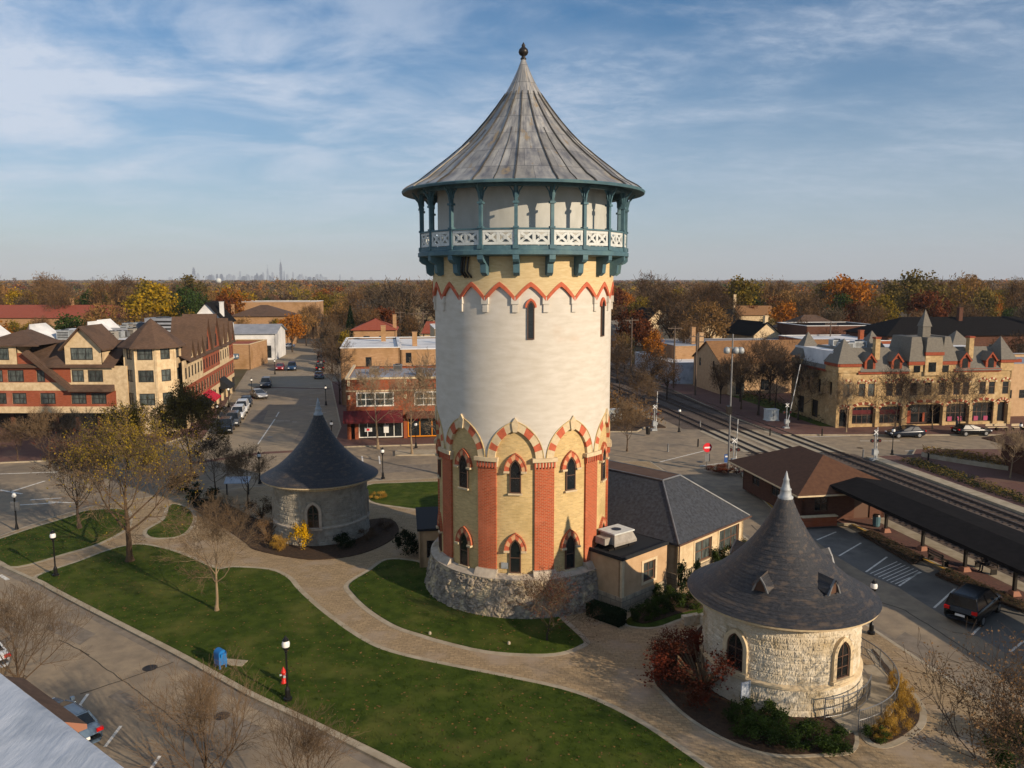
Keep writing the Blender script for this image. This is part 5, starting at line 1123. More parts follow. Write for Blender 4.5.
pyr(b, -.15, axx(318), -.15, 3.2, az(390), az(288)); pyr(b, axx(907), WA + .1, -.15, 3.2, az(380), az(283)); pyr(b, -.15, 3.0, DPT - 3, DPT, az(390), az(280))
frust(axx(516), axx(584), -.3, 5, az(384), az(282), .5); frust(axx(652), axx(718), -.3, 5, az(384), az(282), .75); frust(axx(580), axx(658), -.45, 5, az(345), az(284), .3)
rf = b.build('roof', 'slate_grey', ac)
for x_, w_, y_, zt_ in ((470, 2.4, 7, 270), (735, 2.2, 8, 262), (910, 3, DPT - 3, 280)): b = MB(); pyr(b, axx(x_), axx(x_) + w_, y_, y_ + w_, az(350), az(zt_)); b.build('rear_roof', 'slate_grey', ac)
b = MB(); sx = axx(606); b.box(sx - .55, sx + .55, 1.0, 2.1, az(290), az(240)); pyr(b, sx - .55, sx + .55, 1.0, 2.1, az(240), az(166), ov=.12); b.build('spire', 'slate_grey', ac)
b = MB(); b.prism([(.2, 2.2), (WA - .2, 2.2), (WA - .2, DPT - .2), (.2, DPT - .2)], e1, az(345)); b.build('flat_roof', 'roof_white', ac)
for x in (405, 798): q = MB(); q.box(axx(x) - .33, axx(x) + .33, .9, 1.6, e1 + .3, az(290)); q.box(axx(x) - .4, axx(x) + .4, .82, 1.68, az(290), az(283), 1); q.build('chimney', ['arcade_stone', 'trim_red'], rf)
for x in (360, 470, 755, 865):
    T = FM(axx(x), -.05, az(414)); q = MB(T); q.extr([(-.75, 0), (-.75, 1.15), (0, 1.95), (.75, 1.15), (.75, 0)], 0, .12, 0); q.ringx([(-.9, .95), (0, 2.1), (.9, .95)], [(-.75, .8), (0, 1.8), (.75, .8)], -.2, 0, 0, closed=False)
    for s in (-1, 1): q.add([(s * .95, -.2, .95), (0, -.2, 2.15), (0, 2.4, 2.15), (s * .95, 1.6, .95)], [(0, 1, 2, 3)], 1)
    q.box(-.75, -.7, .12, 1.6, 0, 1.1, 0); q.box(.7, .75, .12, 1.6, 0, 1.1, 0); dm = q.build('dormer', ['trim_red', 'slate_grey'], ac)
    q = MB(T); q.extr(arch_outline(.8, 1.3, .4, 'round'), -.03, .0); q.build('dormer_window', 'glass', dm)
q = MB(); sx = axx(613)
for x, z0, z1, w in ((sx, az(428), az(388), .5), (axx(553), az(430), az(402), .45), (axx(672), az(430), az(402), .45)): q.box(x - w, x + w, -.36 if x == sx else -.16, -.1, z0, z1)
q.build('attic_windows', 'glass', ac)
b = MB(); b.box(.2, WA - .2, 1.6, 1.8, .02, e1 - .3); b.box(.5, .6, 1.8, DPT - .3, .02, e1 - .3); b.build('inner_wall', 'dark_frame', ac)
for i, (x, y) in enumerate(((3.5, 5), (6.5, 7), (9, 9), (17, 6), (19.5, 8), (5, 10))):
    p = Matrix.Translation((42.4, 103.6, 0)) @ Matrix.Rotation(AA, 4, 'Z') @ Vector((x, y, 0)); roof_unit(p.x, p.y, az(345) + .13, 1.8, 1.3, .9, 'pale air unit on the flat roof of the yellow stone arcade building', 'white_metal', AA, 'air units on the arcade building roof')

# ------------------------------------------------------------------ roof edge in the lower left corner
fb = thing('foreground_building', 'grey-blue membrane roof of the near building in the lower left corner', 'building', (0, 0, 0))
e0 = Vector((-9.7, 14.4)); e1_ = Vector((-5.9, 11.4)); dd = (e1_ - e0).normalized(); nn_ = Vector((dd.y, -dd.x)); nn_ = nn_ if nn_.x < 0 else -nn_
a = e0 - dd * 14; c = e1_ + dd * 3.5
b = MB(); m1, m2 = 90, 26; vs = []; rq = random.Random(8)
for i in range(m1 + 1):
    for j in range(m2 + 1):
        p = a + (c - a) * (i / m1) + nn_ * (j * .16); w = math.sin(i * .7 + math.sin(j * .5) * 1.2) * .012 + rq.uniform(-.008, .008)
        vs.append((p.x + rq.uniform(-.008, .008) * (j == 0), p.y, 12 + (w if j else -.01) + .02 * math.sin(j * .9) + (.03 if j == 1 else 0)))
b.add(vs, [(i * (m2 + 1) + j, i * (m2 + 1) + j + 1, (i + 1) * (m2 + 1) + j + 1, (i + 1) * (m2 + 1) + j) for i in range(m1) for j in range(m2)]); b.build('roof', 'membrane', fb, True)
w0 = a + nn_ * .12; w1 = c + nn_ * .12; w2 = c + nn_ * 4.1; w3 = a + nn_ * 4.1
b = MB(); b.prism([w0, w1, w2, w3], 0, 11.9); b.build('wall', 'brick_orange', fb)
b = MB(); b.prism([a - nn_ * .02, c - nn_ * .02, c + nn_ * .14, a + nn_ * .14], 11.82, 11.97); b.build('edge_strip', 'concrete_dark', fb)
# shingled pent roof further along the same front
P0 = at(28, 681, 5.6).xy; P1 = at(87, 724, 5.6).xy; dq = (P1 - P0).normalized(); nq = Vector((dq.y, -dq.x)); nq = nq if nq.x < 0 else -nq
pr = thing('pent_roof', 'shingled pent roof with orange wood end just outside the blue-grey roof edge', 'canopy roof', (0, 0, 0)); b = MB()
E0, E1, I0, I1 = P0 - dq * .3, P1, P0 - dq * .3 + nq * 1.6, P1 + nq * 1.6
b.add([(*E0, 5.6), (*E1, 5.6), (*I1, 6.5), (*I0, 6.5), (*E0, 5.45), (*E1, 5.45), (*I1, 5.45), (*I0, 5.45)], [(0, 1, 2, 3), (0, 1, 5, 4), (4, 5, 6, 7)]); b.build('shingles', 'shingle_brown', pr)
b = MB(); b.add([(*E1, 5.45), (*E1, 5.6), (*I1, 6.5), (*I1, 5.45)], [(0, 1, 2, 3)]); b.build('end_board', 'terracotta', pr)
b = MB()
for k in (.05, .95): p = (E0 + nq * .3).lerp(E1 + nq * .3, k); b.box(p.x - .1, p.x + .1, p.y - .1, p.y + .1, 0, 5.5)
b.build('pent_post', 'brown_frame', pr)
# ------------------------------------------------------------------ trees
def rot_about(d, ang, rr):
    a = d.orthogonal().normalized(); a = Matrix.Rotation(rr.uniform(0, 6.283), 3, d) @ a
    return (Matrix.Rotation(ang, 3, a) @ d).normalized()
def branch_tree(seed, H, r0, clear, spread, nl=8, maxlv=4, wob=.16, upb=.10, leaf_n=0, leaf_s=.12, bark='bark_dark', twig='twig_brown', leaf=None, top_leaf=0.0, tw=.011, dens=1.0, fork=False, el0=30, crf=.62):
    rr = random.Random(seed); tr = MB(); cr = MB(); tips = []
    def seg(p, q, ra, rb, lv):
        if lv <= 2: tr.tube(p, q, ra, rb, 6 if lv < 2 else 4, cap=False)
        else: cr.tube(p, q, max(ra, tw), max(rb, tw * .8), 3, cap=False)
    def grow(p, d, Ln, r, lv):
        n = 4 if lv == 1 else 3 if lv < 4 else 2
        for i in range(n):
            d = (d + Vector((rr.gauss(0, wob), rr.gauss(0, wob), rr.gauss(0, wob) + upb))).normalized()
            q = p + d * (Ln / n); r2 = r * .80 if i < n - 1 else r * .7
            seg(p, q, r, r2, lv); p = q; r = r2
            if lv < maxlv and (i >= 1 or lv > 1):
                for _ in range(2 if rr.random() < .45 * dens else 1):
                    grow(p, rot_about(d, R(rr.uniform(25, 58)), rr), Ln * rr.uniform(.45, .68), r * crf, lv + 1)
        if lv < maxlv: grow(p, rot_about(d, R(rr.uniform(5, 22)), rr), Ln * .6, r, lv + 1)
        else: tips.append(p)
    p = Vector((0, 0, -.15)); r = r0; top = H * (.62 if not fork else clear / H + .02); n = 7
    hs = []; d = Vector((rr.uniform(-.05, .05), rr.uniform(-.05, .05), 1)).normalized()
    tr.lathe([(r0 * 1.7, -.1), (r0 * 1.25, .15), (r0, .5)], 8)
    while p.z < top:
        q = p + d * (top / n); d = (d + Vector((rr.gauss(0, .05), rr.gauss(0, .05), .12))).normalized(); r2 = r * (.88 if p.z < clear else .78)
        tr.tube(p, q, r, r2, 8, cap=False); 
        if q.z > clear * .9: hs.append((q.copy(), r2))
        p, r = q, r2
    leader = []
    for k in range(nl):
        q, rq = hs[min(len(hs) - 1, int(k / nl * len(hs)))]; f = (q.z - clear) / max(.1, top - clear); az = k * 2.4 + rr.uniform(-.4, .4); el = R(el0 + 35 * max(0, f) + rr.uniform(-6, 6))
        Ln = spread * (1.0 - .3 * max(0, f)) * rr.uniform(.85, 1.1)
        grow(q, Vector((math.cos(az) * math.cos(el), math.sin(az) * math.cos(el), math.sin(el))), Ln * .62, rq * .55, 1)
    grow(p, Vector((0, 0, 1)), (H - top) * .62, r * .8, 1)
    if leaf:
        tm = max(t.z for t in tips)
        for _ in range(leaf_n):
            t = rr.choice(tips)
            if top_leaf and rr.random() < top_leaf and t.z < tm * .62: continue
            c = t + Vector((rr.gauss(0, .16), rr.gauss(0, .16), rr.gauss(0, .16))); u = Vector((rr.gauss(0, 1), rr.gauss(0, 1), rr.gauss(0, 1))).normalized(); v = u.orthogonal().normalized(); s = leaf_s * rr.uniform(.6, 1.3)
            cr.add([c + u * s, c + v * s * .6, c - u * s, c - v * s * .6], [(0, 1, 2, 3)], 1)
    zmax = max(v[2] for v in cr.v); k = H / zmax
    for mb_ in (tr, cr): mb_.v = [(a * k, b_ * k, c * k) for a, b_, c in mb_.v]
    return tr.build('trunk', bark, mesh_only=True), cr.build('crown', [twig] + ([leaf] if leaf else []), mesh_only=True)
def put_tree(meshes, loc, label, name='bare_tree', cat='tree', rz=0, s=1.0, group=None):
    t = thing(name, label, cat, loc, rz, group); t.scale = (s, s, s); link('trunk', meshes[0], t); link('crown', meshes[1], t); return t
def base(px, py, top, z=.15):
    p = at(px, py); return (p.x, p.y, z), zat(top, p.y) - z
loc, h = base(130, 563, 405); put_tree(branch_tree(11, h * 1.03, .32, 2.9, 8.2, crf=.7, nl=11, maxlv=5, leaf_n=8500, leaf_s=.085, bark='bark_brown', twig='twig_brown', leaf='leaf_gold', top_leaf=.8, dens=.8), loc, 'tallest park tree, half bare with gold leaves in its upper crown, beside the path', 'half_bare_tree')
loc, h = base(217, 613, 488); put_tree(branch_tree(23, h, .15, 2.6, 5.8, crf=.7, el0=44, wob=.1, nl=11, maxlv=5, bark='bark_tan', twig='twig_brown', upb=.07, dens=.7, tw=.007), loc, 'bare pale-trunked tree standing alone on the lawn right of the tallest park tree')
loc, h = base(80, 530, 428); put_tree(branch_tree(31, h, .25, 2.3, 8.0, crf=.7, nl=11, maxlv=5, leaf_n=1100, leaf_s=.10, bark='bark_dark', twig='twig_brown', leaf='leaf_russet', dens=.55), loc, 'spreading tree with a few rust leaves on the left corner lawn', 'half_bare_tree')
oak = branch_tree(37, 9.5, .22, 2.0, 7.5, nl=12, maxlv=5, leaf_n=15000, leaf_s=.11, dens=.7, bark='bark_dark', twig='twig_dark', leaf='leaf_olive')
loc, h = base(192, 476, 400); put_tree(oak, loc, 'dark olive-leaved tree in front of the corner turret of the long left block', 'leafy_tree')
loc, h = base(128, 470, 398); put_tree(branch_tree(38, h, .2, 2.0, 7.5, nl=12, maxlv=5, leaf_n=12000, leaf_s=.10, dens=.7, bark='bark_dark', twig='twig_brown', leaf='leaf_gold'), loc, 'gold-leaved street tree before the cream front of the long left block', 'leafy_tree')
bareA = branch_tree(41, 8.5, .16, 2.0, 6.4, nl=11, maxlv=5, dens=.7, tw=.014, bark='bark_brown', twig='twig_brown', leaf_n=700, leaf_s=.11, leaf='leaf_brown')
bareB = branch_tree(43, 9.5, .17, 2.3, 6.6, nl=11, maxlv=5, bark='bark_dark', twig='twig_dark', dens=.7, tw=.014)
bareC = branch_tree(47, 7.0, .11, 1.9, 4.2, nl=9, maxlv=4, bark='bark_tan', twig='twig_tan', dens=1.2)
for px, py, top, m_, H0, lab in ((50, 468, 402, bareA, 8.5, 'bare street tree before the brick part of the long left block'), (18, 462, 415, bareA, 8.5, 'small bare tree at the left edge before the dark arcade'), (85, 463, 405, bareC, 7, 'slim tan bare tree between the two street trees before the long left block'), (165, 455, 402, bareB, 9.5, 'dark bare tree directly in front of the turret of the long left block'),
        (248, 505, 440, bareA, 8.5, 'bare tree close to the left wall of the shaded grey hut'), (216, 496, 430, bareB, 9.5, 'bare dark tree between the olive-leaved tree and the shaded grey hut'),
        (378, 449, 358, bareC, 7, 'slim bare street tree in front of the white windows of the orange brick shop'), (440, 474, 345, bareC, 7, 'slim bare tree just behind the left edge of the water tower'), (412, 455, 372, bareC, 7, 'bare street tree in front of the orange shopfront'),
        (758, 416, 330, bareB, 9.5, 'big dark bare tree before the tan stone building with light brown roof'), (775, 412, 345, bareB, 9.5, 'bare tree between the big dark one and the arcade building'), (741, 410, 350, bareA, 8.5, 'bare tree left of the big dark one before the tan stone building'), (798, 421, 352, bareB, 9.5, 'bare tree at the shaded left wall of the arcade building'),
        (846, 433, 375, bareC, 7, 'bare tan street tree at the left corner of the arcade building front'), (894, 437, 362, bareB, 9.5, 'bare dark street tree left of the arcade building\'s central arch'), (959, 432, 362, bareB, 9.5, 'bare dark street tree right of the arcade building\'s central arch'), (932, 430, 380, bareC, 7, 'small tan tree right before the central arch of the arcade building'),
        (340, 405, 335, bareB, 9.5, 'bare tree in the shade of the brick shop on the main street\'s right kerb'), (332, 372, 318, bareA, 8.5, 'bare tree farther up the main street\'s right kerb'), (627, 452, 392, bareA, 8.5, 'scrubby bare tree just right of the tower by the cross street'), (640, 418, 365, bareA, 8.5, 'scrubby bare tree beside the tracks right of the tower'), (620, 400, 340, bareB, 9.5, 'dark bare tree by the tracks touching the tower\'s right edge'),
        (1010, 480, 425, bareC, 7, 'small tan bare tree behind the oval planter')):
    l, h = base(px, py, top); put_tree(m_, l, lab, s=h / H0, rz=px * .7)
# crowns that reach into the frame from below
big1 = branch_tree(53, 9, .3, 2.0, 10.5, nl=14, maxlv=4, bark='bark_brown', twig='twig_brown', dens=1.5, tw=.011, wob=.08, el0=38, crf=.7)
put_tree(big1, (-11.2, 27.4, .12), 'bare tree whose twiggy crown rises into the bottom edge left of the centre', s=(zat(662, 27) - .1) / 9, rz=1.0)
put_tree(branch_tree(59, 8, .24, 2.0, 8.5, nl=12, maxlv=4, bark='bark_brown', twig='twig_brown', dens=1.4, tw=.011, wob=.08, el0=40, crf=.7), (-7.3, 26.4, .12), 'second bare crown at the bottom edge, overlapping the lawn kerb', s=(zat(700, 26.6)) / 8, rz=2.2)
put_tree(branch_tree(61, 8, .24, 2.0, 9.0, nl=13, maxlv=4, bark='bark_brown', twig='twig_brown', dens=1.5, tw=.011, wob=.08, el0=34, crf=.7), (-22.6, 34.8, .12), 'bare tree at the left edge beside the near road, above the blue-grey roof edge', s=(zat(575, 34.8)) / 8, rz=.4)
put_tree(branch_tree(67, 8, .24, 2.0, 9.5, nl=12, maxlv=4, crf=.7, leaf_n=7000, leaf_s=.085, bark='bark_dark', twig='twig_dark', leaf='leaf_brown', dens=1.3, tw=.014), (17.6, 25.0, .12), 'tree with dead brown leaves in the lower right corner', 'half_bare_tree', s=(zat(655, 25)) / 8, rz=.4)
sml = branch_tree(71, 3.0, .05, .6, 3.2, nl=13, maxlv=4, leaf_n=1700, leaf_s=.04, bark='bark_dark', twig='twig_brown', leaf='leaf_russet', tw=.007)
l, h = base(547, 643, 567); put_tree(sml, l, 'small reddish ornamental tree on the lawn in front of the tower\'s stone base', 'ornamental_tree', s=h / 3.0)

# shrubs
def bush_mesh(seed, r, h, n, s, leaf, asp=.6, stems=6, flat=.5, stemm='twig_brown'):
    rg = np.random.default_rng(seed); rr = random.Random(seed); st = MB(); c = MB()
    for _ in range(stems): a = rr.uniform(0, 6.28); st.tube((0, 0, 0), (math.cos(a) * r * .5, math.sin(a) * r * .5, h * rr.uniform(.5, .85)), .025, .01, 4)
    nc = 12 + int(r * 6); cc = [(rr.uniform(0, 6.283), rr.uniform(.15, .85) ** .5, rr.uniform(.2, .95)) for _ in range(nc)]
    for _ in range(n):
        a, q, z = rr.choice(cc); rad = q * r * math.sqrt(max(.05, 1 - (z - .35) ** 2 * 1.7)); p = Vector((math.cos(a) * rad + rr.gauss(0, r * .13), math.sin(a) * rad + rr.gauss(0, r * .13), max(.03, z * h + rr.gauss(0, h * .09))))
        u = Vector((rr.gauss(0, 1), rr.gauss(0, 1), rr.gauss(0, flat) + (1.2 if flat > 1 else 0))).normalized(); v = u.orthogonal().normalized(); v = Matrix.Rotation(rr.uniform(0, 3), 3, u) @ v; k = s * rr.uniform(.6, 1.4)
        c.add([p + u * k, p + v * k * asp, p - u * k, p - v * k * asp], [(0, 1, 2, 3)])
    return st.build('stems', stemm, mesh_only=True), c.build('foliage', leaf, mesh_only=True)
BM = dict(green=bush_mesh(1, 1, 1, 2600, .05, 'leaf_shrub'), dark=bush_mesh(2, 1, 1, 2200, .055, 'leaf_dark_green'), yellow=bush_mesh(3, 1, 1.3, 1300, .055, 'leaf_bright_yellow'), russet=bush_mesh(4, 1, 1, 4800, .026, 'leaf_russet', stems=60), brown=bush_mesh(5, 1, 1, 1700, .05, 'leaf_brown', .16, 20), straw=bush_mesh(6, 1, 1, 1500, .12, 'leaf_straw', .09, 4, 1.6), umber=bush_mesh(7, 1, 1, 2000, .045, 'leaf_umber', .3, 16))
def bush(kind, px, py, w, h, label, name='shrub', group=None, cat='shrub'):
    p = at(px, py); t = thing(name, label, cat, (p.x, p.y, .17), px * 1.3, group); link('stems', BM[kind][0], t); link('foliage', BM[kind][1], t); t.scale = (w, w, h); return t
bush('russet', 703, 692, 2.5, 2.2, 'large red-brown shrub at the left foot of the sunlit round hut'); bush('russet', 724, 676, 1.6, 2.1, 'red-leaved shrub touching the wall under the left window of the sunlit hut'); bush('russet', 684, 662, 1.6, 1.3, 'lower red-brown shrub left of the large one by the sunlit hut'); bush('umber', 672, 680, 1.0, .8, 'dark low shrub at the left tip of the bed by the sunlit hut')
for i, (px, py, w, h) in enumerate(((745, 733, 1.0, .9), (768, 740, 1.15, .95), (792, 746, 1.1, .85), (815, 751, 1.0, .8), (836, 752, .85, .7), (760, 722, .9, .8))): bush('green', px, py, w, h, 'low green shrub in the row at the foot of the sunlit hut', group='green shrubs at the foot of the sunlit hut')
for i, (px, py, w, h) in enumerate(((885, 738, .55, .75), (897, 731, .6, .9), (907, 716, .55, .9), (903, 702, .55, .85), (897, 690, .45, .7), (880, 741, .45, .45))): bush('straw', px, py, w, h, 'straw-coloured grass clump in the kerbed bed outside the ramp railing', 'grass_clump', 'grass clumps beside the ramp', 'grass clump')
bush('green', 1012, 762, 1.6, 1.0, 'green shrub under the brown-leaved tree in the lower right corner'); bush('green', 1040, 752, 1.6, 1.0, 'green shrub cut off by the right edge at the lower right corner')
bush('green', 876, 742, .55, .5, 'low green shrub at the near tip of the kerbed grass bed')
for i, (px, py, w, h) in enumerate(((640, 622, .8, .8), (655, 617, .85, .9), (671, 612, .9, .95), (688, 609, .9, .9), (663, 604, .8, 1.0))): bush('green', px, py, w, h, 'one of the green shrubs under the annex windows', group='green shrubs under the annex windows')
bush('dark', 689, 600, .75, 2.2, 'upright dark evergreen shrub against the annex wall between its windows'); bush('green', 722, 575, .9, 1.7, 'tall green shrub near the right end of the annex wall'); bush('dark', 738, 565, .8, 1.4, 'dark evergreen at the far right end of the annex wall')
bush('yellow', 301, 551, .8, 1.35, 'bright yellow shrub in front of the shaded grey hut'); bush('brown', 268, 541, 1.4, 1.5, 'bare brown shrub at the left foot of the shaded grey hut'); bush('straw', 280, 551, .7, 1.0, 'straw-coloured grass clump left of the bright yellow shrub', 'grass_clump', cat='grass clump'); bush('dark', 345, 549, .9, .9, 'dark low evergreen under the shaded hut\'s window'); bush('umber', 368, 542, .9, .9, 'brown low shrub right of the shaded hut\'s window'); bush('umber', 385, 532, .9, .8, 'brown shrub at the right end of the shaded hut\'s bed')
bush('brown', 238, 528, 1.3, 1.3, 'bare brown shrub on the plaza side left of the shaded hut'); bush('brown', 225, 512, 1.4, 1.2, 'bare brown shrub beyond the plaza left of the shaded hut'); bush('dark', 408, 556, 1.0, 1.6, 'dark rounded evergreen beside the rear annex room'); bush('umber', 262, 520, 1.5, 1.6, 'brown shrub behind the left wall of the shaded hut'); bush('dark', 204, 505, 1.4, 1.2, 'dark shrub beside the small lawn patch'); bush('dark', 185, 492, 1.5, 1.4, 'dark evergreen at the foot of the olive-leaved tree')
bush('straw', 378, 500, .8, .6, 'dry grass clump on the sunny lawn behind the shaded hut', 'grass_clump', cat='grass clump')
hedge = thing('clipped_hedge', 'dark clipped box hedge at the front corner of the low annex room', 'hedge', (*at(606, 622).xy, .12), R(-43)); hm2 = MB(); rr = random.Random(2)
for _ in range(2600):
    p = Vector((rr.uniform(-1.15, 1.15), rr.uniform(-.38, .38), rr.uniform(.03, .8)))
    k = rr.choice((0, 1, 2)); 
    if k == 0: p.x = 1.15 * (1 if p.x > 0 else -1)
    elif k == 1: p.y = .38 * (1 if p.y > 0 else -1)
    else: p.z = .8
    u = Vector((rr.gauss(0, 1), rr.gauss(0, 1), rr.gauss(0, 1))).normalized(); v = u.orthogonal().normalized(); hm2.add([p + u * .05, p + v * .035, p - u * .05, p - v * .035], [(0, 1, 2, 3)])
hm2.build('foliage', 'leaf_dark_green', hedge); q = MB(); q.box(-1.1, 1.1, -.33, .33, 0, .72); q.build('core', 'leaf_dark_green', hedge)
# scrub and ground cover beside the railway (countless: stuff)
def scrub(name, pts, n, mats, s=.18, hmax=.7, seed=3, z=.12, asp=.25):
    rr = random.Random(seed); b = MB(); poly = [tuple(p) for p in pts]
    for x, y in scatter(poly, n, rr):
        p = Vector((x, y, z + rr.uniform(0, hmax) ** 1.3)); u = Vector((rr.gauss(0, .8), rr.gauss(0, .8), rr.gauss(.6, .6))).normalized(); v = u.orthogonal().normalized(); k = s * rr.uniform(.6, 1.5); b.add([p + u * k, p + v * k * asp, p - u * k, p - v * k * asp], [(0, 1, 2, 3)], rr.randrange(len(mats)))
    return tag(b.build(name, mats), kind='stuff')
scrub('brush', [PF(105, -2.5), PF(200, -4), PF(200, -18), PF(105, -9)], 9000, ['leaf_brown', 'leaf_umber', 'leaf_tan'], .3, 2.0)
scrub('brush', [PF(106, 18), PF(190, 19), PF(190, 24), PF(106, 23)], 4000, ['leaf_dark_green', 'leaf_umber', 'leaf_olive'], .22, 1.0, 5)
op = [Vector((49.5 + 4.6 * math.cos(t) - 1.4 * math.sin(t), 81.3 + 4.6 * math.cos(t) * -.9 + 2.6 * math.sin(t))) for t in np.linspace(0, 6.283, 29)[:-1]]
pt = tag(MB().prism(op, .1, .65).build('planter', 'concrete'), 'oval pale stone planter bed full of dry grasses beyond the tracks', 'planter')
scrub('grass_cover', op, 3500, ['leaf_straw', 'leaf_olive', 'leaf_brown'], .16, .8, 6, .66, .2)
scrub('ground_cover', [PF(84, 14.5), PF(62, 14.2), PF(62, 16), PF(84, 17)], 3500, ['leaf_dark_green', 'leaf_olive'], .14, .5, 7, .2)
for pts in (((858, 535), (872, 533), (925, 560), (912, 566)), ((935, 577), (948, 571), (1024, 606), (1024, 614))): scrub('ground_cover', pxl(pts), 900, ['leaf_dark_green', 'leaf_umber'], .08, .25, 9, .22)

# ------------------------------------------------------------------ street furniture
lp = thing('street_lamp', 'black post lamp', 'street lamp', (0, 0, -50)); lp.scale = (1, 1, 1.06)
b = MB(); b.lathe([(.2, 0), (.2, .12), (.13, .16), (.12, .5), (.08, .58), (.05, .65), (.042, 2.15), (.07, 2.18), (.07, 2.24), (.04, 2.28)], 10); b.build('post', 'black_paint', lp)
b = MB(); b.lathe([(.07, 2.28), (.13, 2.33), (.17, 2.46)], 12); b.build('lantern_base', 'black_paint', lp)
b = MB(); b.lathe([(.17, 2.46), (.185, 2.6), (.15, 2.7), (.13, 2.74)], 12); gl = b.build('lantern', 'lamp_glass', lp, True)
b = MB(); b.lathe([(.15, 2.72), (.14, 2.78), (.05, 2.88), (.02, 2.95), (0, 2.97)], 12); b.build('lantern_cap', 'black_paint', gl)
LAMPS = [(56, 578, 'black post lamp on the lawn corner by the lower left kerb'), (288, 703, 'nearest black post lamp, on the lawn edge beside the red hydrant'), (260, 485, 'black post lamp left of the shaded grey hut'), (383, 480, 'black post lamp on the lawn right of the shaded grey hut'), (871, 636, 'black post lamp behind the sunlit round hut at the kerb'),
         (332, 448, 'black post lamp at the left corner of the orange brick shop'), (416, 449, 'black post lamp before the orange shopfront'), (326, 406, 'black post lamp on the right kerb of the main street behind the shop corner'), (229, 408, 'black post lamp on the left pavement of the main street by the parked cars'), (218, 428, 'black post lamp near the corner turret on the left pavement'),
         (892, 456, 'black post lamp across the road from the arcade building'), (679, 433, 'black post lamp at the level crossing'), (252, 397, 'black post lamp farther up the left pavement'), (1019, 450, 'black post lamp at the right edge near the oval planter'), (275, 375, 'farthest black post lamp on the main street\'s left pavement')]
for i, (px, py, lab) in enumerate(LAMPS):
    p = at(px, py); z = .14
    if i == 0: lp.location = (p.x, p.y, z); lp['label'] = lab; lp['group'] = 'black post lamps'
    else: dup(lp, (p.x, p.y, z), 0, lab, 'black post lamps')
l16 = thing('banner_post', 'dark post with hanging banner boards on the left corner lawn', 'banner post', (*at(17, 531).xy, .14)); b = MB(); b.tube((0, 0, 0), (0, 0, 2.6), .06, n=8); b.lathe([(.16, 0), (.1, .3), (.06, .5)], 8); b.build('post', 'black_paint', l16); b = MB(); b.box(-.32, .32, -.05, .05, 1.5, 2.2); b.build('banner', 'grey_metal', l16); b = MB(); b.lathe([(.1, 2.55), (.17, 2.65), (.12, 2.85), (0, 2.9)], 10); b.build('lantern', 'lamp_glass', l16)
# mailbox
mbx = thing('mailbox', 'blue round-topped street mailbox on the lawn by the near kerb', 'mailbox', (*at(221, 670).xy, .165), R(50))
b = MB(); o = [(-.27, .25), (-.27, .95)] + [(-.27 * math.cos(t), .95 + .27 * math.sin(t)) for t in np.linspace(.2, 2.94, 9)] + [(.27, .95), (.27, .25)]; b.extr(o, -.3, .3); b.build('box', 'blue_enamel', mbx)
b = MB(); b.box(-.2, .2, -.42, -.302, .82, 1.02); b.build('chute', 'blue_enamel', mbx)
for x in (-.2, .2):
    for y in (-.24, .24): b = MB(); b.box(x - .04, x + .04, y - .04, y + .04, 0, .26); b.build('leg', 'blue_enamel', mbx)
tag(MB(FM(*at(236, 666).xy, .17, R(-10))).box(-.75, .5, -.3, .3, -.02, .03).build('concrete_pad', 'concrete'), 'small concrete pad in the grass beside the blue mailbox', 'concrete pad')
mbx.scale = (.8, .8, .78)
hy = thing('fire_hydrant', 'red fire hydrant on the lawn left of the nearest lamp', 'hydrant', (*at(284, 686).xy, .165), .5); b = MB(); b.lathe([(.14, 0), (.14, .06), (.1, .08), (.1, .5), (.14, .52), (.14, .56), (.11, .6), (.07, .7), (.03, .74), (.03, .8), (0, .8)], 12); b.build('barrel', 'red_enamel', hy, True)
b = MB(); b.tube((-.19, 0, .42), (.19, 0, .42), .05, n=8); b.tube((0, 0, .38), (0, -.2, .38), .065, n=8); b.build('nozzle', 'white_metal', hy)
# valve lids on the lawn
for i, (px, py, lab) in enumerate(((112, 601, None),)): pass
gd = MB(); 
for j, (px, py) in enumerate(((430, 637), (509, 647), (303, 548))):
    t = thing('ground_spotlight', ['small pale ground light on the left side of the tower lawn', 'small pale ground light on the right side of the tower lawn', 'small ground light near the bright yellow shrub'][j], 'ground light', (*at(px, py).xy, .165)); b = MB(); b.lathe([(.1, 0), (.1, .1), (.07, .18), (0, .19)], 8); b.build('housing', 'concrete', t); t.scale = (.8,) * 3
# information board
ib = thing('information_board', 'pale blue-topped notice board beside the shaded hut\'s left side', 'notice board', (*at(238, 496).xy, .14), R(4)); b = MB(); b.add([(-1.1, -.35, 1.15), (1.1, -.35, 1.15), (1.1, .45, 1.55), (-1.1, .45, 1.55), (-1.1, -.35, 1.08), (1.1, -.35, 1.08), (1.1, .45, 1.48), (-1.1, .45, 1.48)], [(0, 1, 2, 3), (0, 1, 5, 4), (1, 2, 6, 5), (2, 3, 7, 6), (3, 0, 4, 7), (4, 5, 6, 7)]); b.build('board', 'membrane', ib)
for x in (-.95, .95): b = MB(); b.box(x - .05, x + .05, -.05, .05, 0, 1.25); b.build('leg', 'dark_metal', ib)
ub = thing('signboard', 'small grey and white signboard in the red-brown shrub by the sunlit hut', 'sign', (*at(744, 714).xy, .17), R(20)); b = MB(); b.box(-.2, .2, -.03, .03, .5, 1.35); b.build('board', 'membrane', ub); b = MB(); b.box(.2, .27, -.05, .05, 0, 1.4); b.build('post', 'white_metal', ub)
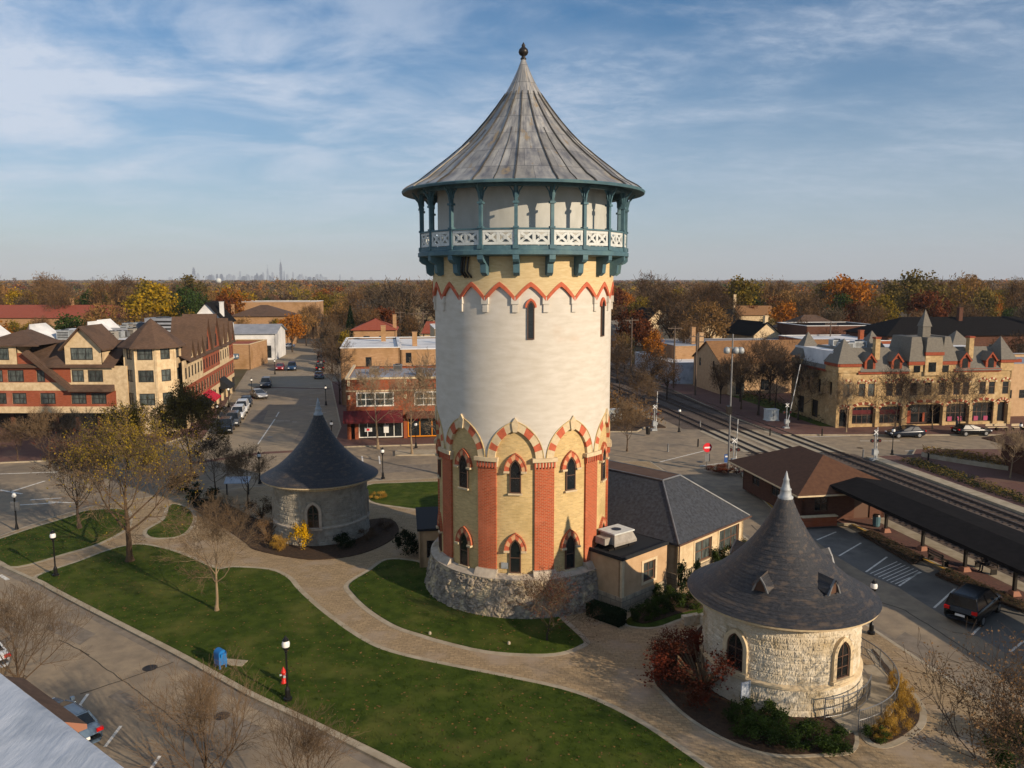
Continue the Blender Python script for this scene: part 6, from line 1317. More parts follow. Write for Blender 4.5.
# no-entry sign: red disc with white bar
ne = thing('no_entry_sign', 'round red no-entry sign with white bar on a post before the tracks', 'road sign', (*at(706.5, 471).xy, .1), R(12)); b = MB(); b.tube((0, 0, 0), (0, 0, 2.6), .04, n=6); b.build('post', 'grey_metal', ne); b = MB(); b.tube((0, -.05, 2.35), (0, -.08, 2.35), .48, n=20); dsk = b.build('disc', 'sign_red', ne); b = MB(); b.box(-.34, .34, -.1, -.082, 2.27, 2.43); b.build('bar', 'sign_white', dsk); b = MB(); b.box(-.28, .28, -.07, -.045, .9, 1.7); b.build('lower_plate', 'grey_metal', ne)
bs = thing('blue_sign', 'small blue and white sign at the foot of the tall signal mast', 'sign', (*at(726, 471).xy, .1), R(10)); b = MB(); b.tube((0, 0, 0), (0, 0, 1.7), .035, n=6); b.build('post', 'grey_metal', bs); b = MB(); b.box(-.25, .25, -.06, -.03, .8, 1.65); b.build('panel', 'sign_blue', bs); b = MB(); b.box(-.17, .17, -.075, -.062, 1.35, 1.5); b.build('panel_text_block', 'sign_white', bs)
# level crossing gates
def gate(px, py, top, lab, lean=0.02, H=None):
    p = at(px, py); H = H or zat(top, p.y); t = thing('crossing_gate', lab, 'crossing gate', (p.x, p.y, .05), R(8))
    b = MB(); b.tube((0, 0, 0), (0, 0, 3.4), .06, n=8); b.build('mast', 'white_metal', t); b = MB(); b.box(-.35, .35, -.3, .3, 0, .25); b.box(-.2, .25, -.22, .22, .6, 1.25); b.build('machine_box', 'white_metal', t)
    for s in (-1, 1): b = MB(); b.tube((s * .42, -.05, 2.2), (s * .42, -.2, 2.2), .2, n=12, mi=0); b.tube((s * .42, -.21, 2.2), (s * .42, -.22, 2.2), .1, n=10, mi=1); b.tube((0, 0, 2.2), (s * .42, 0, 2.2), .03, n=5, mi=2); b.build('signal_light', ['dark_metal', 'awning_maroon', 'grey_metal'], t)
    b = MB()
    for s in (-1, 1): T = FM(0, -.09, 3.1) @ Matrix.Rotation(R(45 * s), 4, 'Y'); b.box(-.32, .32, -.012 - .005 * s, .012 - .005 * s, -.04, .04, T=T)
    b.build('crossbuck', 'sign_white', t)
    b = MB(); n = 9; L_ = H - 1.0; b.v = []
    for i in range(n): a = i / n; c = (i + 1) / n; b.tube((.3 + lean * L_ * a, .12, 1.0 + L_ * a), (.3 + lean * L_ * c, .12, 1.0 + L_ * c), .055 - .02 * a, .055 - .02 * c, 5, mi=i % 2)
    b.build('gate_arm', ['sign_white', 'tail_red'] if False else ['sign_white', 'white_metal'], t); b = MB(); b.box(.1, .5, .0, .3, .75, 1.05); b.box(.2, .4, .05, .25, .2, .8); b.build('counterweight', 'white_metal', t); return t
gate(654, 431, 392, 'raised white crossing gate left of the tracks beside the tower'); gate(786, 429, 365, 'raised leaning white crossing gate by the shaded wall of the arcade building', .18); gate(733, 471, 420, 'raised crossing gate at the foot of the tall signal mast'); gate(874, 461, 430, 'low crossing gate machine with signals on the far platform end', 0, 3.6)
sm_ = thing('signal_mast', 'tall lattice-thin mast with round silver heads at its top by the crossing', 'signal mast', (*at(728, 474).xy, .1)); hM = zat(335, at(728, 474).y); b = MB(); b.tube((0, 0, 0), (0, 0, hM), .11, .07, 8); b.build('mast', 'grey_metal', sm_)
b = MB(); b.box(-.6, 1.0, -.04, .04, hM - 1.4, hM - 1.3); b.build('cross_arm', 'grey_metal', sm_)
for x in (-.55, .35, .85): b = MB(); b.lathe([(0, 0), (.22, .02), (.33, .2), (.3, .5), (.12, .66), (0, .68)], 12); q = b.build('lamp_head', 'white_metal', sm_, True, loc=(x, 0, hM - 1.95))
b = MB(); b.box(-.35, .1, -.3, .3, hM * .43, hM * .43 + .8); b.build('junction_box', 'dark_metal', sm_)
for x, y, sz, lab in ((614, 421, (.9, .6, 1.5), 'white equipment cabinet by the tracks touching the tower\'s edge'), (771, 421, (.8, .6, 1.5), 'pale equipment cabinet on the verge before the bare trees')):
    p = at(x, y); t = thing('equipment_cabinet', lab, 'cabinet', (p.x, p.y, .1), R(8)); b = MB(); b.box(-sz[0], sz[0], -sz[1], sz[1], .1, sz[2]); b.box(-sz[0] - .05, sz[0] + .05, -sz[1] - .05, sz[1] + .05, sz[2], sz[2] + .08); b.box(-sz[0] - .1, sz[0] + .1, -sz[1] - .1, sz[1] + .1, 0, .1); b.build('case', 'white_wood', t); b = MB(); b.box(-.02, .02, -sz[1] - .02, -sz[1] - .001, .15, sz[2] - .05); b.box(.08, .12, -sz[1] - .05, -sz[1] - .001, .7, .95); b.build('door_seam', 'dark_metal', t)
def upole(px, Y, top, lab, arms=1, base_z=0):
    x = xat(px, top, Y); H = zat(top, Y); t = thing('utility_pole', lab, 'utility pole', (x, Y, 0), R(10)); b = MB(); b.tube((0, 0, 0), (0, 0, H), .17, .12, 7); b.build('pole', 'wood_pole', t)
    b = MB()
    for k in range(arms): b.box(-1.3, 1.3, -.06, .06, H - .5 - k * .9, H - .35 - k * .9)
    for x_ in (-1.2, -.6, .6, 1.2): b.tube((x_, 0, H - .35), (x_, 0, H - .15), .05, n=5)
    b.build('cross_arm', 'wood_pole', t)
upole(632, 150, 318, 'utility pole with cross arm just right of the tower'); upole(675, 142, 326, 'utility pole left of the tan stone building beyond the tracks'); upole(697, 133, 334, 'utility pole in front of the shaded gable of the tan stone building', 2); upole(831, 165, 322, 'utility pole behind the arcade building\'s left roofs')
upole(400, 205, 311, 'left pole of the utility frame behind the white roofs', 2); upole(413, 205, 312, 'middle pole of the utility frame behind the white roofs'); upole(423, 205, 312, 'right pole of the utility frame behind the white roofs')
upole(882, 118, 372, 'slim dark pole in front of the arcade building')
# benches, planters, bins near the arcade and platform
def bench(p, rz, lab, m='wood_pole', grp=None):
    t = thing('bench', lab, 'bench', (*p, .21), rz, grp); b = MB()
    for i in range(3): b.box(-.8, .8, -.22 + i * .15, -.1 + i * .15, .4, .44)
    b.build('seat', m, t); b = MB()
    for i in range(2): b.box(-.8, .8, .24, .28, .55 + i * .16, .66 + i * .16)
    b.build('backrest', m, t)
    for x in (-.7, .7): b = MB(); b.box(x - .03, x + .03, -.2, .25, 0, .4); b.box(x - .03, x + .03, .25, .3, .4, .85); b.build('leg', 'dark_metal', t)
for i, (px, py) in enumerate(((992, 432), (1001, 432), (1018, 432))): bench(at(px, py).xy, R(8), ['pale bench right of the parked dark car before the arcade building', 'second pale bench from the parked dark car', 'pale bench at the right edge of the arcade pavement'][i], 'cream_stone')
bench(at(938, 566).xy, SA + R(-90) + R(180), 'dark bench between the canopy posts on the platform'); bp = at(985, 574).xy; bench(bp, SA + R(-90), 'bench with a seated person under the canopy')
for px, py, lab in ((876, 529, 'small teal litter bin under the canopy'), (648, 436, 'dark litter bin by the level crossing near the tower')): 
    t = thing('litter_bin', lab, 'bin', (*at(px, py).xy, .2)); b = MB(); b.lathe([(.2, 0), (.27, .1), (.3, .8), (.27, .84)], 12); b.build('body', 'teal' if px > 700 else 'dark_metal', t); b = MB(); b.lathe([(.31, .84), (.25, .98), (0, 1.03)], 12); b.build('lid', 'dark_metal', t)
for i, (px, py) in enumerate(((668, 452), (698, 447), (863, 458), (928, 462), (700, 428), (822, 436), (741, 470), (770, 436))):
    t = thing('bollard', 'short dark bollard near the level crossing', 'bollard', (*at(px, py).xy, .05), 0, 'bollards round the level crossing'); b = MB(); b.lathe([(.12, 0), (.1, .1), (.09, .8), (.1, .85), (0, .95)], 8); b.build('shaft', 'dark_metal' if i % 2 else 'grey_metal', t)
def bike(p, rz, lab, m):
    t = thing('bicycle', lab, 'bicycle', (*p, .2), rz, 'bicycles in the rack by the station')
    for x in (-.5, .5):
        b = MB(); k = 14; 
        for i in range(k): a, c = 2 * math.pi * i / k, 2 * math.pi * (i + 1) / k; b.tube((x + .32 * math.cos(a), 0, .33 + .32 * math.sin(a)), (x + .32 * math.cos(c), 0, .33 + .32 * math.sin(c)), .02, n=4, cap=False)
        for i in range(6): a = math.pi * i / 6; b.tube((x + .31 * math.cos(a), 0, .33 + .31 * math.sin(a)), (x - .31 * math.cos(a), 0, .33 - .31 * math.sin(a)), .004, n=3, cap=False)
        b.build('wheel', 'rubber', t)
    b = MB(); b.path([(-.5, 0, .33), (-.1, 0, .3), (-.22, 0, .82), (-.5, 0, .33)], .02, 5); b.path([(-.1, 0, .3), (.35, 0, .8), (-.2, 0, .75)], .02, 5); b.tube((.5, 0, .33), (.34, 0, .9), .02, n=5); b.build('frame', m, t)
    b = MB(); b.box(-.34, -.1, -.06, .06, .84, .89); b.build('saddle', 'rubber', t); b = MB(); b.path([(.3, -.25, .95), (.36, 0, .93), (.3, .25, .95)], .015, 5); b.build('handlebar', 'dark_metal', t)
for i in range(6): p = at(738 + i * 4.6, 474 + i * 2.6); bike(p.xy, R(20 + 4 * i), 'bicycle in the row beside the station house', ['car_navy', 'car_red', 'car_silver', 'car_black', 'car_blue', 'car_grey'][i])
bush('russet', 728, 474, 1.3, .8, 'low reddish shrub beside the bicycles'); bush('russet', 716, 474, 1.2, .7, 'low reddish shrub under the no-entry sign')

# ------------------------------------------------------------------ cars
def car_proto(kind):
    L_, Wd, H_, hood, roof0, roof1, rear = dict(sedan=(4.5, 1.78, 1.42, .92, -.2, -1.35, .98), suv=(4.6, 1.88, 1.72, 1.05, .35, -1.95, 1.1), van=(4.9, 1.95, 1.75, 1.0, .7, -2.15, 1.1))[kind]
    t = thing('parked_car', kind, 'car', (0, 0, -60)); h2 = L_ / 2
    if kind == 'sedan': xs = [-h2, -h2 + .08, -h2 + .35, -1.5, 0, 1.0, 1.9, h2 - .15, h2]; zt = [.72, .95, .99, .97, .95, .94, .84, .72, .55]; 
    else: xs = [-h2, -h2 + .06, -h2 + .2, -1.4, 0, 1.1, 1.9, h2 - .12, h2]; zt = [.8, 1.05, rear, 1.08, 1.06, 1.04, .98, .84, .6]
    ws = [.80, .9, .96, 1, 1, 1, .97, .9, .78]; b = MB(); vs = []
    for x, z, w in zip(xs, zt, ws):
        hw = Wd / 2 * w; zb = .24 if abs(x) < h2 - .2 else .34
        for y, zz in ((-hw * .9, zb), (-hw, zb + .15), (-hw, z - .22), (-hw * .95, z - .06), (-hw * .8, z), (hw * .8, z), (hw * .95, z - .06), (hw, z - .22), (hw, zb + .15), (hw * .9, zb)): vs.append((x, y, zz))
    fs = [(i * 10 + j, i * 10 + (j + 1) % 10, (i + 1) * 10 + (j + 1) % 10, (i + 1) * 10 + j) for i in range(8) for j in range(10)] + [tuple(range(10)), tuple(range(80, 90))]
    b.add(vs, fs); b.build('body', 'car_black', t, True)
    wb_, wt = Wd / 2 * .9, Wd / 2 * .70; xb0, xb1 = (-h2 + (.5 if kind == 'sedan' else .12)), (1.15 if kind == 'sedan' else 1.3 if kind == 'suv' else 1.75); zb = .92 if kind == 'sedan' else 1.0
    b = MB(); b.add([(xb0, -wb_, zb), (xb1, -wb_, zb), (xb1, wb_, zb), (xb0, wb_, zb), (roof1, -wt, H_ - .04), (roof0, -wt, H_ - .04), (roof0, wt, H_ - .04), (roof1, wt, H_ - .04)], [(0, 1, 5, 4), (1, 2, 6, 5), (2, 3, 7, 6), (3, 0, 4, 7), (4, 5, 6, 7)]); b.build('windows', 'glass', t)
    b = MB(); b.add([(roof1 - .06, -wt - .03, H_ - .07), (roof0 + .06, -wt - .03, H_ - .07), (roof0 + .06, wt + .03, H_ - .07), (roof1 - .06, wt + .03, H_ - .07), (roof1 + .1, -wt * .8, H_), (roof0 - .1, -wt * .8, H_), (roof0 - .1, wt * .8, H_), (roof1 + .1, wt * .8, H_)], [(0, 1, 5, 4), (1, 2, 6, 5), (2, 3, 7, 6), (3, 0, 4, 7), (4, 5, 6, 7)])
    for s in (-1, 1):
        for (xa, za, ya), (xc, zc, yc) in (((xb1, zb, wb_), (roof0, H_ - .05, wt)), ((xb0, zb, wb_), (roof1, H_ - .05, wt)), ((.0 + (xb1 + xb0) / 2, zb, wb_), ((roof0 + roof1) / 2, H_ - .05, wt))): b.tube((xa, s * ya, za), (xc, s * yc, zc), .045, .04, 5)
    b.build('roof', 'car_black', t)
    for x in (-L_ * .3, L_ * .31):
        for s in (-1, 1):
            y = s * (Wd / 2 - .11); q = MB(); q.tube((x, y - .11, .33), (x, y + .11, .33), .33, n=18); w = q.build('wheel', 'rubber', t); q = MB(); q.tube((x, y + s * .1, .33), (x, y + s * .125, .33), .2, n=12); q.build('rim', 'rim', w)
    for s in (-1, 1):
        q = MB(); q.box(-h2 - .02, -h2 + .12, s * Wd * .38 - .14, s * Wd * .38 + .14, .78 if kind == 'sedan' else .86, .92 if kind == 'sedan' else 1.04); q.build('tail_light', 'tail_red', t)
        q = MB(); q.box(h2 - .2, h2 + .0, s * Wd * .34 - .17, s * Wd * .34 + .17, .58, .70); q.build('headlight', 'head_white', t); q = MB(); q.box(.85, 1.0, s * (Wd / 2 + .02), s * (Wd / 2 + .17), .95, 1.08); q.build('mirror', 'car_black', t)
    q = MB(); q.box(-h2 - .025, -h2 + .02, -.25, .25, .6, .72); q.build('number_plate', 'sign_white', t)
    return t
PROTO = {k: car_proto(k) for k in ('sedan', 'suv', 'van')}
def car(kind, col, px, py, rz, label, group=None, z=.012, name='parked_car', xy=None):
    P = PROTO[kind]; p = xy or at(px, py).xy; c = dup(P, (p[0], p[1], z), rz, label, group); c['category'] = 'car'; c.name = name
    for ch in c.children:
        if ch.data.materials[0].name.startswith('car_'): me = PAINT(ch.data, col); ch.data = me
    return c
_pc = {}
def PAINT(me, col):
    k = (me.name, col)
    if k not in _pc: m2 = me.copy(); m2.materials[0] = M['car_' + col]; _pc[k] = m2
    return _pc[k]
SH = math.atan2(.970, -.242); G1 = 'cars along the main street'
car('suv', 'black', 973, 615, R(43), 'black SUV with red tail lights in the parking bay beside the platform')
for kind, col, px, py, dz, lab in (('suv', 'grey', 266, 387, 180, 'dark grey SUV driving towards the camera in the main street'), ('sedan', 'silver', 259, 398, 200, 'silver sedan pulling out at the left kerb of the main street'), ('sedan', 'navy', 246, 406, 180, 'navy car, farthest of the row parked at the left kerb'), ('suv', 'white', 242, 412, 180, 'first white car in the left kerb row, behind the navy one'), ('suv', 'white', 238, 418, 180, 'nearer white SUV in the left kerb row'), ('suv', 'grey', 233, 425, 180, 'dark grey SUV parked nearer than the white ones at the left kerb'), ('suv', 'navy', 226, 432, 180, 'nearest navy SUV of the left kerb row by the turret'),
        ('sedan', 'steel', 319, 378, 0, 'steel-blue car parked in the shade at the right kerb'), ('suv', 'black', 320, 371, 0, 'black car parked ahead of the steel-blue one in the shade'), ('sedan', 'navy', 321, 364, 0, 'navy car parked third in the shade at the right kerb'), ('suv', 'black', 321, 358, 0, 'black car parked farthest in the shade at the right kerb'), ('suv', 'blue', 292, 370, 180, 'blue-grey SUV in the oncoming lane beside the red car'), ('sedan', 'red', 280, 370, 180, 'red car parked at the left kerb of the main street'), ('sedan', 'navy', 270, 353, 90, 'navy car before the green and white shop'), ('sedan', 'white', 287, 348, 90, 'white car half hidden by trees beyond the green and white shop'), ('suv', 'black', 239, 369, 90, 'black car before the small orange brick shop')):
    car(kind, col, px, py, SH + R(dz), lab, G1, .02)
car('sedan', 'navy', 905, 437, R(7 + 180), 'dark blue sedan left of centre before the arcade building', 'cars before the arcade building'); car('sedan', 'black', 971, 435, R(7), 'black sedan at the right before the arcade building', 'cars before the arcade building')
KR = at(173, 655).xy - at(38, 584).xy; ka = math.atan2(KR.y, KR.x)
car('sedan', 'steel', 60, 737, ka + R(180), 'grey-blue car parked at the near kerb beside the pent roof'); car('sedan', 'white', -24, 664, ka + R(180), 'white car cut off by the left edge of the picture')
for p in PROTO.values():
    for ch in list(p.children):
        for g in list(ch.children): bpy.data.objects.remove(g)
        bpy.data.objects.remove(ch)
    bpy.data.objects.remove(p)

# ------------------------------------------------------------------ people (one seated, a few on foot, all far away)
def skin_body(name, verts, edges, radii, m, parent, loc=None):
    me = bpy.data.meshes.new(name); me.from_pydata(verts, edges, []); o = bpy.data.objects.new(name, me); COL.objects.link(o); mod = o.modifiers.new('s', 'SKIN'); me.skin_vertices[0].data[0].use_root = True
    for i, r in enumerate(radii): me.skin_vertices[0].data[i].radius = (r, r)
    o.modifiers.new('d', 'SUBSURF').levels = 1; dg = bpy.context.evaluated_depsgraph_get(); m2 = bpy.data.meshes.new_from_object(o.evaluated_get(dg)); bpy.data.objects.remove(o); m2.name = name
    m2.materials.clear(); m2.materials.append(M[m]); m2.polygons.foreach_set('use_smooth', [True] * len(m2.polygons)); return link(name, m2, parent)
def person(xy, z, rz, label, top, legs_, seated=False, group=None):
    t = thing('person', label, 'person', (*xy, z), rz, group)
    if seated: V = [(0, 0, .5), (0, .02, .75), (0, .03, 1.0), (0, 0, 1.1), (0, -.02, 1.22)]; kn = [(.1, -.42, .5), (.1, -.45, .1), (.1, -.57, .05)]; ar = [(.19, .02, .98), (.24, -.1, .72), (.12, -.32, .62)]
    else: V = [(0, 0, .88), (0, 0, 1.12), (0, 0, 1.36), (0, 0, 1.48), (0, -.02, 1.6)]; kn = [(.09, -.06, .46), (.1, .04, .06), (.1, -.12, .04)]; ar = [(.19, 0, 1.34), (.24, .02, 1.06), (.22, -.12, .84)]
    vs = list(V); ed = [(0, 1), (1, 2), (2, 3), (3, 4)]; ra = [.13, .125, .14, .05, .09]
    for s in (-1, 1):
        o = len(vs); hp = (s * .09, 0, V[0][2] - .04); vs += [hp] + [(s * a, y, q) for a, y, q in kn]; ed += [(0, o), (o, o + 1), (o + 1, o + 2), (o + 2, o + 3)]; ra += [.09, .065, .045, .045]
        o = len(vs); vs += [(s * a, y, q) for a, y, q in ar]; ed += [(2, o), (o, o + 1), (o + 1, o + 2)]; ra += [.06, .045, .035]
    skin_body('body', vs, ed, ra, legs_, t); h = V[4]
    b = MB(); b.lathe([(0, h[2] - .11), (.06, h[2] - .09), (.085, h[2]), (.08, h[2] + .06), (.04, h[2] + .12), (0, h[2] + .13)], 12, c=(0, -.02)); b.tube((0, -.1, h[2] - .01), (0, -.125, h[2] - .03), .015, n=5); b.build('face', 'skin', t, True)
    b = MB(); b.lathe([(.09, h[2] + .0), (.098, h[2] + .05), (.06, h[2] + .13), (0, h[2] + .15)], 12, c=(0, .0)); b.build('hair', 'cloth_dark', t, True)
    z0, z1 = V[0][2] - .02, V[2][2] + .06; b = MB(); b.add([(x * w, y * d, q) for q, w, d in ((z0, .17, .125), (z1 - .2, .2, .135), (z1, .15, .1)) for x, y in ((-1, -.6), (-.6, -1), (.6, -1), (1, -.6), (1, .6), (.6, 1), (-.6, 1), (-1, .6))], [(i * 8 + j, i * 8 + (j + 1) % 8, i * 8 + 8 + (j + 1) % 8, i * 8 + 8 + j) for i in range(2) for j in range(8)] + [tuple(range(16, 24))]); b.build('jacket', top, t, True)
person(bp + Vector((.1, 0)), .2 - .02, SA + R(-90), 'person in dark clothes sitting on the platform bench', 'cloth_dark', 'cloth_dark', True)
person(at(966, 436).xy + Vector((0, 2.2)), .13, R(40), 'person in dark clothes standing on the pavement behind the black sedan', 'cloth_dark', 'cloth_dark')

# ------------------------------------------------------------------ trees of the town and the woods beyond
def cards(rg, n, rx, rz_, z0, size, asp, ncl, hollow=.35):
    cc = rg.normal(size=(ncl, 3)); cc /= np.linalg.norm(cc, axis=1)[:, None]; cc *= (hollow + (1 - hollow) * rg.random((ncl, 1)) ** .5) * .82; cc[:, 2] = np.where(cc[:, 2] < -.6, -cc[:, 2], cc[:, 2])
    p = cc[rg.integers(0, ncl, n)] + rg.normal(size=(n, 3)) * .15; p = p * np.array([rx, rx, rz_]) + np.array([0, 0, z0])
    u = rg.normal(size=(n, 3)); out = p - np.array([0, 0, z0 - rz_ * .6]); u = u * .8 + out / (np.linalg.norm(out, axis=1)[:, None] + 1e-6) * (.9 if asp < .4 else 0); u /= np.linalg.norm(u, axis=1)[:, None]; w = rg.normal(size=(n, 3)); v = np.cross(u, w); v /= np.linalg.norm(v, axis=1)[:, None]; s = size * (.6 + .8 * rg.random((n, 1)))
    return np.stack([p - u * s, p + v * s * asp, p + u * s, p - v * s * asp], 1)
def quads_mesh(name, Q, mats, mi=None):
    n = len(Q); me = bpy.data.meshes.new(name); me.vertices.add(n * 4); me.vertices.foreach_set('co', Q.reshape(-1).astype(np.float32)); me.loops.add(n * 4); me.loops.foreach_set('vertex_index', np.arange(n * 4, dtype=np.int32)); me.polygons.add(n); me.polygons.foreach_set('loop_start', np.arange(0, n * 4, 4, dtype=np.int32))
    for m in mats: me.materials.append(M[m])
    if mi is not None: me.polygons.foreach_set('material_index', mi.astype(np.int32))
    me.update(calc_edges=True); return me
def wood_tree(seed, H, rx, leaf, asp=.7, n=1300, size=.3, conifer=False, ncl=34, base_=.28):
    rg = np.random.default_rng(seed); rr = random.Random(seed); t = MB(); t.tube((0, 0, -.2), (0, 0, H * .5), H * .02, H * .012, 6, cap=False)
    if conifer:
        f = rg.random(n) ** .7; z = H * (.1 + .9 * (1 - f)); r = rx * f * (.55 + .45 * rg.random(n)); a = rg.random(n) * 6.283; p = np.stack([r * np.cos(a), r * np.sin(a), z], 1); u = np.stack([np.cos(a), np.sin(a), -.4 + 0 * a], 1) + rg.normal(size=(n, 3)) * .3; u /= np.linalg.norm(u, axis=1)[:, None]; v = np.cross(u, rg.normal(size=(n, 3))); v /= np.linalg.norm(v, axis=1)[:, None]; Q = np.stack([p - u * size, p + v * size * .4, p + u * size, p - v * size * .4], 1)
        t.tube((0, 0, H * .5), (0, 0, H * .95), H * .012, .02, 5, cap=False)
    else:
        z0 = H * (base_ + (1 - base_) / 2); rz_ = H * (1 - base_) / 2
        for k in range(9):
            a = k * 2.4; q = Vector((math.cos(a) * rx * .6, math.sin(a) * rx * .6, H * rr.uniform(.55, .88))); m_ = Vector((q.x * .4, q.y * .4, H * .45)); t.tube((0, 0, H * rr.uniform(.22, .42)), m_, H * .011, H * .007, 5, cap=False); t.tube(m_, q, H * .007, H * .003, 4, cap=False)
            for j in range(3): e = q + Vector((rr.uniform(-1, 1) * rx * .3, rr.uniform(-1, 1) * rx * .3, rr.uniform(.0, .16) * H)); t.tube(m_.lerp(q, .4 + .2 * j), e, H * .004, H * .002, 3, cap=False)
        Q = cards(rg, n, rx, rz_, z0, size, asp, ncl)
    Q[:, :, 2] = np.maximum(Q[:, :, 2], .2)
    return t.build('trunk', 'bark_dark', mesh_only=True), quads_mesh('crown', Q, [leaf])
KINDS = {}
def kind(k, *a, **kw): KINDS[k] = [wood_tree(100 + i * 17 + len(KINDS) * 101, *a, **kw) for i in range(3 if k.startswith('bare') else 2)]
kind('bare_brown', 15, 5.2, 'leaf_brown', asp=.10, n=2300, size=.55, ncl=46); kind('bare_umber', 15, 5.4, 'leaf_umber', asp=.10, n=2300, size=.55, ncl=46); kind('bare_grey', 15, 5.0, 'leaf_grey_brown', asp=.10, n=2300, size=.55, ncl=46)
kind('olive', 14, 5.2, 'leaf_olive', n=2000, size=.28); kind('gold', 14, 5.0, 'leaf_gold', n=2200, size=.28); kind('yellow', 13, 5.4, 'leaf_yellow', n=2400, size=.28); kind('orange', 13, 5.0, 'leaf_orange', n=2200, size=.28); kind('rust', 13, 4.8, 'leaf_rust', n=2200, size=.28)
kind('green', 13, 4.6, 'leaf_green', n=2200, size=.28); kind('spruce', 14, 3.2, 'leaf_dark_green', n=2000, size=.4, conifer=True); kind('tan', 14, 5.2, 'leaf_tan', asp=.25, n=1900, size=.4)
HK = dict(bare_brown=15, bare_umber=15, bare_grey=15, olive=14, gold=14, yellow=13, orange=13, rust=13, green=13, spruce=14, tan=14)
WORD = dict(bare_brown='bare brown tree', bare_umber='bare dark brown tree', bare_grey='bare grey-brown tree', olive='olive-leaved tree', gold='dull gold tree', yellow='yellow-leaved tree', orange='orange-leaved tree', rust='rust-coloured tree', green='green-leaved tree', spruce='dark green conifer', tan='tan tree')
rt = random.Random(77)
def put_wood(k, x, y, H, label=None, group=None, wide=1.0):
    me = rt.choice(KINDS[k]); s = H / HK[k]; t = put_tree(me, (x, y, -.2), label or WORD[k] + ' in the woods round the town', {'spruce': 'conifer'}.get(k, 'bare_tree' if k.startswith('bare') else 'leafy_tree'), rz=rt.uniform(0, 6.28), s=s, group=group); t.scale = (s * wide, s * wide, s); return t
TREES = [('yellow', 155, 228, 283, 1.15, 'big yellow tree behind the turret of the long left block'), ('yellow', 168, 236, 296, .8, 'smaller yellow tree overlapping the big one on its right'), ('gold', 146, 240, 279, .9, 'gold tree rising behind the big yellow one'), ('yellow', 20, 300, 289, 1.0, 'bright yellow-green tree above the long red-brown school roof'), ('green', 190, 214, 291, .8, 'dark green tree right of the big yellow tree'), ('green', 199, 222, 292, .8, 'second green tree, just right of the dark green one'), ('gold', 190, 205, 311, .7, 'low yellow-green tree in front of the dark green ones'),
         ('orange', 231, 262, 285, .9, 'golden-orange tree above the far end of the long left block'), ('rust', 223, 235, 294, .7, 'rust tree left below the golden-orange one'), ('orange', 291, 214, 313, 1.05, 'orange tree on the left side of the main street'), ('gold', 276, 232, 318, .8, 'dull gold tree left of the orange street tree'), ('tan', 305, 235, 306, .9, 'tan tree right of the orange street tree'), ('bare_brown', 312, 260, 303, .9, 'brown bare tree where the main street narrows'), ('tan', 340, 245, 296, 1.0, 'light tan tree over the far right kerb of the main street'), ('bare_brown', 330, 215, 312, .8, 'brown tree over the right kerb of the main street'), ('orange', 321, 400, 287, .9, 'small bright orange tree near the horizon above the main street'), ('spruce', 408, 232, 292, 1.0, 'dark conifer behind the utility frame left of the tower'), ('spruce', 350, 205, 305, .9, 'dark conifer left of the red roofed house'), ('green', 266, 285, 297, .7, 'green tree behind the tan office building'),
         ('rust', 632, 178, 308, .9, 'rust-red tree right of the tower behind the scrub'), ('rust', 645, 184, 318, .8, 'second rust tree right of the taller one'), ('orange', 714, 300, 292, .8, 'bright orange tree in the woods right of the tower'), ('orange', 720, 290, 303, .6, 'small orange tree below the bright orange one'), ('rust', 752, 252, 304, .6, 'dark red tree beside the tan house in the woods'), ('rust', 857, 218, 299, .85, 'rust tree behind the arcade building\'s left roofs'), ('green', 858, 330, 290, .9, 'green tree above the rust one'), ('yellow', 968, 315, 284, 1.1, 'yellow-green tree in the woods above the arcade spire'), ('yellow', 985, 300, 288, 1.0, 'second yellow-green tree right of the first above the arcade building'), ('gold', 945, 320, 289, 1.0, 'gold tree left of the yellow-green ones above the arcade building'), ('rust', 937, 262, 293, .9, 'dark rust tree behind the arcade spire'), ('orange', 995, 290, 294, .7, 'orange tree at the right above the arcade building'), ('gold', 735, 320, 292, .8, 'gold tree right of the bright orange tree'), ('gold', 610, 330, 286, .9, 'gold tree beside the tower\'s right edge'), ('gold', 640, 260, 296, .9, 'olive gold tree behind the rust trees'),
         ('bare_umber', 672, 196, 286, 1.2, 'big dark bare tree in the woods right of the tower'), ('bare_umber', 690, 205, 291, 1.1, 'second big dark bare tree right of the tower'), ('bare_umber', 705, 215, 300, 1.0, 'dark bare tree behind the dark roofed building'), ('bare_brown', 708, 270, 281, 1.2, 'broad brown tree topping the skyline right of the tower'), ('bare_grey', 398, 225, 276, 1.2, 'tall pale bare tree rising above the skyline left of the tower'), ('bare_grey', 380, 240, 281, 1.0, 'pale bare tree left of the tall one near the tower'), ('bare_brown', 105, 250, 277, 1.0, 'tall brown tree above the white roof gable backs'), ('bare_brown', 60, 245, 290, 1.0, 'brown bare tree by the school roof'), ('bare_brown', 40, 215, 315, .9, 'brown bare tree in front of the school'), ('gold', 12, 205, 320, 1.0, 'dull gold tree at the left edge before the school'), ('gold', 28, 190, 322, .8, 'low gold tree behind the far left roof'), ('spruce', 67, 190, 315, .6, 'small dark conifer before the school'), ('bare_brown', 368, 205, 305, .9, 'brown tree behind the red roofed house'), ('gold', 345, 165, 330, .7, 'gold tree in the gap on the main street\'s right kerb'), ('bare_umber', 335, 182, 322, .8, 'dark tree hanging over the right kerb of the main street')]
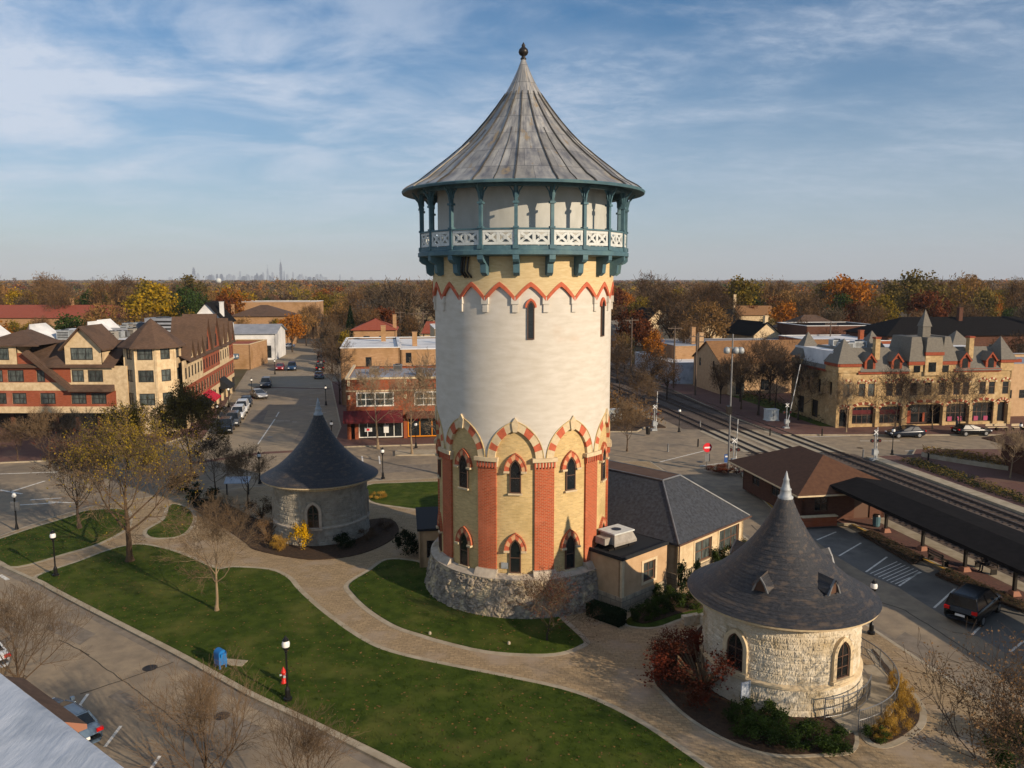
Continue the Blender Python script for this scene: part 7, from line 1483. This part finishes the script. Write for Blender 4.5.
TREES += [('bare_umber', 668, 128, 352, .9, 'dark bare tree before the blue building beside the tracks'), ('bare_umber', 652, 132, 345, .9, 'dark bare tree just left of the blue building'), ('bare_brown', 618, 150, 330, .9, 'brown bare tree beside the tower at the edge of the tracks'), ('bare_umber', 722, 124, 356, .7, 'dark bare tree touching the lit wall of the tan stone building'), ('bare_grey', 790, 142, 338, .9, 'grey bare tree between the tan stone building and the arcade building'), ('bare_umber', 772, 128, 345, .9, 'dark wide bare tree before the light brown roof'), ('bare_umber', 742, 126, 350, .9, 'dark wide bare tree left of the other before the light brown roof'), ('bare_brown', 690, 168, 318, .9, 'brown tree rising behind the blue building'), ('olive', 625, 165, 332, .7, 'olive tree beside the tower behind the scrub'), ('bare_brown', 812, 205, 306, 1.0, 'brown tree behind the rear tower of the arcade building'), ('bare_grey', 832, 198, 304, 1.0, 'grey bare tree left of the rust tree behind the arcade building'), ('bare_umber', 800, 185, 316, .9, 'dark tree low behind the rear roofs of the arcade building'), ('orange', 655, 160, 330, .7, 'low orange tree behind the blue building'), ('bare_umber', 1012, 134, 330, .9, 'dark bare tree behind the right corner roof of the arcade building')]
placed = []
for k, px, Yq, top, wd, lab in TREES:
    x = xat(px, top, Yq); put_wood(k, x, Yq, max(5, zat(top, Yq)), lab, None, wd); placed.append((x, Yq))
def blocked(x, y):
    d = (x + 30.4 - SX * 0) ; dy = y - 96; off = (x + 30.4) * SY - dy * SX; al = (x + 30.4) * SX + dy * SY
    if al > -20 and -10 < off < 10.5 and al < 330: return True
    o = x - (29.9 - .172 * (y - 65))
    if -5 < o < 23 and y < 300: return True
    for x0, x1, y0, y1 in ((-130, -34, 90, 146), (-42, 12, 90, 182), (34, 100, 60, 170), (28, 64, 128, 178), (-66, -54, 170, 190), (-75, -55, 188, 210), (-84, -54, 228, 252), (-95, -58, 260, 280), (-182, -118, 232, 262), (-126, -86, 258, 280), (-74, -62, 174, 190), (-38, -20, 180, 197), (-24, -5, 195, 216), (18, 30, 178, 192), (34, 50, 228, 245), (50, 64, 174, 194), (36, 66, 202, 222), (68, 95, 246, 260), (64, 82, 188, 204), (18, 32, 145, 175)):
        if x0 < x < x1 and y0 < y < y1: return True
    return False
def pick(x, y):
    w = ['bare_brown'] * 26 + ['bare_umber'] * 16 + ['bare_grey'] * 14 + ['tan'] * 14 + ['olive'] * 10 + ['gold'] * 7 + ['orange'] * 4 + ['rust'] * 5 + ['yellow'] * 2 + ['green'] * 2 + ['spruce'] * 1
    return rt.choice(w)
cnt = 0; tries = 0
while cnt < 235 and tries < 20000:
    tries += 1; y = 150 + 260 * rt.random() ** .8; x = rt.uniform(-.70, .70) * y
    if blocked(x, y) or any((x - a) ** 2 + (y - c) ** 2 < (7.2 + y * .01) ** 2 for a, c in placed): continue
    if abs(x / y - .014) < .10 and y > 150: continue        # hidden by the tower
    placed.append((x, y)); k = pick(x, y); hmax = 15.5 if y < 230 else 17.5; H = rt.uniform(9.5, hmax + (5 if y > 240 and rt.random() < .3 else 0)); cnt += 1
    put_wood(k, x, y, H, WORD[k] + ' in the woods round the town', {'bare': 'bare trees', 'spru': 'conifers'}.get(k[:4], WORD[k] + 's').replace(' trees', ' trees') + ' in the woods round the town')
# the far woods: one mass
rg = np.random.default_rng(5); QS = []; MI = []; fm_ = ['leaf_brown', 'leaf_umber', 'leaf_grey_brown', 'leaf_tan', 'leaf_olive', 'leaf_gold', 'leaf_orange', 'leaf_rust', 'leaf_yellow', 'leaf_green']
pw_ = np.array([.26, .17, .15, .14, .11, .06, .03, .04, .02, .02]); pw_ /= pw_.sum()
for y0, y1, n, nq, sz, rx in ((215, 400, 160, 420, .5, 5.0), (395, 700, 1000, 150, .8, 7.0), (700, 1300, 1000, 100, 1.4, 10.0), (1300, 2600, 900, 80, 3.2, 14.0), (2600, 6000, 700, 60, 7.0, 28)):
    for _ in range(n):
        y = rg.uniform(y0, y1); x = rg.uniform(-.85, .85) * y if y > 400 else rg.uniform(-.085, .113) * y
        if y < 400 and blocked(x, y): continue
        H = rg.uniform(10, 15.0) + (7.5 if y < 1300 else 0) * max(0, math.sin(x * .021 + y * .004) * math.sin(x * .0083 + 1.3)) + (2.5 if rg.random() < .12 and y < 1300 else 0) - (2.5 if y > 1300 else 0); c = cards(rg, nq, rx * rg.uniform(.8, 1.2), H * .42, H * .56, sz, .45, 14, .5); c[:, :, 2] = np.clip(c[:, :, 2], 0, 26); c += np.array([x, y, -.3]); QS.append(c); MI.append(np.full(nq, rg.choice(len(fm_), p=pw_)))
wd = link('woods', quads_mesh('woods', np.concatenate(QS), fm_, np.concatenate(MI))); tag(wd, kind='stuff')
# ------------------------------------------------------------------ the city on the horizon
mat('tower_block', L('#7d868e'), L('#97a0a6'), scale=.01, rough=.6); mat('tower_block_dark', L('#3d444c'), rough=.5)
SKY = [(280.5, 262, 34, 'tallest dark stepped skyscraper on the hazy horizon', 1), (267.5, 268, 26, 'second tallest skyscraper, left of the dark stepped one', 0), (272.5, 272, 30, None, 0), (263, 272, 30, None, 0), (257, 273, 30, None, 1), (247, 274, 34, None, 0), (240, 271, 24, None, 0), (234, 275, 34, None, 0), (227, 275, 26, None, 0), (193.5, 267.5, 34, 'isolated dark tower at the left end of the distant city', 1), (198, 273, 30, None, 0), (287, 274, 30, None, 1), (293, 272, 24, None, 0), (298, 276, 40, None, 0), (306, 276, 30, None, 0), (314, 277, 40, None, 1), (340, 274, 20, None, 0), (352, 277, 40, None, 0), (371, 277, 40, None, 0), (207, 276, 40, None, 0), (213, 275, 28, None, 0), (221, 274, 24, None, 1), (252, 276, 40, None, 0), (277, 275, 26, None, 0), (284, 271, 20, None, 0), (180, 276.5, 30, None, 0), (170, 277, 40, None, 0), (62, 276.5, 60, None, 0), (93, 277, 40, None, 0), (326, 277, 34, None, 0), (302, 273.5, 18, None, 0), (244, 276, 60, None, 1), (260, 275.5, 60, None, 0), (269, 275.5, 60, None, 1)]
rr = random.Random(4)
SKY += [(rr.uniform(186, 335), rr.uniform(273.5, 277.5), rr.uniform(24, 60), None, rr.random() < .3) for _ in range(34)]
for px, top, w, lab, dk in SKY:
    Yc = rr.uniform(13600, 14800); x = xat(px, top, Yc); H = zat(top, Yc); t = thing('skyscraper', lab or 'pale tower of the distant city on the hazy horizon', 'skyscraper', (x, Yc, -.3), 0, None if lab else 'lesser towers of the distant city'); b = MB(); w *= 1.2
    b.box(-w / 2, w / 2, -w / 2, w / 2, 0, H * .72); b.box(-w * .38, w * .38, -w * .38, w * .38, H * .72, H * .9); b.box(-w * .22, w * .22, -w * .22, w * .22, H * .9, H)
    b.build('shaft', 'tower_block_dark' if dk else 'tower_block', t)
    if lab and px > 250: b = MB(); b.tube((-5, 0, H), (-5, 0, H + 60), 3, n=5); b.tube((6, 0, H), (6, 0, H + 50), 3, n=5); b.build('antenna', 'tower_block', t)
wt_ = thing('water_tank', 'pale round tank on the horizon left of the distant city', 'water tank', (xat(218.5, 281, 2400), 2400, 0)); b = MB(); b.lathe([(0, 8), (7, 9), (8, 15), (7, 20), (0, 22.5)], 16); b.build('bowl', 'white_wood', wt_, True); b = MB(); b.tube((0, 0, 0), (0, 0, 9), 2, n=8); b.build('stem', 'white_wood', wt_)
